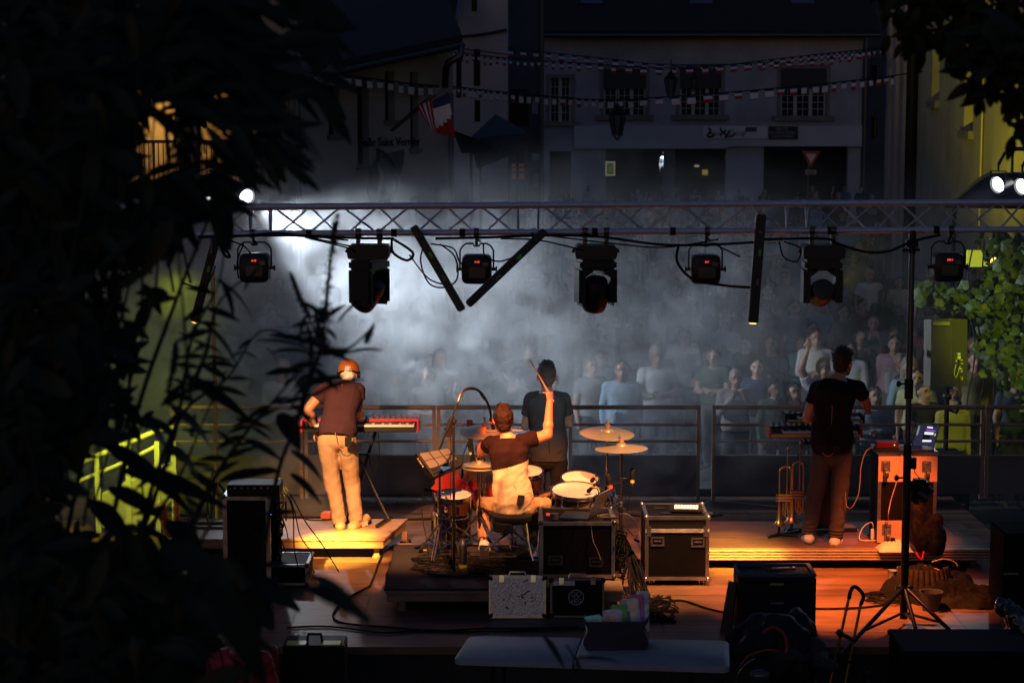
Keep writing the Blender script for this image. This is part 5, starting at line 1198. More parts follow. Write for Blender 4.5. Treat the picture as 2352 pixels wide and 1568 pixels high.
# snare at left on basket stand
c = at(1042, 1176, 17.62); s = (17.62); 
t = drum('snare_drum', 'dark snare drum with bright hoops, left of the drummer', c, .163, .155, (0, -.12, 1), lugs=8)
b = MB(); d = V((0, -1, .1)).normalized(); pc = c + V((-.065, -.158, .055)); b.box(pc, (.034, .006, .052), (0, 0, -.35), .004); k_ = b.build('badge', WHITEP, t); b = MB(); b.ell(pc + V((0, -.006, .008)), (.011, .003, .011)); b.build('badge_dot', mat('badge_red', (.5, .03, .02), .4), k_)
tripod('snare_stand', 'folding chrome stand carrying the dark snare drum', c - V((0, 0, .02)), 17.62, DF, .36, ang0=.75, hubh=.22, r=.013, grp=None)
# second drum below it (floor tom shell glimpsed)
c2 = at(1036, 1236, 17.85); drum('floor_tom', 'reddish brown floor tom low behind the snare drum', c2, .17, .25, (0, 0, 1), m=mat('red_lacquer_drum', (.13, .025, .012), .2, coat=1.0))
for k in range(3):
    a = 2 * PI * k / 3 + .3
    b = MB(); b.cyl(c2 + V((.175 * math.cos(a), .175 * math.sin(a), .2)), V((c2.x + .185 * math.cos(a), c2.y + .185 * math.sin(a), DF + .01)), .006, n=6); b.build('leg', CHROME, [k_ for k_ in bpy.data.objects if k_.name == 'floor_tom'][0], 50)
# toms at right
c = at(1322, 1166, 17.35); drum('drum', 'large shallow drum right of the drummer, nearest the rack case', c, .215, .155, (.02, -.16, 1), grp='drums right of the drummer', lugs=10)
tripod('drum_stand', 'chrome stand under the large shallow drum', c - V((0, 0, .02)), 17.35, DF, .3, ang0=.1)
c = at(1330, 1140, 17.85); drum('drum', 'smaller pale headed drum behind the large shallow one', c, .17, .17, (.05, -.2, 1), grp='drums right of the drummer')
tripod('drum_stand', 'chrome stand under the smaller pale headed drum', c - V((0, 0, .02)), 17.85, DF, .28, ang0=.6)
# bass drum, front head away from the camera
c = at(1262, 1205, 17.95)
t = drum('bass_drum', 'big bass drum lying on its side in front of the drummer', c + V((.06, 0, 0)), .285, .42, (.12, 1, 0), lugs=10, head=mat('black_head', (.015, .015, .015), .4), m=DRUMB)
b = MB(); cc = c + V((.06, 0, 0)); d = V((.12, 1, 0)).normalized(); b.lathe([(.292, -.02), (.312, -.02), (.312, .02), (.292, .02), (.292, -.02)], cc, d, 40); b.build('wooden_hoop', mat('hoop_wood', (.45, .2, .09), .35, coat=.6), t, 50)
c = at(1214, 1122, 18.3); drum('drum', 'small rack tom with reddish rim just right of the cream shirt', c, .13, .17, (0, -.25, 1), grp='drums right of the drummer')
tripod('drum_stand', 'chrome stand under the small rack tom', c - V((0, 0, .02)), 18.3, DF, .25, ang0=1.0)
# throne
c = at(1176, 1186, 17.5); t = tripod('drum_stool', 'round black drum stool with chrome tripod under the drummer', c - V((0, 0, .03)), 17.5, DF, .36, ang0=-.6, hubh=.20, r=.016, cat='stool')
b = MB(); b.lathe([(.02, -.05), (.14, -.05), (.178, -.03), (.182, .02), (.16, .035), (.02, .04)], c, n=30, cap=True); b.build('seat', BLACK, t, 60)
b = MB(); rr = random.Random(2)
for k in range(14): a = PI + .2 + k * .1; b.cap(c + V((.165 * math.cos(a), .165 * math.sin(a), -.04)), c + V((.16 * math.cos(a), .16 * math.sin(a), -.09 - .03 * rr.random())), .018, .012, 8)
b.build('cloth_fringe', BLACK, t, 60)
# extra kick pedal hardware
b = MB(); rr = random.Random(8)
for k in range(9):
    p = gd(1215 + k * 5, 1250 + (k % 3) * 10, DF + .1); b.cyl((p.x, p.y + .1, DF + .01), (p.x + rr.uniform(-.05, .05), p.y + .15, DF + rr.uniform(.12, .38)), .007, n=6)
p = gd(1235, 1285, DF); b.box((p.x, p.y + .05, DF + .012), (.10, .24, .014), None, .004); b.box((p.x, p.y + .1, DF + .08), (.08, .24, .012), (.4, 0, 0), .004)
tag(b.build('kick_pedal', CHROME, None, 50), 'chrome kick pedal linkage at the foot of the bass drum', 'drum pedal')
# electronic pad on stand
Yp = 17.35; q = Q(Yp)
t = thing('drum_pad', 'tilted electronic drum pad with six rubber pads left of the drummer', 'drum pad', q(1010, 1080))
A, B_, C_, D_ = q(956, 1040, -.05), q(1030, 1027, .12), q(1063, 1066, .02), q(996, 1095, -.16)
n_ = (B_ - A).cross(D_ - A).normalized(); n_ = n_ if n_.z > 0 else -n_
b = MB(); vs = [A, B_, C_, D_]; b.add(vs + [v - n_ * .06 for v in vs], [(0, 1, 2, 3), (7, 6, 5, 4), (0, 4, 5, 1), (1, 5, 6, 2), (2, 6, 7, 3), (3, 7, 4, 0)]); b.build('chassis', BLACK, t)
PAD = mat('rubber_pad', (.10, .085, .08), .5, bump=.2)
def pq(u, v, o_=0): return A.lerp(B_, u).lerp(D_.lerp(C_, u), v) + n_ * o_
for i in range(2):
    for j in range(3):
        u0, u1, v0, v1 = .05 + j * .31, .05 + j * .31 + .28, .06 + i * .33, .06 + i * .33 + .30
        b = MB(); w4 = [pq(u0, v0, .002), pq(u1, v0, .002), pq(u1, v1, .002), pq(u0, v1, .002)]; b.add(w4 + [v + n_ * .008 for v in w4], [(3, 2, 1, 0), (4, 5, 6, 7), (0, 1, 5, 4), (1, 2, 6, 5), (2, 3, 7, 6), (3, 0, 4, 7)]); b.build('pad', PAD, t)
b = MB(); w4 = [pq(.36, .74, .002), pq(.62, .74, .002), pq(.62, .94, .002), pq(.36, .94, .002)]; b.add(w4, [(0, 1, 2, 3)]); b.build('display', mat('pad_display', (.05, .08, .12), .3, emit=(.10, .16, .26), estr=.9), t)
b = MB()
for i in range(5):
    for j in range(2): b.cyl(pq(.06 + i * .055, .78 + j * .12, 0), pq(.06 + i * .055, .78 + j * .12, .014), .008, n=8)
b.build('control_knobs', CHROME, t); b = MB()
for i in range(5):
    for j in range(3): b.cyl(pq(.70 + i * .05, .75 + j * .08, 0), pq(.70 + i * .05, .75 + j * .08, .006), .005, n=6)
b.build('buttons', CHROME, t)
tripod('pad_stand', 'chrome stand under the electronic drum pad', q(1010, 1085, .05), Yp, DF, .26, ang0=.3)
text_mesh('Roland', .035, frame(A.lerp(D_, .32) - n_ * .032 + (A - B_).normalized() * .002, (D_ - A), n_), mat('cream_print', (.6, .5, .35), .5), 'lettering', t)
# straight stand with curved boom
Yb = 17.0; q = Q(Yb); xb = at(1044, 1200, Yb).x
t = thing('microphone_stand', 'black round base stand with a long boom arching over to the drummer', 'microphone stand', (xb, Yb, DF))
b = MB(); b.lathe([(.01, 0), (.125, 0), (.125, .012), (.11, .022), (.02, .03)], gd(1043, 1318, DF + .003), n=28, cap=True); fb = gd(1043, 1318, DF); b.build('base', BLACK, t, 40)
b = MB(); b.cyl(fb + V((0, 0, .02)), V((fb.x, fb.y, q(1044, 970).z)), .011, n=10); b.cyl(fb + V((0, 0, .5)), V((fb.x, fb.y, fb.z + .62)), .017, n=10); b.build('pole', STD, t, 50)
topc = at(1042, 968, fb.y); b = MB(); b.ell(topc, (.022, .022, .03)); b.cyl(topc + V((-.02, 0, 0)), topc + V((.03, -.02, .02)), .01, n=8); b.build('swivel', STD, t, 50)
b = MB(); b.cyl(at(1010, 1031, fb.y - .03), at(1052, 922, fb.y - .03), .0085, n=8); b.cyl(at(1026, 990, fb.y - .03), at(1040, 955, fb.y - .03), .017, n=8); b.build('boom', STD, t, 50)
pts = [(1052, 922), (1058, 906), (1068, 895), (1083, 891), (1098, 896), (1110, 908), (1120, 925), (1126, 945), (1128, 958)]
b = MB(); b.tube(smooth_path([at(px, py, fb.y - .03 + i * .03) for i, (px, py) in enumerate(pts)], 6), .0115, 8); b.build('gooseneck', mat('gooseneck_steel', (.10, .08, .07), .3, .9), t, 60)
b = MB(); b.tube(smooth_path([at(px + 3 * math.sin(i * 2.2), py + 3, fb.y - .05 + i * .03) for i, (px, py) in enumerate(pts)], 6), .005, 6); b.tube(smooth_path([at(1034, 980, fb.y - .06), at(1036, 1050, fb.y - .04), at(1034, 1180, fb.y - .03), at(1039, 1300, fb.y - .05)], 5), .004, 6); b.build('cable', RUBBER, t, 60)
b = MB(); p0, p1 = at(1126, 962, fb.y + .25), at(1133, 982, fb.y + .28); b.cap(p0, p1, .012, .018); k_ = b.build('microphone', BLACK, t, 60); b = MB(); b.cyl(p0.lerp(p1, .2), p0.lerp(p1, .45), .016, n=10); b.build('tape_band', ORG_TAPE, k_)
# water bottle
c = gd(1063, 1309, DF); t = thing('water_bottle', 'steel water bottle with yellow and green base beside the round base stand', 'bottle', c)
b = MB(); b.lathe([(.036, .055), (.037, .22), (.034, .245), (.018, .262), (.017, .285)], c, n=22); b.build('body', mat('brushed_steel', (.55, .45, .38), .28, 1.0), t, 50)
b = MB(); b.lathe([(.02, .002), (.0385, .004), (.0385, .028), (.02, .028)], c, n=22); b.build('green_band', mat('bottle_green', (.04, .30, .06), .6), t, 40); b = MB(); b.lathe([(.02, .029), (.0385, .029), (.0385, .054), (.02, .054)], c, n=22); b.build('yellow_band', mat('bottle_yellow', (.60, .42, .03), .6), t, 40)
b = MB(); b.cyl(c + V((0, 0, .286)), c + V((0, 0, .312)), .020, n=16); b.build('cap', BLACK, t, 40)
# microphones of the kit
def mic(lab, p0, p1, tapec, Y_, stand=None, r=.022, grp='drum microphones'):
    a, c = at(*p0, Y_), at(*p1, Y_ - .02); t = thing('microphone', lab, 'microphone', a, grp)
    b = MB(); b.cap(a, a.lerp(c, .45), r, r * .7, 12); b.build('head', BLACK, t, 60); b = MB(); b.cyl(a.lerp(c, .45), c, r * .62, r * .5, 12); b.build('body', STEEL, t, 50)
    b = MB(); b.cyl(a.lerp(c, .62), a.lerp(c, .80), r * .72, n=12); b.build('tape_band', tapec, t, 50)
    if stand: b = MB(); b.tube(smooth_path([at(px, py, Y_ + .02) for px, py in stand], 5), .006, 6); b.build('arm', STEEL, t, 60)
    return t
mic('silver and yellow microphone clipped above the large shallow drum', (1360, 1103), (1370, 1090), YEL_TAPE, 17.5, [(1365, 1100), (1372, 1108), (1378, 1130), (1386, 1150)])
mic('black microphone just in front of the laptop lid pointing at the drum head', (1352, 1127), (1366, 1112), YEL_TAPE, 17.2, [(1360, 1122), (1372, 1122), (1376, 1140), (1374, 1160)], .020)
mic('upright black microphone on a thin arm, furthest right of the kit', (1453, 1080), (1452, 1116), YEL_TAPE, 17.75, [(1452, 1096), (1442, 1098), (1427, 1099)], .026)
mic('microphone with orange tape among the chrome stands', (1396, 1092), (1404, 1128), ORG_TAPE, 17.7, [(1400, 1115), (1412, 1110), (1425, 1108)], .030)
mic('long thin microphone lying above the rim of the snare drum', (977, 1124), (1019, 1131), YEL_TAPE, 17.45, [(996, 1128), (996, 1150), (1004, 1175)], .016)
mic('orange taped microphone hanging left of the upper left cymbal', (1078, 1024), (1081, 1048), YEL_TAPE, 17.7, [(1076, 1014), (1066, 1040), (1060, 1080)], .018)
mic('black microphone upright behind the hi hat cymbals', (1096, 1030), (1098, 1064), YEL_TAPE, 17.9, [(1097, 1060), (1097, 1120)], .020)
b = MB(); b.tube(smooth_path([at(974, 1130, 17.4), at(968, 1155, 17.4), at(972, 1200, 17.4), at(980, 1240, 17.4), gd(985, 1285, DF + .01)], 5), .0035, 5); b.tube(smooth_path([at(1452, 1118, 17.72), at(1444, 1150, 17.72), at(1440, 1175, 17.72)], 5), .004, 5)
tag(b.build('cable', RUBBER, None, 60), 'thin microphone cables hanging at both sides of the drum kit', 'cable')
# chrome clutter of clamps beside the laptop
b = MB(); rr = random.Random(21)
for i in range(16):
    p = at(1392 + rr.uniform(-6, 34), 1138 + rr.uniform(0, 30), 17.5 + rr.uniform(0, .2)); b.cyl(p, p + V((rr.uniform(-.04, .04), rr.uniform(-.03, .03), rr.uniform(-.03, .09))), rr.uniform(.006, .014), n=7)
tag(b.build('drum_clamps', CHROME, None, 50), 'cluster of chrome clamps between the laptop and the cymbal stands', 'clamps'); bpy.data.objects['drum_clamps']['kind'] = 'stuff'
# red guitars on a stand
REDG = mat('red_guitar', (.32, .015, .012), .15, coat=1.0)
def guitar(lab, px, py, Y_, top, tilt, w, m):
    c = at(px, py, Y_); t = thing('guitar', lab, 'guitar', c, 'guitars standing behind the hi hat')
    Rm = Euler((-.12, tilt, 0)).to_matrix(); M = Matrix.Translation(c) @ Rm.to_4x4()
    pts = []
    for k in range(40):
        a = 2 * PI * k / 40; z_ = -math.cos(a); rx = w * (.78 + .22 * math.cos(2 * a) * -1) * (1.12 if z_ < 0 else .86); pts.append((math.sin(a) * rx, z_ * .22))
    pts[18] = (pts[18][0] * 1.5, pts[18][1] * 1.1)
    b = MB(); b.M = M; b.prism(pts, (0, -.022, 0), (1, 0, 0), (0, 0, 1), (0, 1, 0), .045); b.build('body', m, t, 40)
    b = MB(); b.M = M; L = (at(px, top, Y_).z - c.z); b.box((0, -.005, .2 + (L - .2) / 2 - .05), (.042, .022, L - .28), None, .006); b.build('neck', mat('maple_neck', (.5, .25, .1), .4), t)
    b = MB(); b.M = M; b.box((0, -.005, L), (.06, .018, .17), (0, .12, 0), .006); h = b.build('headstock', m, t)
    b = MB(); b.M = M
    for k in range(3):
        for e in (-1, 1): b.cyl((e * .03, -.005, L - .05 + k * .045), (e * .055, -.005, L - .05 + k * .045), .008, n=6)
    b.build('tuners', CHROME, h)
    return t
guitar('dark red guitar standing behind the electronic drum pad', 1030, 1112, 18.55, 985, .02, .15, REDG)
guitar('red guitar with orange lit headstock beside the drummer', 1092, 1120, 18.45, 985, -.10, .16, REDG)
tripod('guitar_stand', 'black stand holding the red guitars', at(1062, 1060, 18.65), 18.65, 0, .3, m=STD, ang0=.2)
# small clutter on carpet
b = MB(); rr = random.Random(4)
for i in range(16):
    pts = [gd(930 + rr.uniform(0, 320), 1270 + rr.uniform(0, 60), DF + .016)]
    for k in range(5): pts.append(gd(960 + rr.uniform(-20, 270), 1270 + rr.uniform(0, 55), DF + .012 + .006 * (i % 3)))
    b.tube(smooth_path(pts, 6), .004, 5)
o = b.build('floor_cables', RUBBER, None, 60); o['kind'] = 'stuff'; tag(o, 'thin cables lying all over the black carpet under the drums', 'cables')
b = MB(); a = gd(963, 1263, DF + .02); b.cyl(a, a + V((.07, .01, .0)), .010, n=8); tag(b.build('cable_connector', YEL_TAPE), 'short yellow cable connector on the black carpet', 'connector')
# floor cables of the stage
def fcab(lab, pts, r=.009, Z=.012): 
    b = MB(); b.tube(smooth_path([gd(px, py, Z) for px, py in pts], 7), r, 6); tag(b.build('floor_cable', RUBBER, None, 60), lab, 'cable', 'black cables lying on the stage floor')
fcab('black cable across the floor behind the keyboard riser', [(560, 1188), (700, 1187), (760, 1190), (900, 1192), (1000, 1191)], .013)
fcab('black cable curling beside the drum riser corner', [(936, 1240), (920, 1250), (900, 1255), (880, 1270), (870, 1292), (860, 1320), (850, 1345)], .010)
fcab('twisted black cable crossing the floor below the keyboard riser', [(850, 1345), (800, 1372), (770, 1400), (768, 1420), (800, 1432), (900, 1440), (1000, 1448), (1100, 1443), (1200, 1442), (1330, 1440)], .010)
fcab('long black cable along the rear stage edge', [(660, 1440), (760, 1438), (880, 1452), (980, 1446), (1060, 1450), (1200, 1447), (1420, 1440)], .009)
fcab('black cable running right from the cable heap', [(1480, 1392), (1560, 1378), (1620, 1395), (1665, 1405), (1690, 1402)], .009)
fcab('thin black cable under the truss stand legs', [(1850, 1508), (1930, 1518), (2070, 1524), (2150, 1505), (2275, 1487)], .008)
fcab('black cable from the equipment case to the cable coil', [(1870, 1397), (1940, 1396), (1990, 1393), (2030, 1388)], .010)
fcab('thin black cable behind the flight case', [(1440, 1120 + 60), (1520, 1190), (1600, 1188), (1660, 1182)], .008)
b = MB(); rr = random.Random(9)
for k in range(9):
    c = gd(2040 + rr.uniform(-8, 12), 1372 + rr.uniform(-6, 8), .012 + k * .004); b.tube([c + V((rr.uniform(.13, .19) * math.cos(a), rr.uniform(.14, .16) * math.sin(a), .004 * math.sin(3 * a))) for a in [2 * PI * i / 22 for i in range(23)]], .006, 5)
tag(b.build('cable_coil', RUBBER, None, 60), 'untidy coil of black cable on the orange lit floor at right', 'cable coil')
b = MB(); b.tube(smooth_path([gd(920, 1245, .012), gd(940, 1240, .012), gd(938, 1255, .012), gd(905, 1262, .012)], 6), .012, 6); tag(b.build('cable_loop', RUBBER, None, 60), 'thick black cable loop right of the keyboard riser leg', 'cable')
# ---------------------------------------------------------------- buildings
def wall_mb(b, x0, x1, z0, z1, y, th, ops):
    xs_ = sorted({x0, x1, *[o[0] for o in ops], *[o[1] for o in ops]}); zs = sorted({z0, z1, *[o[2] for o in ops], *[o[3] for o in ops]})
    for i in range(len(xs_) - 1):
        for j in range(len(zs) - 1):
            cx, cz = (xs_[i] + xs_[i + 1]) / 2, (zs[j] + zs[j + 1]) / 2
            if any(o[0] < cx < o[1] and o[2] < cz < o[3] for o in ops): continue
            b.bx(xs_[i], xs_[i + 1], y, y + th, zs[j], zs[j + 1])
def pr(p, Y_): a, c = at(p[0], p[3], Y_), at(p[1], p[2], Y_); return (a.x, c.x, a.z, c.z)     # px0,px1,py0,py1 -> x0,x1,z0,z1
PL_G = mat('grey_render', (.42, .44, .50), .9, var=.35, vscale=.6, bump=.4, bscale=8)
PL_W = mat('warm_render', (.46, .44, .47), .9, var=.3, vscale=.5, bump=.4, bscale=7)
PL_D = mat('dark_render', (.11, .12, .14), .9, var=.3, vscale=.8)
PL_Y = mat('ochre_render', (.46, .43, .32), .9, var=.3, vscale=.7, bump=.4, bscale=8)
TILE = mat('roof_tiles', (.030, .027, .030), .8, var=.5, vscale=9, bump=.8, bscale=25, stretch=(1, 1, 3))
STONE = mat('window_stone', (.22, .22, .22), .85, var=.3, vscale=5)
GLASS = mat('window_glass', (.01, .012, .016), .3, spec=.15)
WOODW = mat('window_paint', (.42, .44, .47), .6)
SHUT = mat('dark_blind', (.055, .055, .06), .8)
INT = mat('dark_interior', (.02, .02, .022), .9)
Y0 = 88.0
t = thing('shop_building', 'grey two storey building with shop front and long pale fascia facing the camera', 'building', (6.5, Y0, GZ))
wins = [(1262, 1312, 180, 278), (1386, 1484, 160, 264), (1561, 1657, 158, 264), (1792, 1899, 158, 266)]
ops = [pr(w, Y0) for w in wins]
gops = [pr((1262, 1312, 348, 520), Y0), pr((1390, 1668, 342, 520), Y0), pr((1752, 1948, 330, 520), Y0)]
for k, g_ in enumerate(gops): gops[k] = (g_[0], g_[1], GZ + .004, g_[3])
X0, X1 = at(1250, 0, Y0).x, at(1984, 0, Y0).x; ze = at(0, 84, Y0).z
b = MB(); wall_mb(b, X0, X1, GZ + .002, ze, Y0, .35, ops + gops); b.build('wall', PL_G, t)
b = MB(); b.bx(X0, X1, Y0 + .36, Y0 + 9, GZ + .002, ze - .1); 
b = MB(); b.bx(X0, X1, Y0 + 3.5, Y0 + 3.7, GZ + .004, ze); b.bx(X0, X0 + .2, Y0 + .36, Y0 + 3.4, GZ + .004, ze); b.bx(X1 - .2, X1, Y0 + .36, Y0 + 3.4, GZ + .004, ze); b.bx(X0 + .25, X1 - .25, Y0 + .36, Y0 + 3.4, at(0, 300, Y0).z, at(0, 296, Y0).z); b.build('inner_walls', INT, t)
for i, (w, o) in enumerate(zip(wins, ops)):
    x0, x1, z0, z1 = o; f = MB()
    for (a0, a1, c0, c1) in ((x0 - .16, x0, z0, z1), (x1, x1 + .16, z0, z1), (x0 - .16, x1 + .16, z1, z1 + .18)): f.bx(a0, a1, Y0 - .04, Y0 + .12, c0, c1)
    f.bx(x0 - .35, x1 + .35, Y0 - .22, Y0 + .1, z0 - .22, z0 - .003)
    wn = f.build('window', STONE, t)
    zt2 = z1 - (.0 if i == 0 else (z1 - z0) * .43)
    g = MB(); g.bx(x0, x1, Y0 + .20, Y0 + .22, z0, z1); g.build('pane', GLASS, wn)
    if i: g = MB(); g.bx(x0, x1, Y0 + .05, Y0 + .17, zt2, z1); g.build('roller_blind', SHUT, wn)
    n = 1 if i == 0 else 2; g = MB()
    for k in range(n + 2):
        xm = x0 + (x1 - x0) * k / (n + 1); ww = .05 if 0 < k < n + 1 else .035; xm = min(max(xm, x0 + .035), x1 - .035); g.bx(xm - ww * 1.5, xm + ww * 1.5, Y0 + .14, Y0 + .19, z0, zt2)
    for k in range((n + 1) * 2):
        if k % 2: xm = x0 + (x1 - x0) * k / ((n + 1) * 2); g.bx(xm - .012, xm + .012, Y0 + .15, Y0 + .185, z0, zt2)
    for k in range(1, 4 if i else 5): zm = z0 + (zt2 - z0) * k / (4 if i else 5); g.bx(x0 + .06, x1 - .06, Y0 + .16, Y0 + .18, zm - .012, zm + .012)
    g.build('casement', WOODW, wn)
x0, x1, z0, z1 = pr((1318, 1978, 289, 336), Y0); b = MB(); b.bx(x0, x1, Y0 - .25, Y0 - .01, z0, z1); zz = at(0, 341, Y0).z; xm = at(1675, 0, Y0).x; b.bx(x0, xm, Y0 - .25, Y0 - .01, zz, z0 - .002)
b.build('fascia', mat('pale_fascia', (.50, .54, .60), .6, var=.15, vscale=.8), t)
sg_ = thing('shop_sign', 'white sign with black script and a dark lettered panel on the shop fascia', 'sign', (at(1700, 0, Y0).x, Y0 - .3, at(0, 303, Y0).z))
x0, x1, z0, z1 = pr((1613, 1761, 290, 318), Y0); b = MB(); b.bx(x0, x1, Y0 - .32, Y0 - .27, z0, z1); b.build('white_board', mat('sign_white', (.60, .62, .68), .5), sg_)
x0b, x1b, _, _ = pr((1763, 1831, 290, 320), Y0); b = MB(); b.bx(x0b, x1b, Y0 - .32, Y0 - .27, z0 - .04, z1); b.build('black_board', mat('sign_black', (.012, .012, .018), .5), sg_)
SCR = mat('script_black', (.015, .015, .02), .6)
def stroke(pts, w=.045): 
    b = MB(); b.tube(smooth_path([at(px, py, Y0 - .33) for px, py in pts], 5), w, 5); b.build('script_stroke', SCR, sg_, 60)
stroke([(1627, 294), (1632, 300), (1625, 312), (1636, 314), (1638, 309), (1630, 304)]); stroke([(1654, 293), (1658, 302), (1670, 313), (1664, 316)]); stroke([(1668, 300), (1660, 305), (1654, 312)]); stroke([(1676, 300), (1670, 312), (1680, 313), (1688, 307)])
text_mesh('au', .30, frame(at(1646, 306, Y0 - .325), (1, 0, 0), (0, 0, 1)), SCR, 'lettering', sg_, .01); text_mesh('Coup', .34, frame(at(1694, 306, Y0 - .325), (1, 0, 0), (0, 0, 1)), SCR, 'lettering', sg_, .01)
b = MB(); a, c = at(1712, 292, Y0 - .33), at(1738, 303, Y0 - .33); b.bx(a.x, c.x, Y0 - .34, Y0 - .325, c.z, a.z); b.build('picture', mat('sign_picture', (.06, .06, .08), .6), sg_)
LWM = mat('sign_letter', (.28, .29, .36), .6)
for k, tx in enumerate(('VENTE', 'REPARATION', 'LOCATION')): text_mesh(tx, .19, frame(at(1796, 297 + k * 8.3, Y0 - .325), (1, 0, 0), (0, 0, 1)), LWM, 'lettering', sg_, .01)
# roof
zr = at(0, -60, 96).z; b = MB(); p = [V((X0 - .6, Y0 - .7, ze + .0)), V((X1 + .6, Y0 - .7, ze)), V((X1 + .6, Y0 + 6, ze + 5.2)), V((X0 - .6, Y0 + 6, ze + 5.2))]
b.add(p + [k + V((0, 0, .22)) for k in p], [(3, 2, 1, 0), (4, 5, 6, 7), (0, 1, 5, 4), (1, 2, 6, 5), (2, 3, 7, 6), (3, 0, 4, 7)]); rf = b.build('roof', TILE, t)
for px in (1361, 1615, 1851):
    xm = at(px, 0, Y0).x; b = MB(); c = V((xm, Y0 + 1.35, ze + 1.78)); b.box(c, (1.0, 1.1, .10), (math.atan2(5.2, 6.7), 0, 0)); b.build('skylight', mat('skylight_glass', (.10, .12, .16), .25), rf)
b = MB(); b.cyl((X0 - .6, Y0 - .78, ze + .02), (X1 + .6, Y0 - .78, ze + .02), .09, n=8); b.build('gutter', STEEL, t, 60)
b = MB(); xm = at(1990, 0, Y0).x; b.cyl((xm, Y0 - .2, GZ + .01), (xm, Y0 - .2, ze), .07, n=8); b.build('downpipe', STEEL, t, 60)
# shop window contents
lamp('shop_lamp', at(1533, 343, Y0 + 1.0) + V((0, -.25, .12)), at(1528, 372, Y0 + 1.3), 200, (.82, .9, 1), 46, .6, .05)
c = at(1394, 371, Y0 + .6); t2 = thing('lit_poster', 'green poster in a pale frame inside the left of the shop front', 'poster', at(1401, 386, Y0 + .6))
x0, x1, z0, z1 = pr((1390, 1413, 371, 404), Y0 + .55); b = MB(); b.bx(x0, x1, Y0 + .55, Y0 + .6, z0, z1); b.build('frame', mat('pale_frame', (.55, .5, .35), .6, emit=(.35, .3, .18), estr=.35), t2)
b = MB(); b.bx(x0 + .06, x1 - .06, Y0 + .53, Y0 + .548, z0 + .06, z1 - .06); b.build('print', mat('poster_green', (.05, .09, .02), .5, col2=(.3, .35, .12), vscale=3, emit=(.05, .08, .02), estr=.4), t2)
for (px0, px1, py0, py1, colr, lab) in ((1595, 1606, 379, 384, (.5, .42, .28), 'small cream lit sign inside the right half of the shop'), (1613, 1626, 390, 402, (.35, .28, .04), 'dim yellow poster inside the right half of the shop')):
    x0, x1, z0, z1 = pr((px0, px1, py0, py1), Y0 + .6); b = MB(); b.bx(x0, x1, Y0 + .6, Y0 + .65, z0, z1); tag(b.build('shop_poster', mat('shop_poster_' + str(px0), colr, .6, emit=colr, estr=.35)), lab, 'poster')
x0, x1, z0, z1 = pr((1383, 1388, 342, 460), Y0 - .1); b = MB(); b.bx(x0, x1, Y0 - .12, Y0 - .02, GZ + .004, z1); b.build('door_post', mat('cream_post', (.30, .27, .20), .7), t)
b = MB(); xm = at(1541, 0, Y0).x; b.bx(xm - .25, xm + .25, Y0 + .05, Y0 + .3, GZ + .004, gops[1][3]); b.build('pillar', PL_D, t)
# mannequin, white lit
# yield sign
Ys = 78.0; q = Q(Ys); t = thing('yield_sign', 'red bordered triangular give way sign with small plate in front of the dark garage', 'road sign', (q(1863, 0).x, Ys, GZ))
def tri(sc, y_, m, n_):
    c = q(1863, 362); pts = [(-22 * sc, 15 * sc), (22 * sc, 15 * sc), (0, -24 * sc)]; s_ = Ys / F; b = MB(); b.prism([(px * s_, py * s_) for px, py in pts], (c.x, y_, c.z), (1, 0, 0), (0, 0, 1), (0, 1, 0), .02); return b.build(n_, m, t)
tri(1, Ys, mat('sign_red', (.50, .045, .04), .5), 'red_triangle'); tri(.55, Ys - .012, mat('sign_cream', (.85, .66, .50), .5), 'pale_centre')
x0, x1, z0, z1 = pr((1850, 1875, 390, 401), Ys); b = MB(); b.bx(x0, x1, Ys, Ys + .02, z0, z1); pl = b.build('plate', mat('plate_tan', (.46, .38, .24), .5), t)
for k in range(2): b = MB(); b.bx(x0 + .05, x1 - .05, Ys - .004, Ys, z0 + .04 + k * .07, z0 + .07 + k * .07); b.build('plate_line', SCR, pl)
b = MB(); b.cyl((q(1863, 0).x, Ys + .05, GZ + .005), (q(1863, 0).x, Ys + .05, q(0, 350).z), .03, n=8); b.build('post', STEEL, t, 60)

Yq = 96.0; t9 = thing('added_house', 'added dark house end hiding the sky right of the shop building', 'building', (at(2030, 0, Yq).x, Yq, GZ)); b = MB(); wall_mb(b, at(1968, 0, Yq).x, at(2110, 0, Yq).x, GZ + .002, 16, Yq, .3, [pr((2000, 2014, 150, 190), Yq), pr((2000, 2014, 270, 320), Yq)]); b.build('wall', PL_D, t9)  # house added to block the orange sky in the gap
b = MB(); b.bx(at(1996, 0, Yq).x, at(2018, 0, Yq).x, Yq + .31, Yq + .34, 2, 9); b.build('window', GLASS, t9)
# dark narrow house between
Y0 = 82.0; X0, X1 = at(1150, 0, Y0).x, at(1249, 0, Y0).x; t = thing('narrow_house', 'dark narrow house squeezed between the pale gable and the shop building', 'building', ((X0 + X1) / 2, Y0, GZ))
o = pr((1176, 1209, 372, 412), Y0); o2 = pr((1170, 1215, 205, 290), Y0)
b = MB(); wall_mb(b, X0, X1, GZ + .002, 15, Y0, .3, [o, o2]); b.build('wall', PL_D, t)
b = MB(); b.bx(o[0], o[1], Y0 + .18, Y0 + .2, o[2], o[3]); w = b.build('window', mat('warm_lit_blind', (.5, .3, .2), .7, emit=(.55, .24, .12), estr=.05), t)
b = MB(); 
for k in range(3): b.bx(o[0], o[1], Y0 + .1, Y0 + .15, o[2] + .25 + k * .2, o[2] + .31 + k * .2)
b.build('blind_slats', SHUT, w)
b = MB(); b.bx(o2[0], o2[1], Y0 + .2, Y0 + .22, o2[2], o2[3]); b.build('window', GLASS, t)
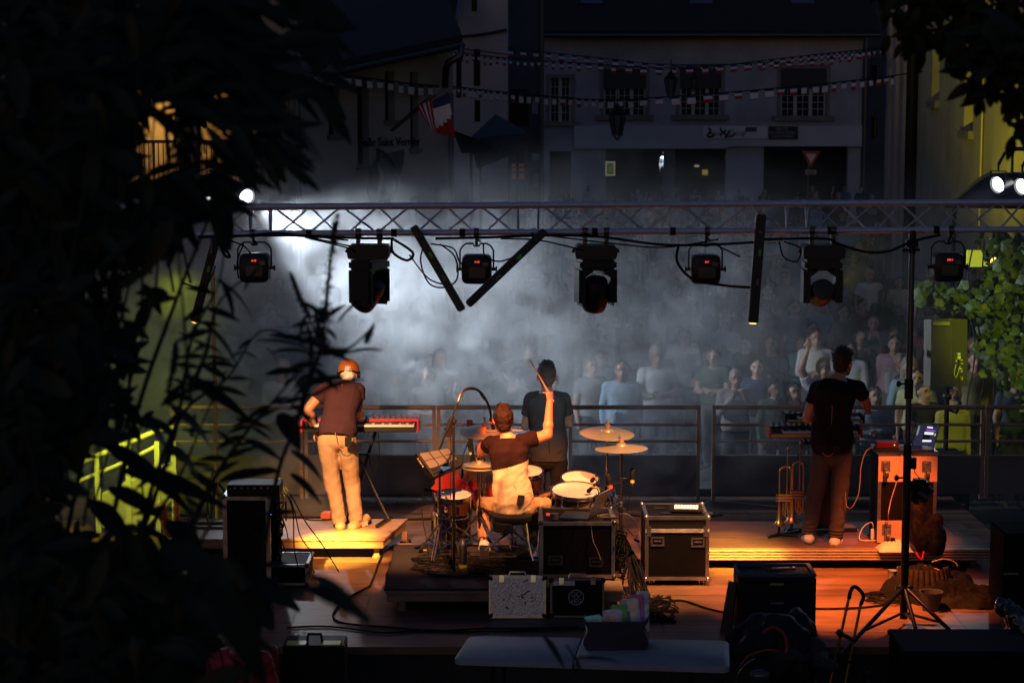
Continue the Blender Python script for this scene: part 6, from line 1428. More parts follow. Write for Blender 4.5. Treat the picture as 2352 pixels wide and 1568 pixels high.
for (a0, a1, c0, c1) in ((1222, 1236, 232, 262), (1222, 1238, 352, 368), (1224, 1238, 398, 430)):
    x0, x1, z0, z1 = pr((a0, a1, c0, c1), Y0); b = MB(); b.bx(x0, x1, Y0 - .08, Y0 - .01, z0, z1, .01); b.build('wall_panel', PL_G, t)
b = MB(); xm = at(1244, 0, Y0).x; b.cyl((xm, Y0 - .15, GZ + .01), (xm, Y0 - .15, 14), .08, n=8); b.build('downpipe', STEEL, t, 60)
# pale gable
Y0 = 70.0; X0, X1 = at(930, 0, Y0).x, at(1166, 0, Y0).x; t = thing('gable_house', 'tall pale rendered house with slit windows behind the left hall', 'building', ((X0 + X1) / 2, Y0, GZ))
ws = [(1083, 1096, -10, 27), (1088, 1103, 113, 198), (1090, 1103, 230, 280), (1048, 1060, 124, 225)]; os_ = [pr(w, Y0) for w in ws]
b = MB(); wall_mb(b, X0, X1, GZ + .002, 17, Y0, .3, os_); b.bx(X0, X1, Y0 + .31, Y0 + 9, GZ + .002, 16.9); b.build('wall', mat('pale_render', (.52, .47, .50), .9, var=.25, vscale=.5, bump=.3, bscale=6), t)
for o in os_: b = MB(); b.bx(o[0], o[1], Y0 + .15, Y0 + .18, o[2], o[3]); b.build('window', GLASS, t)
b = MB(); b.tube([at(1036, 86, Y0 - .1), at(1090, 82, Y0 - .1), at(1140, 74, Y0 - .1), at(1163, 69, Y0 - .1)], .05, 6); b.build('cable_run', STEEL, t)
b = MB(); b.tube([at(1040, 110, Y0 - .1), at(1165, 125, Y0 - .1)], .02, 5); b.build('cable_run', STEEL, t)
b = MB(); p = [at(1000, 105, 66), at(1042, 108, 66), at(1060, -40, 69), at(940, -40, 69)]; b.add(p + [k + V((0, .3, 0)) for k in p], [(3, 2, 1, 0), (4, 5, 6, 7), (0, 1, 5, 4), (1, 2, 6, 5), (2, 3, 7, 6), (3, 0, 4, 7)]); b.build('roof', TILE, t)
b = MB(); b.tube([at(1042, 108, 65.9), at(1060, -40, 68.9)], .06, 6); b.build('verge', mat('zinc_edge', (.12, .15, .2), .5), t)
# left hall with mural, set obliquely
A = at(676, 400, 47.0); Bp = at(1041, 400, 51.5); ex = V((Bp.x - A.x, Bp.y - A.y, 0)); Lw = ex.length; ex.normalize(); nin = V((-ex.y, ex.x, 0))
t = thing('village_hall', 'pale hall with narrow tall windows, painted panel and dark tiled roof at left', 'building', (A.x, A.y, GZ))
def uw(px, py):           # wall coordinates (u along, z) of a photograph position
    d = ray(px, py); o = V((0, 0, CAMZ)); n_ = nin; k = (V((A.x, A.y, 0)) - o).dot(n_) / d.dot(n_); p = o + d * k; return ((p - V((A.x, A.y, 0))).dot(ex), p.z)
def W3(u, z, off=0.0): return V((A.x, A.y, 0)) + ex * u + V((0, 0, z)) + nin * off
def wbox(b, u0, u1, z0, z1, o0, o1):
    p = [W3(u0, z0, o0), W3(u1, z0, o0), W3(u1, z0, o1), W3(u0, z0, o1), W3(u0, z1, o0), W3(u1, z1, o0), W3(u1, z1, o1), W3(u0, z1, o1)]
    b.add(p, [(3, 2, 1, 0), (4, 5, 6, 7), (0, 1, 5, 4), (1, 2, 6, 5), (2, 3, 7, 6), (3, 0, 4, 7)])
ws = [(754, 780, 195, 310), (820, 848, 180, 378), (884, 907, 163, 276), (942, 962, 165, 340), (944, 958, 452, 520), (1000, 1012, 430, 470)]
os_ = []
for (a, c, d_, e) in ws: u0, z1 = uw(a, d_); u1, z0 = uw(c, e); os_.append((u0, u1, z0, z1))
zE = uw(1041, 112)[1]; b = MB(); us = sorted({0, Lw, *[o[0] for o in os_], *[o[1] for o in os_]}); zs = sorted({GZ + .002, zE, *[o[2] for o in os_], *[o[3] for o in os_ if o[3] < zE]})
for i in range(len(us) - 1):
    for j in range(len(zs) - 1):
        cu, cz = (us[i] + us[i + 1]) / 2, (zs[j] + zs[j + 1]) / 2
        if not any(o[0] < cu < o[1] and o[2] < cz < o[3] for o in os_): wbox(b, us[i], us[i + 1], zs[j], zs[j + 1], 0, .35)
wbox(b, 0, .3, GZ + .002, zE, .36, 9); wbox(b, Lw - .3, Lw, GZ + .002, zE, .36, 9); wbox(b, .31, Lw - .31, GZ + .002, zE, 8.7, 9)
b.build('wall', PL_W, t)
for o in os_:
    b = MB(); wbox(b, o[0], o[1], o[2], o[3], .22, .25); w = b.build('window', GLASS, t); b = MB(); wbox(b, o[0] - .06, o[1] + .06, o[2] - .12, o[2] - .002, -.06, .2); b.build('sill', STONE, w)
e = [at(745, 172, 46.2), at(1062, 104, 50.6)]; r_ = [at(985, -90, 58), at(500, -60, 55)]
b = MB(); p = [e[0], e[1], r_[0], r_[1]]; b.add(p + [k + V((0, 0, .25)) for k in p], [(3, 2, 1, 0), (4, 5, 6, 7), (0, 1, 5, 4), (1, 2, 6, 5), (2, 3, 7, 6), (3, 0, 4, 7)]); rf = b.build('roof', TILE, t)
b = MB(); b.tube([at(730, 178, 46.1), at(762, 160, 46.2), at(560, -6, 53)], .10, 6); b.build('verge_board', mat('zinc_edge'), rf)
b = MB(); b.tube([e[0], e[1]], .09, 8); b.tube([at(1060, 108, 50.4), at(1058, 128, 50.3), at(1030, 144, 50.3), at(1024, 160, 50.4), at(1022, 200, 50.6)], .09, 8); b.build('gutter', STEEL, t, 60)
b = MB(); c0 = at(1036, 320, 50.9); b.cyl((c0.x, c0.y, GZ + .01), (c0.x, c0.y, at(0, 215, 50.9).z), .07, n=8); c0 = at(684, 300, 46.6); b.cyl((c0.x, c0.y, GZ + .01), (c0.x, c0.y, at(0, 170, 46.6).z), .07, n=8); b.build('downpipe', mat('blue_grey_pipe', (.10, .13, .17), .5), t, 60)
# painted boat and leaf shapes
TEAL = mat('mural_teal', (.045, .11, .13), .6, var=.3, vscale=4); MW = mat('mural_white', (.28, .30, .32), .6)
def wpoly(name, pts, m, off, lab=None):
    b = MB(); q_ = [uw(px, py) for px, py in pts]; n_ = len(q_); a = [W3(u, z, -off) for u, z in q_]; c_ = [W3(u, z, -off + .012) for u, z in q_]
    b.add(a + c_, [tuple(reversed(range(n_))), tuple(range(n_, 2 * n_))] + [(i, (i + 1) % n_, n_ + (i + 1) % n_, n_ + i) for i in range(n_)]); return b.build(name, m, t)
wpoly('painted_panel', [(865, 360), (928, 342), (926, 372), (920, 400), (905, 425), (880, 440)], TEAL, .02)
wpoly('painted_leaf', [(843, 420), (847, 392), (856, 370), (864, 362), (884, 376), (900, 400), (906, 420), (900, 445), (886, 466), (848, 466), (842, 440)], TEAL, .04)
wpoly('painted_wave', [(862, 372), (874, 392), (878, 412), (872, 440), (880, 466), (872, 466), (864, 442), (870, 414), (866, 392)], MW, .055)
b = MB(); b.tube(smooth_path([W3(*uw(px, py), -.07) for px, py in ((863, 343), (882, 356), (898, 378), (905, 405), (903, 435), (890, 462))], 4), .035, 5); b.tube([W3(*uw(863, 343), -.07), W3(*uw(866, 372), -.07)], .05, 5); b.build('dark_outline', SCR, t)
u_, z_ = uw(897, 327); text_mesh('Salle Saint Vernier', .30, frame(W3(u_, z_, -.01), ex, (0, 0, 1)), SCR, 'lettering', t, .02).scale = (1, 1, 1)
# flag poles and flags
def clothquad(name, P, m, parent, n=12, amp=.05, seed=0):
    A_, B_, C_, D_ = [V(k) for k in P]; b = MB(); vs = []; fs = []; ms = []
    nn = (B_ - A_).cross(D_ - A_).normalized()
    for j in range(n + 1):
        for i in range(n + 1):
            u, v = i / n, j / n; vs.append(A_.lerp(B_, u).lerp(D_.lerp(C_, u), v) + nn * amp * (math.sin(u * 9 + v * 2 + seed) + .5 * math.sin(v * 7)) * .6)
    for j in range(n):
        for i in range(n): a = j * (n + 1) + i; fs.append((a, a + 1, a + n + 2, a + n + 1)); ms.append(m[1](i / n + .5 / n, j / n + .5 / n))
    o = len(b.v); b.add(vs, fs); b.m = ms; return b.build(name, m[0], parent, 80)
FB, FW, FR = mat('flag_blue', (.03, .04, .18), .8), mat('flag_white', (.80, .80, .85), .8), mat('flag_red', (.38, .025, .04), .8)
Yf = 45.6; q = Q(Yf)
for (p0_, p1_, P, mt, nm, lab) in (
   ((897, 300), (991, 218), [(957, 246), (991, 230), (1001, 312), (985, 290)], ([FR, FW], lambda u, v: int(u * 7) % 2), 'stripes', 'red and white striped flag on a wall pole, left of the tricolour'),
   ((900, 301), (1004, 216), [(992, 232), (1030, 212), (1046, 316), (1003, 306)], ([FB, FW, FR], lambda u, v: 0 if v < .25 else 1 if v + u * .35 < .85 else 2), 'tricolour', 'blue white and red flag hanging from a pole on the hall wall')):
    t = thing('wall_flag', lab, 'flag', q(*p0_), 'flags on poles at the hall wall'); b = MB(); b.cyl(q(*p0_, .3), q(*p1_), .03, .022, 8); b.build('pole', STEEL, t, 60); clothquad('flag', [q(*k, .02 * i) for i, k in enumerate(P)], mt, t)

# kiosk with teal canopy
Yk_ = 58.0; q = Q(Yk_); t = thing('market_kiosk', 'kiosk with faceted teal canopy standing before the pale gable house', 'kiosk', (q(1140, 400).x, Yk_, GZ))
CAN = mat('teal_canvas', (.055, .10, .11), .8, var=.25, vscale=2)
b = MB(); ap = q(1138, 262, 1.2); c4 = [q(1078, 318, -.5), q(1212, 305, -.9), q(1190, 318, 2.6), q(1102, 316, 2.6)]; b.add([ap] + c4, [(0, 1, 2), (0, 2, 3), (0, 3, 4), (0, 4, 1)]); b.add([c4[0], c4[1], q(1206, 345, -.9), q(1096, 388, -.5)], [(0, 1, 2, 3)]); cn = b.build('canopy', CAN, t); cn.modifiers.new('t', 'SOLIDIFY').thickness = .03
b = MB(); p = [q(1040, 300, -.8), q(1090, 318, -1.0), q(1150, 350, -1.0), q(1060, 352, -.8)]; b.add(p, [(0, 1, 2, 3)]); o = b.build('side_awning', mat('dark_canvas', (.03, .04, .05), .8), t); o.modifiers.new('t', 'SOLIDIFY').thickness = .03
for (px, dy) in ((1082, -.4), (1208, -.8), (1104, 2.4), (1188, 2.4)): c = q(px, 330, dy); b = MB(); b.cyl((c.x, c.y, GZ + .005), (c.x, c.y, c.z + .12), .045, n=8); b.build('post', STEEL, t, 60)
b = MB(); c = q(1145, 400, .6); b.bx(c.x - .6, c.x + .6, c.y, c.y + .6, GZ + .005, GZ + 1.1); b.build('counter', PL_D, t)

# right street facade
A2 = V((at(2038, 300, 62).x, 62, 0)); B2 = V((at(2440, 300, 33).x, 33, 0)); t = thing('street_facade', 'long ochre street facade at right, its near end lit yellow green', 'building', (A2.x, 48, GZ))
ex2 = (B2 - A2).normalized(); n2 = V((-ex2.y, ex2.x, 0)); n2 = n2 if n2.x > 0 else -n2; L2 = (B2 - A2).length
def u2(px): d = ray(px, 252); k = A2.dot(n2) / d.dot(n2); return (d * k - A2).dot(ex2)
def z2v(px, py): d = ray(px, py); k = A2.dot(n2) / V((d.x, d.y, 0)).dot(n2); return CAMZ + d.z * k
def fbox(b, u0, u1, z0, z1, o0, o1):
    f = lambda u, z, o: A2 + ex2 * u + V((0, 0, z)) + n2 * o
    p = [f(u0, z0, o0), f(u1, z0, o0), f(u1, z0, o1), f(u0, z0, o1), f(u0, z1, o0), f(u1, z1, o0), f(u1, z1, o1), f(u0, z1, o1)]
    b.add(p, [(3, 2, 1, 0), (4, 5, 6, 7), (0, 1, 5, 4), (1, 2, 6, 5), (2, 3, 7, 6), (3, 0, 4, 7)])
wl = [(2139, 2156, 60, 232), (2215, 2236, 75, 300)]; wo = [(u2(a), u2(c), z2v((a + c) / 2, e), z2v((a + c) / 2, d_)) for a, c, d_, e in wl]
us = sorted({0, L2, *[k for o in wo for k in o[:2]]}); zs = sorted({GZ + .002, 15, *[k for o in wo for k in o[2:]]}); b = MB()
for i in range(len(us) - 1):
    for j in range(len(zs) - 1):
        cu, cz = (us[i] + us[i + 1]) / 2, (zs[j] + zs[j + 1]) / 2
        if not any(o[0] < cu < o[1] and o[2] < cz < o[3] for o in wo): fbox(b, us[i], us[i + 1], zs[j], zs[j + 1], 0, .35)
b.build('wall', PL_Y, t)
for o in wo: b = MB(); fbox(b, o[0], o[1], o[2], o[3], .2, .23); w = b.build('window', GLASS, t); b = MB(); fbox(b, o[0] - .15, o[1] + .15, o[2] - .18, o[2] - .003, -.12, .2); b.build('sill', STONE, w)
for px in (2046, 2062, 2080): b = MB(); u = u2(px); fbox(b, u - .35, u + .35, GZ + .003, 14.9, -.12, -.005); b.build('pilaster', PL_W, t)
b = MB(); u = u2(2107); p = A2 + ex2 * u - n2 * .15; b.cyl(p + V((0, 0, GZ + .01)), p + V((0, 0, 14.8)), .16, n=10); b.build('downpipe', BLACK, t, 60)
b = MB(); u = u2(2262); p = A2 + ex2 * u - n2 * .05; b.cyl(p + V((0, 0, .5)), p + V((0, 0, 14.8)), .025, n=8); b.build('cable_run', mat('yellowed_pole'), t, 60)
# black tarpaulin roof under it
b = MB(); Yt = 26.5; p = [at(2180, 466, Yt), at(2250, 412, Yt + .6), at(2275, 398, Yt + 1.2), at(2420, 392, Yt + 1.2), at(2420, 470, Yt - .3)]; n_ = len(p)
b.add(p + [k + V((0, .3, -.08)) for k in p], [tuple(range(n_)), tuple(reversed(range(n_, 2 * n_)))] + [(i, (i + 1) % n_, n_ + (i + 1) % n_, n_ + i) for i in range(n_)])
tp_ = thing('tarpaulin_shelter', 'black tarpaulin shelter with a yellow lit edge below the right flood lamps', 'shelter', (at(2300, 430, Yt).x, Yt, GZ)); b.build('cover', mat('black_tarp', (.02, .02, .018), .5, bump=.4, bscale=5), tp_)
b = MB(); b.tube([at(2180, 466, Yt - .02), at(2250, 412, Yt + .58), at(2275, 398, Yt + 1.18)], .03, 6); b.build('hem', mat('lit_edge_yellow', (.5, .42, .1), .7), tp_)  # yellow light along the tarpaulin edge, put into this strip's colour
for px in (2200, 2405): c = at(px, 470, Yt); b = MB(); b.cyl((c.x, c.y + .2, GZ + .005), (c.x, c.y + .2, c.z + .05), .03, n=8); b.build('post', DARKP, tp_, 60)

# left balcony house
Yl = 40.0; q = Q(Yl); X0, X1 = q(-60, 0).x, q(678, 0).x; t = thing('balcony_house', 'house with warm lit doorway and balcony behind the leaves at left', 'building', ((X0 + X1) / 2, Yl, GZ))
dop = pr((300, 545, 195, 470), Yl); b = MB(); wall_mb(b, X0, X1, GZ + .002, 9.5, Yl, .3, [dop]); b.build('wall', mat('beige_render', (.34, .29, .24), .9, var=.25, vscale=.8), t)
b = MB(); b.bx(dop[0] - .3, dop[1] + .3, Yl + 1.9, Yl + 2.0, dop[2] - .3, dop[3] + .3); b.bx(dop[0] - .3, dop[0] - .01, Yl + .31, Yl + 1.88, dop[2], dop[3]); b.bx(dop[1] + .01, dop[1] + .3, Yl + .31, Yl + 1.88, dop[2], dop[3])
b.build('lit_inner_wall', mat('cream_wall', (.62, .48, .28), .8, var=.15, vscale=1), t)
zb_ = q(0, 452).z; zt_ = q(0, 425).z; b = MB(); b.bx(q(280, 0).x, q(640, 0).x, Yl - 2.0, Yl + 1.9, zb_, zt_); b.build('balcony_slab', STONE, t)
b = MB(); xr0, xr1 = q(300, 0).x, q(640, 0).x; yr = Yl - 1.9; zt2 = q(0, 322).z
b.cyl((xr0, yr, zt2), (xr1, yr, zt2), .03, n=8); b.cyl((xr0, yr, zt_ + .1), (xr1, yr, zt_ + .1), .02, n=8); n_ = 32
for k in range(n_ + 1): x_ = xr0 + (xr1 - xr0) * k / n_; b.cyl((x_, yr, zt_ + .005), (x_, yr, zt2), .012 if k % 8 else .028, n=6)
b.cyl((xr1, yr, zt2), (xr1, Yl, zt2), .03, n=8); b.build('balcony_rail', STEEL, t, 60)
b = MB(); p = [at(330, 215, 37.5), at(700, 190, 39), at(600, -60, 46), at(150, -60, 44)]; b.add(p + [k + V((0, 0, .2)) for k in p], [(3, 2, 1, 0), (4, 5, 6, 7), (0, 1, 5, 4), (1, 2, 6, 5), (2, 3, 7, 6), (3, 0, 4, 7)]); b.build('roof', TILE, t)
b = MB(); x0, x1, z0, z1 = pr((518, 560, 225, 275), Yl - .05); b.bx(x0, x1, Yl - .06, Yl - .02, z0, z1); b.build('notice', mat('dim_notice', (.10, .09, .06), .7), t)
b = MB(); xx = q(668, 0).x; b.cyl((xx, Yl - .1, GZ + .01), (xx, Yl - .1, 9), .06, n=8); b.build('downpipe', mat('blue_grey_pipe'), t, 60)

# ---------------------------------------------------------------- bunting and hanging lanterns
def bunting(lab, pts, Y_, step, fw, fh, seed, style):
    rr = random.Random(seed); P = smooth_path([at(px, py, y) for (px, py), y in zip(pts, Y_)], 12); t = thing('bunting', lab, 'bunting', P[0], 'strings of little flags across the street')
    b = MB(); b.tube(P, .018, 5); b.build('string', RUBBER, t, 60); d = 0; nx_ = step * .5; k = 0
    for a, c in zip(P, P[1:]):
        L = (c - a).length
        while d + L > nx_ and k < 60:
            p = a.lerp(c, (nx_ - d) / L); e = (c - a).normalized(); w_ = fw * rr.uniform(.8, 1.05); h = fh * rr.uniform(.8, 1.1); sw = rr.uniform(-.10, .10); twist = rr.uniform(-.12, .12)
            b = MB(); z_ = V((sw, 0, -1)).normalized(); f3 = (.34, .67, 1) if style == 0 else (.28, .92, 1) if rr.random() < .75 else (.25, .6, 1); prev = 0
            e2 = V((e.x, e.y + twist, e.z)).normalized(); b.M = Matrix.Identity(4)
            for mi, f in enumerate(f3):
                q0, q1 = p + z_ * h * prev, p + z_ * h * f; wob = V((0, .03 * math.sin(k + mi), 0))
                b.add([q0, q0 + e2 * w_ + wob, q1 + e2 * w_ + wob, q1, q0 + V((0, .01, 0)), q0 + e2 * w_ + wob + V((0, .01, 0)), q1 + e2 * w_ + wob + V((0, .01, 0)), q1 + V((0, .01, 0))], [(0, 1, 2, 3), (7, 6, 5, 4), (0, 4, 5, 1), (1, 5, 6, 2), (2, 6, 7, 3), (3, 7, 4, 0)], mi); prev = f
            b.build('flag', [FB, FW, FR], t); nx_ += step; k += 1
        d += L
bunting('lowest string of small flags crossing the whole square', [(700, 168), (790, 173), (958, 194), (1040, 199), (1148, 211), (1320, 226), (1405, 229), (1514, 224), (1771, 204), (1990, 182), (2099, 167), (2261, 140)], [46, 47, 50, 52, 56, 60, 62, 63, 62, 58, 54, 46], .50, .29, .27, 1, 1)
bunting('highest string of small tricolour flags before the shop upper floor', [(1168, 110), (1178, 112), (1383, 134), (1551, 149), (1807, 142), (1990, 118)], [78, 78, 80, 80, 78, 74], .60, .26, .30, 2, 0)
bunting('middle string of small tricolour flags, just under the highest one', [(1010, 115), (1148, 132), (1331, 145), (1514, 156), (1640, 152), (1850, 128), (2080, 105)], [60, 66, 72, 74, 74, 70, 60], .62, .28, .28, 3, 0)
def lantern(px, py0, py1, Y_, lab):
    top, bot = at(px, py0, Y_), at(px, py1, Y_); h = top.z - bot.z; t = thing('street_lantern', lab, 'lantern', top, 'old lanterns hung over the square'); r = h * .24
    b = MB(); b.lathe([(.02, 0), (r * .35, -h * .10), (r * .55, -h * .16), (r * .95, -h * .26), (r, -h * .30), (r * .96, -h * .32)], top, n=6); b.build('hood', BLACK, t)
    b = MB(); b.lathe([(r * .92, -h * .33), (r * .50, -h * .86)], top, n=6); b.build('glass', mat('lantern_glass', (.10, .11, .13), .2, spec=.6), t)
    b = MB()
    for k in range(6): a = 2 * PI * k / 6; b.tube([top + V((r * .96 * math.cos(a), r * .96 * math.sin(a), -h * .32)), top + V((r * .54 * math.cos(a), r * .54 * math.sin(a), -h * .86)), top + V((0, 0, -h))], h * .014, 5)
    b.build('frame', BLACK, t); b = MB(); b.cyl(top, top + V((0, 0, .35)), .015, n=5); b.build('hanger', BLACK, t)
lantern(1418, 238, 323, 58, 'big lantern hanging in front of the pale fascia')
lantern(1541, 162, 229, 66, 'mid sized lantern hanging between the two middle windows')
lantern(1594, 168, 212, 76, 'smallest lantern hanging before the right middle window')

# ---------------------------------------------------------------- loudspeakers beyond the rail
Yp_ = 22.4; q = Q(Yp_); t = thing('loudspeaker', 'black loudspeaker on a pole lit yellow green, seen from behind at right', 'loudspeaker', (q(2172, 888).x, Yp_, q(0, 888).z))
p = [q(2121, 886), q(2137, 886, -.12), q(2186, 888, -.16), q(2222, 886, .05), q(2215, 886, .3), q(2128, 886, .3)]; tp_ = [q(2122, 734), q(2139, 733, -.12), q(2188, 731, -.16), q(2222, 733, .05), q(2215, 733, .3), q(2128, 733, .3)]
b = MB(); b.ring_loft([p, tp_]); b.build('cabinet', mat('speaker_cabinet', (.075, .075, .06), .5, bump=.3, bscale=120), t)
b = MB(); a, c = q(2142, 738, -.14), q(2181, 747, -.17); b.bx(a.x, c.x, Yp_ - .175, Yp_ - .165, c.z, a.z); b.build('label_plate', mat('plate_yellow', (.30, .30, .10), .5), t)
b = MB()
for (px, py, w_, h_) in ((2200, 812, 8, 5), (2200, 820, 10, 7), (2194, 828, 5, 4), (2206, 826, 6, 2), (2208, 834, 6, 2), (2204, 846, 8, 3), (2206, 852, 5, 3), (2208, 868, 3, 8)):
    a = q(px, py, -.09); s_ = Yp_ / F; b.box(a + V((0, -.02, 0)), (w_ * s_, .03, h_ * s_), (0, 0, .5))
b.tube(smooth_path([q(2196, 836, -.12), q(2192, 855, -.14), q(2196, 866, -.13), q(2205, 840, -.12)], 5), .006, 5); b.build('connectors', mat('lime_label', (.75, .8, .25), .5), t)
b = MB(); b.bx(q(2130, 0).x, q(2138, 0).x, Yp_ - .10, Yp_ - .04, q(0, 815).z, q(0, 800).z, .005); b.build('side_handle', STEEL, t)
b = MB(); c = q(2180, 895); b.cyl((c.x, Yp_ + .1, GZ + .01), (c.x, Yp_ + .1, c.z + .03), .028, n=12); b.lathe([(.05, 0), (.06, .03), (.05, .06)], (c.x, Yp_ + .1, q(0, 920).z), n=12, cap=True); b.tube([q(2190, 915), q(2206, 925, -.1), q(2196, 948, -.1), q(2180, 940, -.05)], .02, 7); b.build('pole', STD, t, 60)
c = (q(2210, 1180)); Ysb = 21.95; b = MB(); x0, x1 = at(2153, 0, Ysb).x, at(2258, 0, Ysb).x; t = thing('subwoofer', 'large black bass loudspeaker low behind the guard rail at right', 'loudspeaker', ((x0 + x1) / 2, Ysb, GZ))
b.bx(x0, x1, Ysb, Ysb + .7, GZ + .004, at(0, 1052, Ysb).z, .02); b.build('cabinet', BLACK, t); b = MB(); a = at(2205, 1158, Ysb); b.bx(a.x - .06, a.x + .06, Ysb - .01, Ysb - .001, a.z - .01, a.z + .01); b.bx(a.x - .02, a.x + .0, Ysb - .01, Ysb - .001, a.z - .09, a.z - .06); b.build('rear_panel', ORG_TAPE, t)
# ---------------------------------------------------------------- the crowd
def pose(kind):
    z = 0
    J = dict(head=(0, -.01, 1.60), neck=(0, 0, 1.45), sL=(.175, 0, 1.40), sR=(-.175, 0, 1.40), hip=(0, 0, .93), hL=(.085, 0, .90), hR=(-.085, 0, .90), kL=(.095, -.01, .49), kR=(-.095, .0, .49), aL=(.10, .02, .09), aR=(-.10, .02, .09), tL=(.12, -.14, .045), tR=(-.12, -.14, .045),
             eL=(.225, .02, 1.12), eR=(-.225, .02, 1.12), wL=(.22, -.05, .87), wR=(-.22, -.05, .87))
    H = dict(d=V((0, -.2, -1)), up=V((1, 0, 0)), curl=.3), dict(d=V((0, -.2, -1)), up=V((-1, 0, 0)), curl=.3)
    if kind == 'crossed':
        J.update(eL=(.23, -.06, 1.13), eR=(-.23, -.06, 1.13), wL=(.01, -.20, 1.15), wR=(-.02, -.17, 1.12)); H = dict(d=V((-1, 0, .1)), up=V((0, -1, 0)), curl=.4), dict(d=V((1, 0, .1)), up=V((0, -1, 0)), curl=.4)
    if kind == 'phone':
        J.update(eL=(.22, -.14, 1.20), eR=(-.22, -.10, 1.18), wL=(.07, -.28, 1.42), wR=(-.06, -.26, 1.40)); H = dict(d=V((-.3, -.1, 1)), up=V((0, -1, .1)), curl=.6), dict(d=V((.3, -.1, 1)), up=V((0, -1, .1)), curl=.6)
    if kind == 'clap':
        J.update(eL=(.24, -.05, 1.15), eR=(-.24, -.05, 1.15), wL=(.05, -.27, 1.24), wR=(-.05, -.27, 1.24)); H = dict(d=V((-.1, -.5, .8)), up=V((1, 0, 0)), curl=.1), dict(d=V((.1, -.5, .8)), up=V((-1, 0, 0)), curl=.1)
    if kind == 'raised':
        J.update(eR=(-.27, -.05, 1.60), wR=(-.20, -.08, 1.84)); H = H[0], dict(d=V((0, -.1, 1)), up=V((0, 1, 0)), curl=.3)
    return {k: V(v) for k, v in J.items()}, H
CR_SH = mat('crowd_cotton', (.5, .5, .5), .9, objcol=True); CR_TR = mat('crowd_denim', (.5, .5, .5), .9, objcol=True)
PR = {}
for i, (kd, hr, ls) in enumerate((('down', 'short', False), ('crossed', 'long', True), ('phone', 'short', True), ('clap', 'long', False), ('raised', 'short', False), ('down', 'long', True), ('crossed', 'short', False))):
    J, H = pose(kd)
    o = figure('x', J, (0, -1, 0), (0, -1, -.02), vox=.017, cvox=.022, shirt_m=CR_SH, trou_m=CR_TR, shoe_m=None, hair_m=HAIR, sleeve=.55, long_sleeve=ls, handL=H[0], handR=H[1], hair=hr, headsc=1.08, wrinkle=.008)
    o.location = (0, 0, 0); PR[i] = (o, kd, hr, ls)
COLS = [('white', (.60, .60, .66)), ('white', (.48, .48, .54)), ('pale grey', (.45, .46, .50)), ('grey', (.22, .22, .24)), ('navy', (.02, .03, .07)), ('black', (.015, .015, .018)), ('black', (.02, .018, .02)), ('light blue', (.22, .34, .46)), ('teal', (.08, .28, .30)), ('red', (.15, .02, .025)), ('beige', (.52, .44, .36)), ('brown', (.10, .06, .045)), ('pink', (.40, .24, .27)), ('navy', (.025, .03, .06)), ('denim blue', (.07, .11, .19)), ('green', (.05, .09, .05))]
HC = [('dark', (.02, .014, .01)), ('brown', (.06, .035, .02)), ('grey', (.22, .21, .20)), ('fair', (.25, .17, .09)), ('black', (.010, .010, .012))]
SK = [(.42, .24, .17), (.36, .19, .13), (.46, .28, .21), (.22, .11, .07)]
MARKS = [(430, 'behind the left leaves'), (560, 'by the pale yellow pole'), (650, 'under the first red display lamp'), (780, 'in the bright smoke above the keyboard player'), (900, 'below the side on moving head'), (1000, 'left of the V of light bars'), (1130, 'below the V of light bars'), (1230, 'above the raised drumstick'), (1330, 'left of the second moving head'), (1430, 'behind the second moving head'), (1540, 'right of the second moving head'), (1640, 'below the third red display lamp'), (1760, 'by the nearly upright light bar'), (1860, 'left of the third moving head'), (1960, 'above the man in black'), (2060, 'left of the truss stand'), (2140, 'just right of the truss stand'), (2240, 'by the loudspeaker'), (2500, 'at the right border by the vine')]
DEP = [(27, 'near the rail'), (30, 'in the front rows'), (34, 'in the fourth or fifth row'), (39, 'halfway back'), (46, 'well back'), (56, 'in the rear third'), (68, 'far at the back'), (200, 'near the shop building')]
def proj(p): 
    c, s = math.cos(PITCH), math.sin(PITCH); y, z = p[1], p[2] - CAMZ; d = y * c - z * s; return CX + F * p[0] / d, CY - F * (y * s + z * c) / d
used_lab = {}
def person(x, y, var, sc, rz, shirt, hair, skin, trou, label=None, z=GZ):
    o0, kd, hr, ls = PR[var]; o = copy_tree(o0); o.location = (x, y, z + .003); o.scale = (sc,) * 3; o.rotation_euler = (0, 0, rz); o.color = (*[k_ * .85 for k_ in skin], 1)
    for ch in o.children:
        if ch.name.startswith('hair'): ch.color = (*hair[1], 1)
        elif ch.name.startswith('shirt'): ch.color = (*[k_ * .72 for k_ in shirt[1]], 1)
        else: ch.color = (*trou, 1)
    if label is None:
        px, _ = proj((x, y, z + 1.6)); m = next(n for lim, n in MARKS if px < lim or lim == 2500); d = next(n for lim, n in DEP if y < lim)
        ps = {'down': 'arms down', 'crossed': 'arms crossed', 'phone': 'hands raised to the face', 'clap': 'clapping', 'raised': 'one arm raised'}[kd]
        label = f'{hair[0]} haired spectator in {shirt[0]}, {ps}, {d}, {m}'
        w = label.replace(',', '').split()
        if len(w) > 16:
            label = f'{shirt[0]} clad spectator, {ps}, {d}, {m}'; w = label.split()
            if len(w) > 16: label = f'{shirt[0]} clad spectator, {d}, {m}'
    tag(o, label, 'person', 'spectators standing in the square'); used_lab.setdefault(label, []).append(o)
    return o
rr = random.Random(77)
rows = [25.2, 26.2, 27.3, 28.5, 29.8, 31.3, 33, 35, 37.2, 39.6, 42.3, 45.5, 49.5, 54, 59, 64.5, 70.5, 77, 84]
TR = [(.03, .035, .06), (.02, .02, .022), (.07, .07, .08), (.12, .10, .08)]
cnt = 0
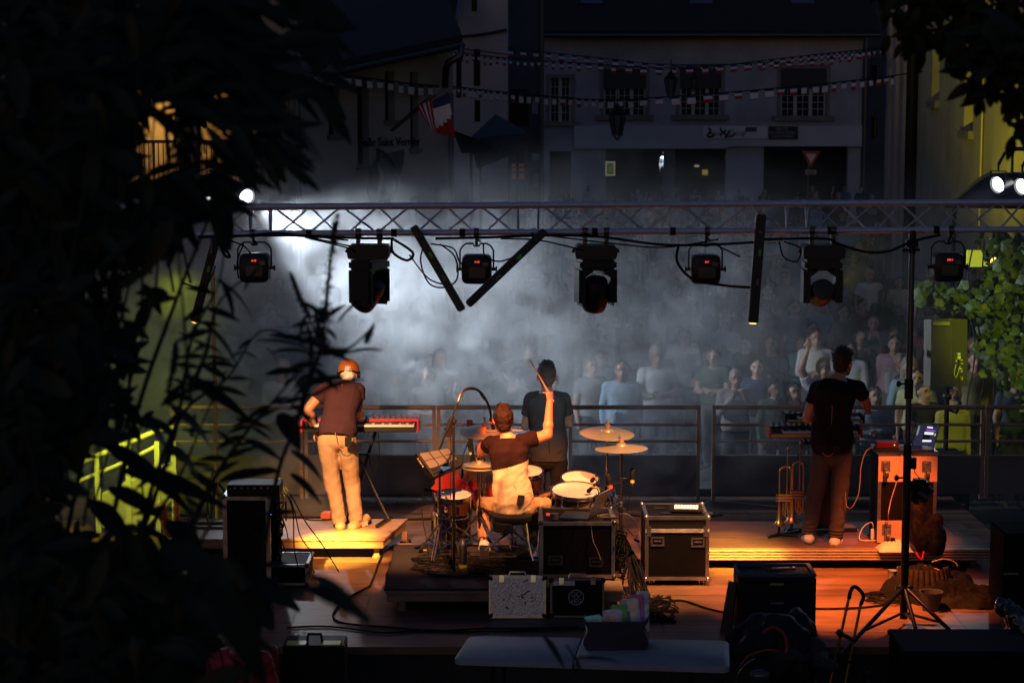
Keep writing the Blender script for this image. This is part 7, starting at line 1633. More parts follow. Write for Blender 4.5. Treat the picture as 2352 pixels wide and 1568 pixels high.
for ri, y in enumerate(rows):
    pl, prr = (500, 2330) if y < 45 else (1075, 2025)
    x = at(pl, 500, y).x; xe = at(prr, 500, y).x; gap = .78 if y < 30 else .92 if y < 46 else 1.0
    while x < xe:
        px = proj((x, y, .7))[0]; dens_ = .66 if y < 27 else .94
        if 28 < y < 46 and 1985 < px < 2060 and rr.random() < .3: dens_ = .4
        if y > 56 and 1060 < px < 1215: dens_ = .25
        if rr.random() < dens_ and cnt < 288:
            person(x + rr.uniform(-.18, .18), y + rr.uniform(-.35, .35), rr.choice((0, 0, 1, 2, 3, 4, 5, 5, 6, 6)), rr.uniform(.90, 1.10) * (1 if rr.random() > .06 else .72), rr.uniform(-.5, .5), rr.choice(COLS), rr.choice(HC), rr.choice(SK), rr.choice(TR)); cnt += 1
        x += gap * rr.uniform(.75, 1.25)
def sp(px, py, Y_, var, sc, shirt, hair, skin, label, rz=0.0, trou=(.05, .05, .06)):       # py = head centre
    p = at(px, py, Y_); z = p.z - 1.60 * sc; return person(p.x, Y_, var, sc, rz, ('', shirt), ('', hair), skin, trou, label, z=max(GZ, min(z, GZ + .25)))
sp(1690, 868, 24.3, 2, .98, (.42, .36, .36), (.35, .33, .32), SK[0], 'grey haired woman in a pale striped sweater filming with a phone at the rail')
sp(1873, 775, 27.2, 1, 1.02, (.50, .46, .48), (.05, .03, .02), SK[1], 'spectator with red scarf and white jacket left of the man in black')
sp(2240, 820, 24.6, 0, 1.04, (.20, .17, .09), (.12, .09, .06), SK[0], 'tall man in olive polo shirt right of the loudspeaker, lit yellow')
sp(2332, 872, 24.2, 0, 1.0, (.03, .05, .08), (.10, .09, .08), SK[0], 'man in dark blue tee at the right photo border wearing a chin mask')
sp(2118, 905, 24.0, 6, 1.0, (.02, .02, .025), (.02, .015, .01), SK[0], 'man in black with glasses right of the truss stand, face lit yellow', .5)
sp(2106, 868, 24.9, 0, 1.0, (.50, .50, .30), (.02, .015, .01), SK[0], 'bearded man in white directly above the man in black with glasses', -.2)  # yellow light is mixed into the white shirt colour
sp(2092, 835, 25.8, 5, 1.0, (.10, .02, .02), (.03, .02, .01), SK[0], 'yellow lit face glimpsed just left of the truss stand', .2)
sp(2186, 935, 23.9, 5, .95, (.46, .42, .12), (.08, .05, .02), SK[0], 'long haired woman in yellow lit top below the loudspeaker', .3)  # yellow light is put into the colour of the top
sp(1822, 905, 24.3, 5, .97, (.02, .02, .025), (.02, .015, .01), SK[0], 'round faced woman in dark clothes left of the man in black at the rail', .2)
sp(2008, 912, 24.2, 1, .95, (.20, .26, .34), (.03, .02, .015), SK[0], 'woman in denim jacket at the rail right of the man in black', .1)
sp(1538, 700, 31.2, 6, .62, (.42, .50, .55), (.04, .025, .015), SK[0], 'small child in pale blue held above the crowd right of the second moving head')
sp(1527, 352, 89.2, 0, 1.0, (.75, .78, .82), (.7, .7, .72), (.7, .7, .72), 'white lit figure standing high inside the shop front')
for k, o in enumerate([o for o in bpy.data.objects if o.get('label') == 'white lit figure standing high inside the shop front']):
    o.location.z = at(1527, 352, 89.2).z - 1.60; b = MB(); x_ = o.location.x; b.bx(x_ - .7, x_ + .7, 88.7, 89.9, GZ + .004, o.location.z - .004); tag(b.build('display_plinth', INT), 'dark display plinth inside the shop under the white lit figure', 'plinth')
# people on the left balcony
for (px, py, y_, v_, sh_, lab, rz) in ((440, 282, 38.9, 2, (.03, .03, .04), 'dark clothed person on the balcony looking down at a phone', .5), (428, 320, 38.6, 0, (.40, .34, .30), 'person in pale top leaning on the balcony rail', -.4), (612, 300, 39.0, 0, (.02, .02, .02), 'person in silhouette at the right end of the balcony', .2)):
    p = at(px, py, y_); zf_ = at(0, 425, 40).z; person(p.x, y_, v_, .98, rz, ('', sh_), ('', (.02, .015, .01)), SK[0], (.03, .03, .03), lab, z=zf_)
for lab, os__ in list(used_lab.items()):
    if len(os__) > 1:
        os__.sort(key=lambda o: o.location.x)
        for k, o in enumerate(os__):
            w = 'left' if k == 0 else 'right' if k == len(os__) - 1 else 'middle'
            o['label'] = w + ' of like ones: ' + lab if len(lab.split()) < 12 else w + ' ' + lab.replace(', arms down', '').replace(' haired', '')
for o in bpy.data.objects:
    if o.get('group') == 'spectators standing in the square':
        w_ = o['label'].split()
        if len(w_) > 16: o['label'] = o['label'].replace('hands raised to the face', 'hands at face').replace(' in the fourth or fifth row', ' in the middle rows').replace('like ones: ', '')
        if len(o['label'].split()) > 16: o['label'] = ' '.join(o['label'].replace(' haired', '').replace('spectator in ', '').split()[:16])
for o, *_ in PR.values():
    for ch in list(o.children): bpy.data.objects.remove(ch)
    bpy.data.objects.remove(o)
# ---------------------------------------------------------------- things behind the stage, near the camera
ZT = .45
t = thing('folding_table', 'pale grey folding table in the foreground', 'table', gd(1360, 1500, BZ))
TAB = mat('grey_table_plastic', (.24, .26, .31), .6, spec=.25, var=.22, vscale=3, bump=.15, bscale=120)
bl, br_, fl, fr = gd(1078, 1459, ZT), gd(1674, 1470, ZT), gd(1041, 1513, ZT), gd(1676, 1532, ZT)
def rquad(b, P, r, z0, z1, which):
    out_ = []
    for i in range(4):
        p, a, c = P[i], P[i - 1], P[(i + 1) % 4]; rr_ = r if i in which else .004
        u, v = (a - p).normalized() * rr_, (c - p).normalized() * rr_
        for k in range(6): s_ = k / 5; q_ = (1 - s_) ** 2 * u + s_ ** 2 * v; out_.append(p + q_)
    b.ring_loft([[V((p.x, p.y, z0)) for p in out_], [V((p.x, p.y, z1 - .006)) for p in out_], [V((p.x, p.y, z1)) + (sum(out_, V((0, 0, 0))) / len(out_) - p).normalized() * .006 * V((1, 1, 0)).length for p in out_]])
mt, mb_ = bl.lerp(br_, .437), fl.lerp(fr, .437); g_ = (br_ - bl).normalized() * .004
b = MB(); rquad(b, [fl, mb_ - g_, mt - g_, bl], .07, ZT - .04, ZT, (0, 3)); b.build('left_leaf', TAB, t, 50)
b = MB(); rquad(b, [mb_ + g_, fr, br_, mt + g_], .07, ZT - .04, ZT, (1, 2)); b.build('right_leaf', TAB, t, 50)
for u in (.14, .86):
    b = MB(); a, c = fl.lerp(fr, u), bl.lerp(br_, u); p1, p2 = a.lerp(c, .12), a.lerp(c, .88)
    for p in (p1, p2): b.cyl((p.x, p.y, BZ + .004), (p.x, p.y, ZT - .042), .014, n=10)
    b.cyl((p1.x, p1.y, ZT - .35), (p2.x, p2.y, ZT - .35), .012, n=8); b.build('leg_frame', STD, t, 50)
# carrier bag with printed lining
t = thing('carrier_bag', 'dark blue carrier bag with colourful printed packs on the folding table', 'bag', gd(1415, 1492, ZT))
NAVY = mat('navy_bag', (.010, .012, .035), .6, var=.3, vscale=8, bump=.5, bscale=10)
f0, f1 = gd(1347, 1493, ZT + .002), gd(1482, 1492, ZT + .002); dp = V((.02, .24, 0)); h = .20
b = MB(); rings = []
for k in range(7):
    z_ = h * k / 6; g2 = .02 * math.sin(k * 1.1); ring = []
    for (p, sx_) in ((f0, -1), (f1, 1), (f1 + dp, 1), (f0 + dp, -1)): ring.append(V((p.x + sx_ * (g2 + .015 * k / 6), p.y, p.z + z_)))
    rr2 = []
    for i in range(4):
        for s_ in range(6): q_ = ring[i].lerp(ring[(i + 1) % 4], s_ / 6); rr2.append(q_ + V((0, .008 * mnoise.noise(q_ * 9), 0)))
    rings.append(rr2)
b.ring_loft(rings, cap=False); b.ring_loft([rings[0], [k + V((0, 0, .004)) for k in rings[0]]]); b.build('bag', NAVY, t, 60)
# printed packs leaning inside
pk = [((.00, .02, .25, .22), (.55, .50, .12)), ((.18, .02, .30, .20), (.05, .22, .50)), ((.30, .05, .30, .24), (.50, .35, .38)), ((.42, .02, .24, .27), (.08, .30, .06)), ((.50, .0, .25, .20), (.20, .10, .04)), ((.60, .04, .3, .30), (.28, .40, .55)), ((.74, .02, .22, .32), (.55, .08, .16)), ((.84, .0, .2, .34), (.30, .45, .62)), ((.68, .0, .2, .2), (.04, .14, .45)), ((.06, .0, .3, .13), (.45, .50, .55))]
for k, ((u, d_, w_, hh), colr) in enumerate(pk):
    p = f0.lerp(f1, u + w_ / 2) + dp * (.35 + .06 * k); b = MB(); b.box(p + V((0, 0, hh * .36 + .05 + .06 * u)), ((f1 - f0).length * w_ * 1.15, .018, hh * .85), (-.25 + .02 * k, -.15 + .05 * (k % 4), .05 * (k % 3)), .008)
    b.build('printed_pack', mat('pack_%d' % k, colr, .35, col2=tuple(min(1, c * 1.8 + .05) for c in reversed(colr)), vscale=16, detail=1), t)
# hand truck
HT = mat('gold_tube', (.42, .24, .05), .35, .7); Yh = 14.9; q = Q(Yh)
t = thing('hand_truck', 'folding hand truck with gold tubes and black grip at lower right', 'hand truck', gd(1925, 1568, BZ))
for a, c in (((1950, 1372), (1905, 1575)), ((1977, 1386), (1937, 1590))): b = MB(); b.cyl(q(*a), q(*c), .011, n=10); b.build('tube', HT, t, 50)
b = MB(); b.tube(smooth_path([q(1950, 1374), q(1954, 1356), q(1961, 1347), q(1970, 1350), q(1981, 1362), q(1983, 1372), q(1977, 1388)], 5), .015, 10); b.build('grip', RUBBER, t, 60)
b = MB(); b.cyl(q(1930, 1453), q(1962, 1470), .016, n=10); b.cyl(q(1924, 1448), q(1934, 1460), .024, n=10); b.build('lock_bar', STD, t, 50)
b = MB(); a = gd(1900, 1600, BZ + .01); b.box(a + V((.12, 0, .01)), (.4, .3, .02)); 
for e in (-.1, .3): b.cyl(a + V((e, .1, .09)), a + V((e + .03, .1, .09)), .085, n=18)
b.build('foot_plate_and_wheels', STD, t, 50)
# heap of dark bags
def blob(name, lab, cat, c, rad, m, n=9, seed=0, vox=.02, squash=.35, bump_=.02, fine=12):
    rr = random.Random(seed); b = MB(); c = V(c)
    for k in range(n): b.ell(c + V((rr.uniform(-1, 1) * rad[0] * .6, rr.uniform(-1, 1) * rad[1] * .6, rr.uniform(-.3, .6) * rad[2])), (rad[0] * rr.uniform(.35, .6), rad[1] * rr.uniform(.35, .6), rad[2] * rr.uniform(.4, .8)), (rr.uniform(-.5, .5), rr.uniform(-.5, .5), rr.uniform(0, 3)))
    me = remesh(b, vox, 1, .4, lambda p: bump_ * (mnoise.noise(p * fine) + .5 * mnoise.noise(p * fine * 2.3)))
    zmin = c.z - rad[2] * .55
    for v in me.vertices: v.co.z = max(v.co.z, zmin)
    o = mobj(name, me, m, None, c); o.location = c; tag(o, lab, cat); return o
c = gd(1775, 1500, BZ + .35); c = V((c.x, 14.6, .10)); hb = blob('duffel_bag', 'big black bag with red straps heaped before the black case', 'bag', (at(1770, 1510, 14.6).x, 14.6, at(1770, 1500, 14.6).z), (.40, .25, .28), BLACK, 11, 3, .022, bump_=.025, fine=8)
b = MB(); q = Q(14.3); RS = mat('red_strap', (.32, .02, .02), .7)
b.tube(smooth_path([q(1752, 1452), q(1775, 1440), q(1800, 1455), q(1808, 1490), q(1795, 1505)], 5), .012, 6); b.tube(smooth_path([q(1700, 1530), q(1720, 1505), q(1760, 1492), q(1790, 1495)], 5), .008, 6); o = b.build('red_strap', RS, None, 60); o.parent = hb; o.location = -hb.location
blob('jacket', 'dark jacket dropped right of the black bag at bottom', 'jacket', (at(1850, 1510, 14.4).x, 14.4, at(1850, 1512, 14.4).z), (.26, .2, .12), mat('dark_cloth', (.02, .02, .024), .9, bump=.4), 8, 5)
b = MB(); q = Q(14.2); b.tube(smooth_path([q(1690, 1568), q(1696, 1545), q(1712, 1525), q(1735, 1512)], 5), .007, 6); b.ell(q(1745, 1550), (.08, .05, .05)); tag(b.build('headphones', mat('teal_black', (.03, .045, .045), .25, coat=.5), None, 60), 'dark headphones with thin orange line at the bottom edge', 'headphones')
# dark cases right
y_ = 15.4; x0, x1 = at(2106, 0, 14.2).x, at(2420, 0, 14.2).x
t = thing('storage_case', 'long dark blue case along the bottom right border', 'storage case', ((x0 + x1) / 2, 14.4, BZ)); b = MB(); b.bx(x0, x1, 14.1, 14.7, BZ + .004, at(0, 1500, 14.1).z - .02, .01); b.build('body', DARKP, t)
b = MB(); z_ = at(0, 1500, 14.1).z; b.bx(x0 - .01, x1, 14.08, 14.72, z_ - .018, z_ + .02, .008); b.build('lid', mat('navy_dark', (.010, .012, .024), .9, spec=.05), t)
x0 = gd(2273, 1400, 0).x; t = thing('tall_cabinet', 'tall black cabinet at the right photo border with a tiny red light', 'cabinet', (x0 + .4, 16.2, 0)); b = MB(); b.bx(x0 + .04, x0 + .8, 16.0, 16.5, .004, at(0, 1225, 16.0).z, .015); b.build('body', DARKP, t)
b = MB(); a = at(2322, 1316, 16.0); b.bx(a.x - .06, a.x + .06, 15.985, 15.998, a.z - .004, a.z + .004); b.build('handle', ALUD, t); b = MB(); b.ell(at(2316, 1434, 15.99), (.004, .004, .004)); b.build('standby_light', LED_RED, t)
blob('plastic_sack', 'shiny clear plastic sack at the right border above the blue case', 'sack', (at(2335, 1440, 15.2).x, 15.3, at(2335, 1435, 15.2).z), (.18, .14, .22), mat('shiny_plastic', (.02, .02, .018), .15, coat=.6, bump=.5, bscale=12), 8, 9, .018, fine=14)
# backpack, clothes, cups at right riser
q = Q(17.7); c = gd(2130, 1275, .18); bp = blob('backpack', 'dark backpack with red piping leaning on the standing case', 'backpack', (c.x + .02, c.y + .02, .36), (.21, .17, .28), mat('dark_nylon', (.005, .003, .004), .7, bump=.5, spec=.15), 9, 12, .014, bump_=.014, fine=9)
b = MB(); cc = V((c.x - .1, c.y - .12, .3)); b.tube(smooth_path([at(2108, 1255, 17.45), at(2112, 1232, 17.5), at(2124, 1222, 17.5), at(2132, 1216, 17.5)], 5), .010, 6); b.tube(smooth_path([at(2104, 1268, 17.4), at(2116, 1284, 17.4), at(2122, 1262, 17.42), at(2113, 1244, 17.45)], 5), .010, 6)
o = b.build('red_piping', mat('bright_red', (.6, .01, .03), .5), None, 60); o.parent = bp; o.location = -bp.location
def drape(name, lab, cat, c, rx, ry, h, m, seed, fold=1.0, n=64):
    vs = []; fs = []
    for j in range(n + 1):
        for i in range(n + 1):
            u, v = i / n * 2 - 1, j / n * 2 - 1; r_ = math.hypot(u, v) * (1 + .25 * mnoise.noise(V((u * 2, v * 2, seed))))
            k = max(0, 1 - r_ ** 2.2); rd = 1 - abs(mnoise.noise(V((u * 3.2 + v, v * 2.2 - u, seed + 3)))) * 2.2; r2 = 1 - abs(mnoise.noise(V((u * 7, v * 5 + u * 2, seed + 9)))) * 2
            vs.append((c.x + u * rx, c.y + v * ry, .004 + k ** .6 * (h * (.62 + .3 * mnoise.noise(V((u * 1.6, v * 1.6, seed + 5)))) + fold * (.045 * rd + .02 * r2))))
    for j in range(n):
        for i in range(n):
            a = j * (n + 1) + i
            if max(vs[k][2] for k in (a, a + 1, a + n + 1, a + n + 2)) > .006: fs.append((a, a + 1, a + n + 2, a + n + 1))
    b = MB(); b.add(vs, fs); o = b.build(name, m, None, 80); return tag(o, lab, cat)
HEAPM = mat('heap_cloth', (.006, .004, .004), .85, col2=(.0015, .001, .001), vscale=6, bump=.5, bscale=60, spec=.15)
c = gd(2165, 1392, 0); cl = drape('jacket_heap', 'heap of creased dark jackets on the floor right of the truss stand', 'clothes', V((c.x, c.y + .42, 0)), .44, .42, .27, HEAPM, 4, 1.3)
c = gd(2135, 1388, 0); b = MB(); nn_ = 15
for k in range(nn_):
    a = PI + PI * k / (nn_ - 1); b.tube([c + V((.20 * math.cos(a), .26 + .16 * math.sin(a), .01)), c + V((.225 * math.cos(a), .26 + .185 * math.sin(a), .12)), c + V((.19 * math.cos(a), .28 + .15 * math.sin(a), .26))], .028, 7)
tag(b.build('quilted_bag', mat('quilted_brown', (.016, .009, .007), .7, spec=.2, bump=.4), None, 80), 'ribbed quilted brown bag standing before the jacket heap', 'bag')
c = gd(2225, 1390, 0); drape('coat', 'dark coat lying flat at the right end of the jacket heap', 'coat', V((c.x + .05, c.y + .15, 0)), .42, .30, .10, mat('heap_dark', (.006, .004, .004), .8, bump=.6, spec=.2), 8)
b = MB(); q = Q(16.9); b.tube(smooth_path([q(2092, 1320), q(2110, 1302), q(2130, 1300), q(2160, 1310), q(2180, 1322)], 5), .006, 5); b.tube(smooth_path([q(2140, 1290), q(2165, 1283), q(2190, 1288), q(2200, 1300)], 5), .005, 5)
o = b.build('rim_light_lines', mat('rim_light_tan', (.5, .26, .1), .4), None, 60); o.parent = cl; o.location = -cl.location  # orange rim light on the heap, drawn as thin tan tubes
for (px, py, lab) in ((2050, 1340, 'left paper cup on the orange lit floor'), (2070, 1333, 'right paper cup half behind the truss stand')):
    c = gd(px, py, .003); b = MB(); b.lathe([(.028, 0), (.042, .12), (.044, .122), (.040, .120), (.027, .004)], c, n=20); o = b.build('paper_cup', mat('grey_card', (.30, .28, .24), .7), None, 50); tag(o, lab, 'cup', 'paper cups on the stage floor')
c = gd(2138, 1400, .003); b = MB(); b.lathe([(.07, 0), (.09, .13), (.10, .16), (.09, .158), (.07, .02)], c, n=20); tag(b.build('plant_pot', mat('dark_pot', (.03, .03, .026), .6), None, 50), 'small dark pot behind the right tripod leg', 'pot')
b = MB(); c = gd(1622, 1312 + 40, .003)
# near-left things
def pbox(name, lab, cat, px0, px1, pyt, pyb, Y_, dep, m, extra=None):
    x0, x1 = at(px0, pyb, Y_).x, at(px1, pyb, Y_).x; z0, z1 = at(px0, pyb, Y_).z, at(px0, pyt, Y_).z; t = thing(name, lab, cat, ((x0 + x1) / 2, Y_, z0)); b = MB(); b.bx(x0, x1, Y_, Y_ + dep, z0, z1, .01); b.build('body', m, t); return t, x0, x1, z0, z1
t, x0, x1, z0, z1 = pbox('toolbox', 'black toolbox with lime green strips on its lid at bottom left', 'toolbox', 650, 792, 1482, 1600, 14.2, .3, BLACK)
b = MB(); b.bx(x0 + .03, x0 + .17, 14.19, 14.3, z1 + .001, z1 + .012); b.bx(x1 - .17, x1 - .03, 14.19, 14.3, z1 + .001, z1 + .012); b.build('lime_strips', mat('lime_plastic', (.42, .55, .03), .4), t)
b = MB(); b.tube([(x0 + .17, 14.3, z1), (x0 + .18, 14.3, z1 + .06), (x1 - .18, 14.3, z1 + .06), (x1 - .17, 14.3, z1)], .012, 6); b.build('handle', BLACK, t)
t, x0, x1, z0, z1 = pbox('equipment_case', 'dark case with metal latches glimpsed between leaves at lower left', 'equipment case', 392, 478, 1410, 1470, 15.25, .4, LAM)
b = MB(); b.bx(x0, x1, 15.235, 15.248, z1 - .02, z1); b.bx(x0, x1, 15.235, 15.248, z1 - .07, z1 - .055); b.bx(x1 - .10, x1 - .04, 15.22, 15.234, z1 - .12, z1 - .02); b.build('latches', ALU, t)
b = MB(); c = at(625, 1492, 14.1); b.ell(c, (.045, .045, .04)); b.cyl(c - V((.0, 0, .25)), c - V((0, 0, .02)), .05, n=16); tag(b.build('flask', mat('red_flask', (.35, .04, .02), .4), None, 60), 'small flask with red lid left of the toolbox', 'flask')
# crouching persons at bottom left
def seated(label, px, py, Y_, shirtm, hairc, sc=1.0, hairk='short', cls=False, f=(0.2, 1, 0)):
    h = at(px, py, Y_); f = V(f).normalized(); s_ = V((f.y, -f.x, 0)); up = V((0, 0, 1)); bz = h.z - 1.06
    P = lambda a, c_, z_: V((h.x, h.y, h.z)) + s_ * a + f * c_ + up * z_
    J = dict(head=P(0, 0, 0), neck=P(0, -.06, -.16), sL=P(-.17, -.06, -.20), sR=P(.17, -.06, -.20), eL=P(-.22, .02, -.46), eR=P(.22, .02, -.46), wL=P(-.12, .22, -.5), wR=P(.12, .22, -.5), hip=P(0, -.12, -.68), hL=P(-.09, -.10, -.70), hR=P(.09, -.10, -.70), kL=P(-.14, .30, -.66), kR=P(.14, .30, -.66), aL=P(-.12, .25, -1.05), aR=P(.12, .25, -1.05), tL=P(-.13, .4, -1.09), tR=P(.13, .4, -1.09))
    o = figure(label, J, f, (f + V((0, 0, -.3))).normalized(), vox=.012, cvox=.016, shirt_m=shirtm, trou_m=MATS['black_denim'], shoe_m=None, hair_m=HAIR, hair=hairk, long_sleeve=True, headsc=1.1, wrinkle=.016)
    for ch in o.children:
        if ch.name.startswith('hair'): ch.color = (*hairc, 1)
    return o
p_ = seated('person crouching at bottom left in a red quilted jacket, back to the camera', 556, 1440, 13.6, mat('red_quilt', (.36, .012, .03), .6, bump=.8, bscale=14), (.03, .03, .033))
p_ = seated('person in pale grey shirt crouching at the far bottom left', 262, 1440, 13.8, cloth('pale_grey_cotton', (.32, .32, .40)), (.02, .02, .02), f=(.8, .6, 0))
st2 = thing('crate', 'dark crate at bottom left under the crouching people', 'crate', (at(420, 1600, 13.6).x, 13.6, BZ)); b = MB(); x0, x1 = at(200, 0, 13.5).x, at(640, 0, 13.5).x; b.bx(x0, x1, 13.2, 14.0, BZ + .004, at(0, 1640, 13.5).z - .0, .01); b.build('body', BLACK, st2)
# ramp with yellow-green light at far left
RG = mat('pale_painted_steel', (.48, .50, .42), .5, .1)
Yr = 19.3; q = Q(Yr); t = thing('ramp_rail', 'pale railing with ribbed panels sloping down at far left, lit yellow green', 'railing', (q(300, 1200).x, Yr, 0))
b = MB(); b.tube([q(170, 1068), q(210, 1052), q(293, 1017), q(370, 985), q(400, 980)], .028, 8); b.build('top_rail', RG, t, 60)
b = MB(); b.tube([q(180, 1105), q(222, 1088), q(293, 1058), q(362, 1023)], .022, 8); b.build('middle_rail', RG, t, 60)
for px in (222, 293, 360, 398): b = MB(); c = q(px, 990); b.bx(c.x - .025, c.x + .025, Yr - .025, Yr + .025, .006, c.z - (.25 if px < 250 else .1)); b.build('post', RG, t)
b = MB(); p = [q(235, 1210), q(235, 1132), q(360, 1068), q(392, 1062), q(392, 1150), q(330, 1215)]; n_ = len(p); b.add(p + [k + V((0, .03, 0)) for k in p], [tuple(reversed(range(n_))), tuple(range(n_, 2 * n_))] + [(i, (i + 1) % n_, n_ + (i + 1) % n_, n_ + i) for i in range(n_)])
for k in range(16):
    a, c = q(238, 1136 + k * 5), q(386, 1066 + k * 5); b.cyl(a + V((0, -.004, 0)), c + V((0, -.004, 0)), .006, n=6)
b.build('ribbed_panel', RG, t)
# chair back, bag, saxophone at left
c = gd(442, 1195, 0); t = thing('padded_chair', 'chair with rounded grey back at left beside the tall rack case', 'chair', c)
b = MB(); cc = at(442, 1148, c.y); me_b = MB(); b.box((cc.x, c.y, cc.z), (.36, .07, .34), (-.1, 0, 0), .08); b.build('backrest', mat('grey_upholstery', (.10, .095, .10), .85), t, 60)
b = MB(); b.box((cc.x, c.y + .22, .45), (.42, .42, .06), None, .02); b.build('seat', mat('grey_upholstery'), t, 60)
for sx_ in (-.17, .17):
    for sy_ in (.04, .40): b = MB(); b.cyl((cc.x + sx_, c.y + sy_, .005), (cc.x + sx_, c.y + sy_, .42), .012, n=8); b.build('leg', STD, t, 50)
c = gd(392, 1250, 0); t = thing('saxophone', 'brass saxophone glinting orange among the leaves at left', 'saxophone', c)
b = MB(); z0 = c + V((0, .1, 0)); b.tube(smooth_path([z0 + V((.02, 0, .62)), z0 + V((.05, 0, .60)), z0 + V((.05, 0, .45)), z0 + V((.04, 0, .15)), z0 + V((0, -.02, .08)), z0 + V((-.05, -.02, .14)), z0 + V((-.08, -.03, .30)), z0 + V((-.11, -.04, .38))], 5), [.008 + .0014 * k for k in range(36)], 10); b.build('body', COPPER, t, 60)
b = MB()
for k in range(7): b.cyl(z0 + V((.03, -.03, .2 + k * .05)), z0 + V((.03, -.045, .2 + k * .05)), .014, n=8)
b.build('keys', BRASS, t, 50)
c = gd(455, 1262, 0); t = thing('open_bag', 'open brown leather bag on the floor left of the tall rack case', 'bag', c); LEA = mat('brown_leather', (.09, .045, .03), .45, var=.3, bump=.3)
b = MB(); w_ = .20; b.ring_loft([[c + V((sx_ * w_ * (1 + .1 * k), sy_ + .1, .22 * k / 4 + .004)) for sx_, sy_ in ((-1, -.1), (1, -.1), (1.05, .12), (-1.05, .12))] for k in range(5)], cap=False); b.build('body', LEA, t)
b = MB(); b.tube([c + V((-.12, .02, .2)), c + V((-.08, .0, .32)), c + V((.08, 0, .32)), c + V((.12, .02, .2))], .009, 6); b.build('handle', LEA, t)

# ---------------------------------------------------------------- vegetation
def leafmesh(b, p, d, up, L, w, bend=.25, n=5, fold=.25):
    d = V(d).normalized(); up = V(up); up = (up - d * up.dot(d)); up = up.normalized() if up.length > 1e-4 else d.orthogonal().normalized(); x = d.cross(up); vs = []; fs = []
    for k in range(n + 1):
        t_ = k / n; c = V(p) + d * L * t_ - up * L * bend * t_ * t_; hw = w * .5 * (math.sin(PI * min(1, t_ * .92 + .04)) ** .8) * (1.15 - .5 * t_)
        vs += [c - x * hw - up * hw * fold * -1, c, c + x * hw + up * hw * fold]
    for k in range(n): a = k * 3; fs += [(a, a + 1, a + 4, a + 3), (a + 1, a + 2, a + 5, a + 4)]
    b.add(vs, fs)
LEAF = mat('buddleia_leaf', (.012, .022, .012), .55, var=.4, vscale=20, spec=.25); STEM = mat('buddleia_stem', (.014, .014, .010), .8); BLOOM = mat('buddleia_bloom', (.022, .014, .04), .8)
bush = thing('buddleia_bush', 'dark buddleia bush with flower spikes filling the left foreground', 'bush', (at(150, 800, 4.6).x, 4.6, BZ))
lf = MB(); stm = MB(); rr = random.Random(15)
def leaf_px(p0, p1, wpx, Y_, bend=.18):
    a, c = at(*p0, Y_), at(*p1, Y_ + rr.uniform(-.12, .12)); d = c - a; L = d.length; s_ = Y_ / F
    up = V((0, -1, .25)) if rr.random() < .5 else V((0, -1, -.1)); x = d.normalized().cross(V((0, 1, 0)))
    leafmesh(lf, a, d, V((0, -.6, .8)), L * 1.0, wpx * s_ * 1.1, bend + rr.uniform(0, .3), 7)
EX = [((735, 252), (628, 165), 26), ((700, 800), (655, 868), 34), ((760, 776), (590, 782), 14), ((740, 775), (618, 770), 20), ((575, 830), (470, 745), 26), ((680, 768), (705, 722), 12), ((705, 780), (620, 812), 16), ((730, 790), (880, 804), 15), ((745, 800), (700, 740), 14),
 ((715, 868), (840, 872), 15), ((650, 880), (735, 870), 22), ((575, 942), (420, 860), 34), ((515, 1005), (392, 938), 40), ((615, 965), (540, 962), 20), ((645, 1038), (560, 1008), 22), ((628, 1065), (505, 1104), 34), ((760, 1093), (668, 1036), 34), ((740, 1132), (666, 1087), 22), ((690, 1010), (640, 950), 48),
 ((505, 1112), (280, 1080), 52), ((430, 1108), (230, 1015), 46), ((512, 1126), (436, 1082), 26), ((528, 565), (492, 450), 56), ((535, 585), (488, 505), 50), ((560, 735), (505, 640), 20), ((620, 700), (490, 640), 16), ((850, 745), (838, 790), 10),
 ((1290, 1500), (1250, 1462), 16), ((1300, 1520), (1345, 1498), 12), ((1430, 1500), (1320, 1512), 12), ((2352, 40), (2250, 22), 30), ((490, 1090), (380, 1020), 40), ((360, 1160), (250, 1120), 46), ((330, 1240), (200, 1150), 60), ((420, 1020), (320, 960), 40), ((600, 1340), (500, 1290), 60), ((700, 1380), (560, 1330), 60), ((640, 1440), (560, 1360), 70), ((480, 1260), (380, 1200), 60),
 ((770, 720), (830, 690), 10), ((690, 840), (610, 860), 24), ((700, 900), (640, 930), 30), ((780, 760), (742, 700), 12), ((660, 830), (612, 800), 16), ((720, 860), (690, 905), 26), ((560, 640), (600, 610), 10)]
for p0_, p1_, w_ in EX: leaf_px(p1_, p0_, w_, rr.uniform(4.3, 5.0))
for p0_, p1_, w_ in (((920, 1418), (706, 1322), 62), ((870, 1400), (700, 1350), 50), ((640, 1560), (470, 1330), 90), ((760, 300), (560, 190), 30), ((520, 1330), (380, 1250), 80)): leaf_px(p1_, p0_, w_, 2.7)
STEMS = [[(560, 1600), (600, 1300), (640, 1080), (690, 950), (735, 800), (752, 700), (765, 500)], [(690, 950), (712, 860), (735, 800), (705, 720), (672, 632)], [(400, 1300), (480, 1120), (560, 1000), (620, 930), (690, 850), (735, 800)], [(250, 1500), (330, 1250), (410, 1100), (470, 960), (520, 850)], [(300, 1400), (340, 1150), (420, 950), (520, 870), (600, 760), (700, 790)],
 [(100, 1500), (180, 1100), (260, 800), (330, 500), (360, 200)], [(200, 1500), (300, 1000), (400, 700), (480, 500), (560, 300), (640, 100)], [(50, 1200), (120, 800), (200, 400), (260, 50)], [(300, 1300), (400, 1000), (440, 780), (505, 640), (520, 460)], [(740, 800), (800, 800), (858, 748)], [(1340, 1620), (1330, 1530), (1300, 1480)], [(430, 900), (470, 820), (500, 700), (560, 640)]]
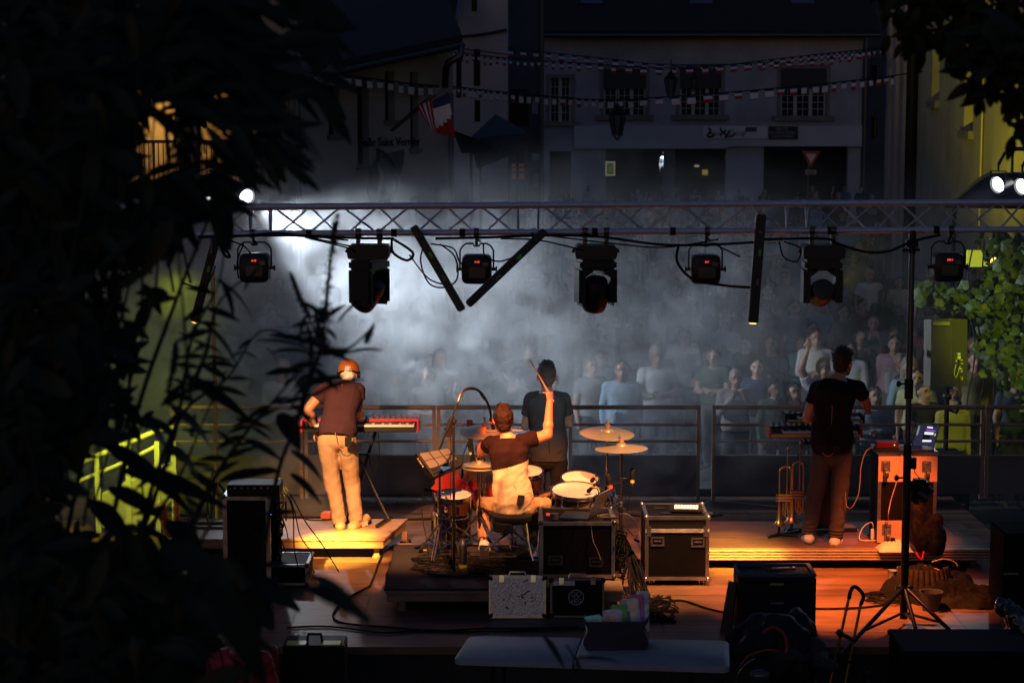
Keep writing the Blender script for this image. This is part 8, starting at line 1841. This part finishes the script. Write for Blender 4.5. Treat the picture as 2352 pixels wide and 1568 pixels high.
for s_ in STEMS:
    Yb_ = rr.uniform(4.4, 4.9); P = smooth_path([at(px, py, Yb_ + .05 * math.sin(i)) for i, (px, py) in enumerate(s_)], 6); stm.tube(P, [max(.0025, .008 * (1 - i / len(P))) for i in range(len(P))], 6)
for s_ in STEMS[:5] + STEMS[8:9] + STEMS[11:]:
    P = smooth_path([at(px, py, 4.6) for px, py in s_], 4)
    for k, p in enumerate(P):
        for sd_ in (-1, 1):
            if rr.random() < .62 and k < len(P) - 5:
                a = rr.uniform(-.7, .9); d = V((sd_ * math.cos(a), rr.uniform(-.5, .5), math.sin(a) - .1)); L = rr.uniform(.035, .085); leafmesh(lf, p, d, V((0, -.8, .6)), L, L * rr.uniform(.2, .3), rr.uniform(.1, .5), 5)
# dense mass at the left with irregular gaps
def mass(px, py):
    if py < 600: edge = 470 + 60 * math.sin(py / 90) if py < 430 else 520
    elif py < 1000: edge = 395 + 40 * math.sin(py / 60)
    elif py < 1250: edge = 330 + 60 * math.sin(py / 50)
    else: edge = 560 + 80 * math.sin(py / 70)
    e = (edge - px) / 170 - .22
    holes = [(355, 320, 40, 90), (430, 330, 30, 70), (375, 800, 60, 95), (280, 1090, 130, 90), (430, 1010, 90, 80), (330, 900, 60, 50), (180, 1180, 50, 40), (330, 1190, 60, 40), (265, 1325, 30, 25), (420, 470, 60, 10), (250, 850, 26, 30), (145, 900, 26, 20), (110, 990, 26, 18), (240, 620, 30, 26), (440, 1200, 50, 40), (220, 1235, 22, 22), (440, 610, 34, 70), (300, 1480, 50, 26), (600, 1500, 70, 60), (150, 1420, 30, 20), (75, 860, 16, 24)]
    for hx_, hy_, a, c_ in holes:
        r_ = ((px - hx_) / a) ** 2 + ((py - hy_) / c_) ** 2
        if r_ < 1.3: e -= 1.6 * (1.3 - r_)
    return e + .9 * mnoise.noise(V((px / 55, py / 55, 0)))
n_l = 0
for i in range(9000):
    px, py = rr.uniform(-60, 720), rr.uniform(-60, 1640); e = mass(px, py)
    if rr.random() < max(0, min(1, e)) and n_l < 3000:
        Y_ = rr.uniform(3.9, 5.6); a = rr.uniform(0, 2 * PI); p = at(px, py, Y_); L = rr.uniform(.05, .125)
        d = V((math.cos(a), rr.uniform(-.5, .5), math.sin(a) * .8 - .15)); leafmesh(lf, p - d * L * .5, d, V((rr.uniform(-.4, .4), -.8, rr.uniform(.1, 1))), L, L * rr.uniform(.28, .44), rr.uniform(0, .45), 5); n_l += 1
        if n_l % 12 == 0: stm.cyl(p, p - V((rr.uniform(-.05, .1), 0, rr.uniform(.15, .35))), .002, .004, 5)
for i in range(420):
    px, py = rr.uniform(330, 650), rr.uniform(190, 450)
    if rr.random() < .55 and not (px > 500 and py > 380) and ((px - 355) / 34) ** 2 + ((py - 330) / 80) ** 2 > 1 and ((px - 435) / 30) ** 2 + ((py - 320) / 60) ** 2 > 1:
        Y_ = rr.uniform(4.0, 5.2); a = rr.uniform(-1.2, .6); p = at(px, py, Y_); L = rr.uniform(.05, .12); leafmesh(lf, p, V((math.cos(a), rr.uniform(-.4, .4), math.sin(a))), V((0, -.8, .5)), L, L * .26, .3, 5)
# upper canopy branches leaning in, very dark
for i in range(520):
    px, py = rr.uniform(330, 760), rr.uniform(-40, 215); k = (px - 330) / 430
    if rr.random() < (1 - k) * (1 - py / 260) * 1.1:
        Y_ = rr.uniform(4.2, 5.2); a = rr.uniform(-.9, .4); p = at(px, py, Y_); L = rr.uniform(.09, .16); leafmesh(lf, p, V((math.cos(a), rr.uniform(-.4, .4), math.sin(a))), V((0, -.8, .5)), L, L * .28, .25, 5)
o = lf.build('foliage', LEAF, bush, 80); o['kind'] = 'stuff'; o = stm.build('stems', STEM, bush, 60); o['kind'] = 'stuff'
def spike(pts, w0, Y_, n=26):
    b = MB(); P = smooth_path([at(px, py, Y_) for px, py in pts], 8); N = len(P)
    b.tube(P, .003, 5)
    for k in range(n * 9):
        t_ = rr.random() ** .8; i = min(N - 2, int(t_ * (N - 1))); c = P[i].lerp(P[i + 1], t_ * (N - 1) - i); clump = .55 + .45 * math.sin(t_ * 46) ; r_ = w0 * (1 - t_ * .75) * (.35 + .65 * clump) * rr.uniform(.3, 1); a = rr.uniform(0, 2 * PI)
        q_ = c + V((math.cos(a) * r_, math.sin(a) * r_, rr.uniform(-.003, .004))); b.cap(c.lerp(q_, .3), q_, .0012, .0024, 5)
    b.build('flower_spike', BLOOM, bush, 60)
spike([(742, 745), (750, 680), (760, 600), (768, 545), (776, 492)], .024, 4.62); spike([(712, 730), (696, 700), (680, 665), (667, 628)], .016, 4.6, 20); spike([(750, 800), (735, 760), (725, 720)], .03, 4.6, 20)
spike([(845, 785), (852, 768), (858, 748)], .007, 4.65, 8); spike([(385, 930), (392, 870), (402, 790)], .016, 4.6, 20); spike([(398, 860), (404, 820), (405, 785)], .012, 4.4, 12); spike([(440, 1000), (445, 975), (448, 955)], .01, 4.7, 10); spike([(1262, 1475), (1256, 1466), (1250, 1462)], .006, 4.6, 6)
# tree branch at upper right
TL = mat('dark_tree_leaf', (.012, .020, .010), .6, spec=.2); tr = thing('tree_branch', 'dark leafy tree hanging into the upper right corner', 'tree', (at(2500, 400, 6).x, 6, BZ)); lf2, st3 = MB(), MB()
br2 = [[(2520, 60), (2400, 80), (2300, 60), (2180, 70), (2090, 62)], [(2520, 0), (2400, 20), (2260, -10), (2150, -20), (2060, -30)], [(2520, 120), (2420, 130), (2350, 110), (2280, 110), (2240, 120)], [(2520, 330), (2430, 280), (2370, 270), (2340, 225), (2300, 195), (2265, 190)], [(2500, 200), (2440, 150), (2380, 90), (2340, 60)]]
for s_ in br2:
    Yb_ = rr.uniform(5.6, 6.6); P = smooth_path([at(px, py, Yb_) for px, py in s_], 8); st3.tube(P, [max(.003, .014 * (1 - i / len(P))) for i in range(len(P))], 6)
    for k, p in enumerate(P):
        for _ in range(6 if s_[0][1] < 200 else 2):
            a = rr.uniform(0, 2 * PI); d = V((math.cos(a), rr.uniform(-.6, .6), math.sin(a) - .35)); L = rr.uniform(.05, .085); p2 = p + V((rr.uniform(-.07, .07), rr.uniform(-.1, .1), rr.uniform(-.07, .05))); leafmesh(lf2, p2, d, V((0, -.8, .5)), L, L * .5, .3, 4)
o = lf2.build('foliage', TL, tr, 80); o['kind'] = 'stuff'; st3.cyl((at(2560, 400, 6.2).x, 6.2, BZ), (at(2540, 0, 6.2).x, 6.2, 5.2), .09, .05, 10); st3.build('branches', STEM, tr, 60)
# vine lit green at right
VL = mat('vine_leaf', (.07, .12, .025), .55, var=.6, vscale=5); vn = thing('climbing_vine', 'broad leaved climbing vine lit yellow green at the right border', 'vine', (at(2330, 900, 24).x, 24, GZ)); lv, sv = MB(), MB()
for i in range(3400):
    px, py = rr.uniform(2090, 2470), rr.uniform(535, 1010)
    e = (px - 2205 - (40 * math.sin(py / 40))) / 50 if py < 720 else (px - 2215 - (py - 720) * .22) / 45
    if 650 < py < 715 and px > 2105 and abs(py - (672 + .15 * (px - 2105))) < 26: e = max(e, .7)
    if 590 < py < 650 and px < 2262: e -= 1
    if py > 850: e -= (py - 850) / 60
    if rr.random() < min(.95, e):
        Y_ = rr.uniform(22.9, 25.6); p = at(px, py, Y_); s_ = rr.choice((.03, .045, .06, .08)); n_ = V((rr.uniform(-1.1, 1.1), -1, rr.uniform(-.6, 1.4))).normalized(); x_ = n_.orthogonal().normalized(); y_ = n_.cross(x_); a0 = rr.uniform(0, 6.28); vs = [p + n_ * s_ * .12]
        for k in range(10): a = a0 + 2 * PI * k / 10; r_ = s_ * (.82 if k % 2 else 1) * (.5 if k == 0 else 1); vs.append(p + (x_ * math.cos(a) + y_ * math.sin(a)) * r_)
        lv.add(vs, [(0, 1 + k, 1 + (k + 1) % 10) for k in range(10)])
for k in range(9):
    px = 2230 + k * 22; sv.tube(smooth_path([at(px + 10 * math.sin(j * 1.7 + k), 1150 - j * 75, 24.3) for j in range(9)], 4), .010, 5)
o = lv.build('foliage', VL, vn); o['kind'] = 'stuff'; o = sv.build('stems', STEM, vn, 60); o['kind'] = 'stuff'
b = MB(); a, c = at(2222, 575, 26), at(2252, 613, 26); b.bx(a.x, c.x + .1, 26, 26.05, c.z, a.z); t = b.build('lit_board', mat('lime_board_glow', (.75, .8, .08), .6, emit=(.55, .62, .02), estr=.45)); tag(t, 'bright yellow green lit board behind the vine', 'board')  # lit look is a glow put into the board's material
b = MB(); c = at(2284, 602, 25); b.ell(c, (.05, .05, .06)); tag(b.build('garden_lamp', mat('amber_glow', (1, .5, .1), .4, emit=(1, .55, .08), estr=3), None, 60), 'small amber lamp glowing between the vine leaves', 'lamp')
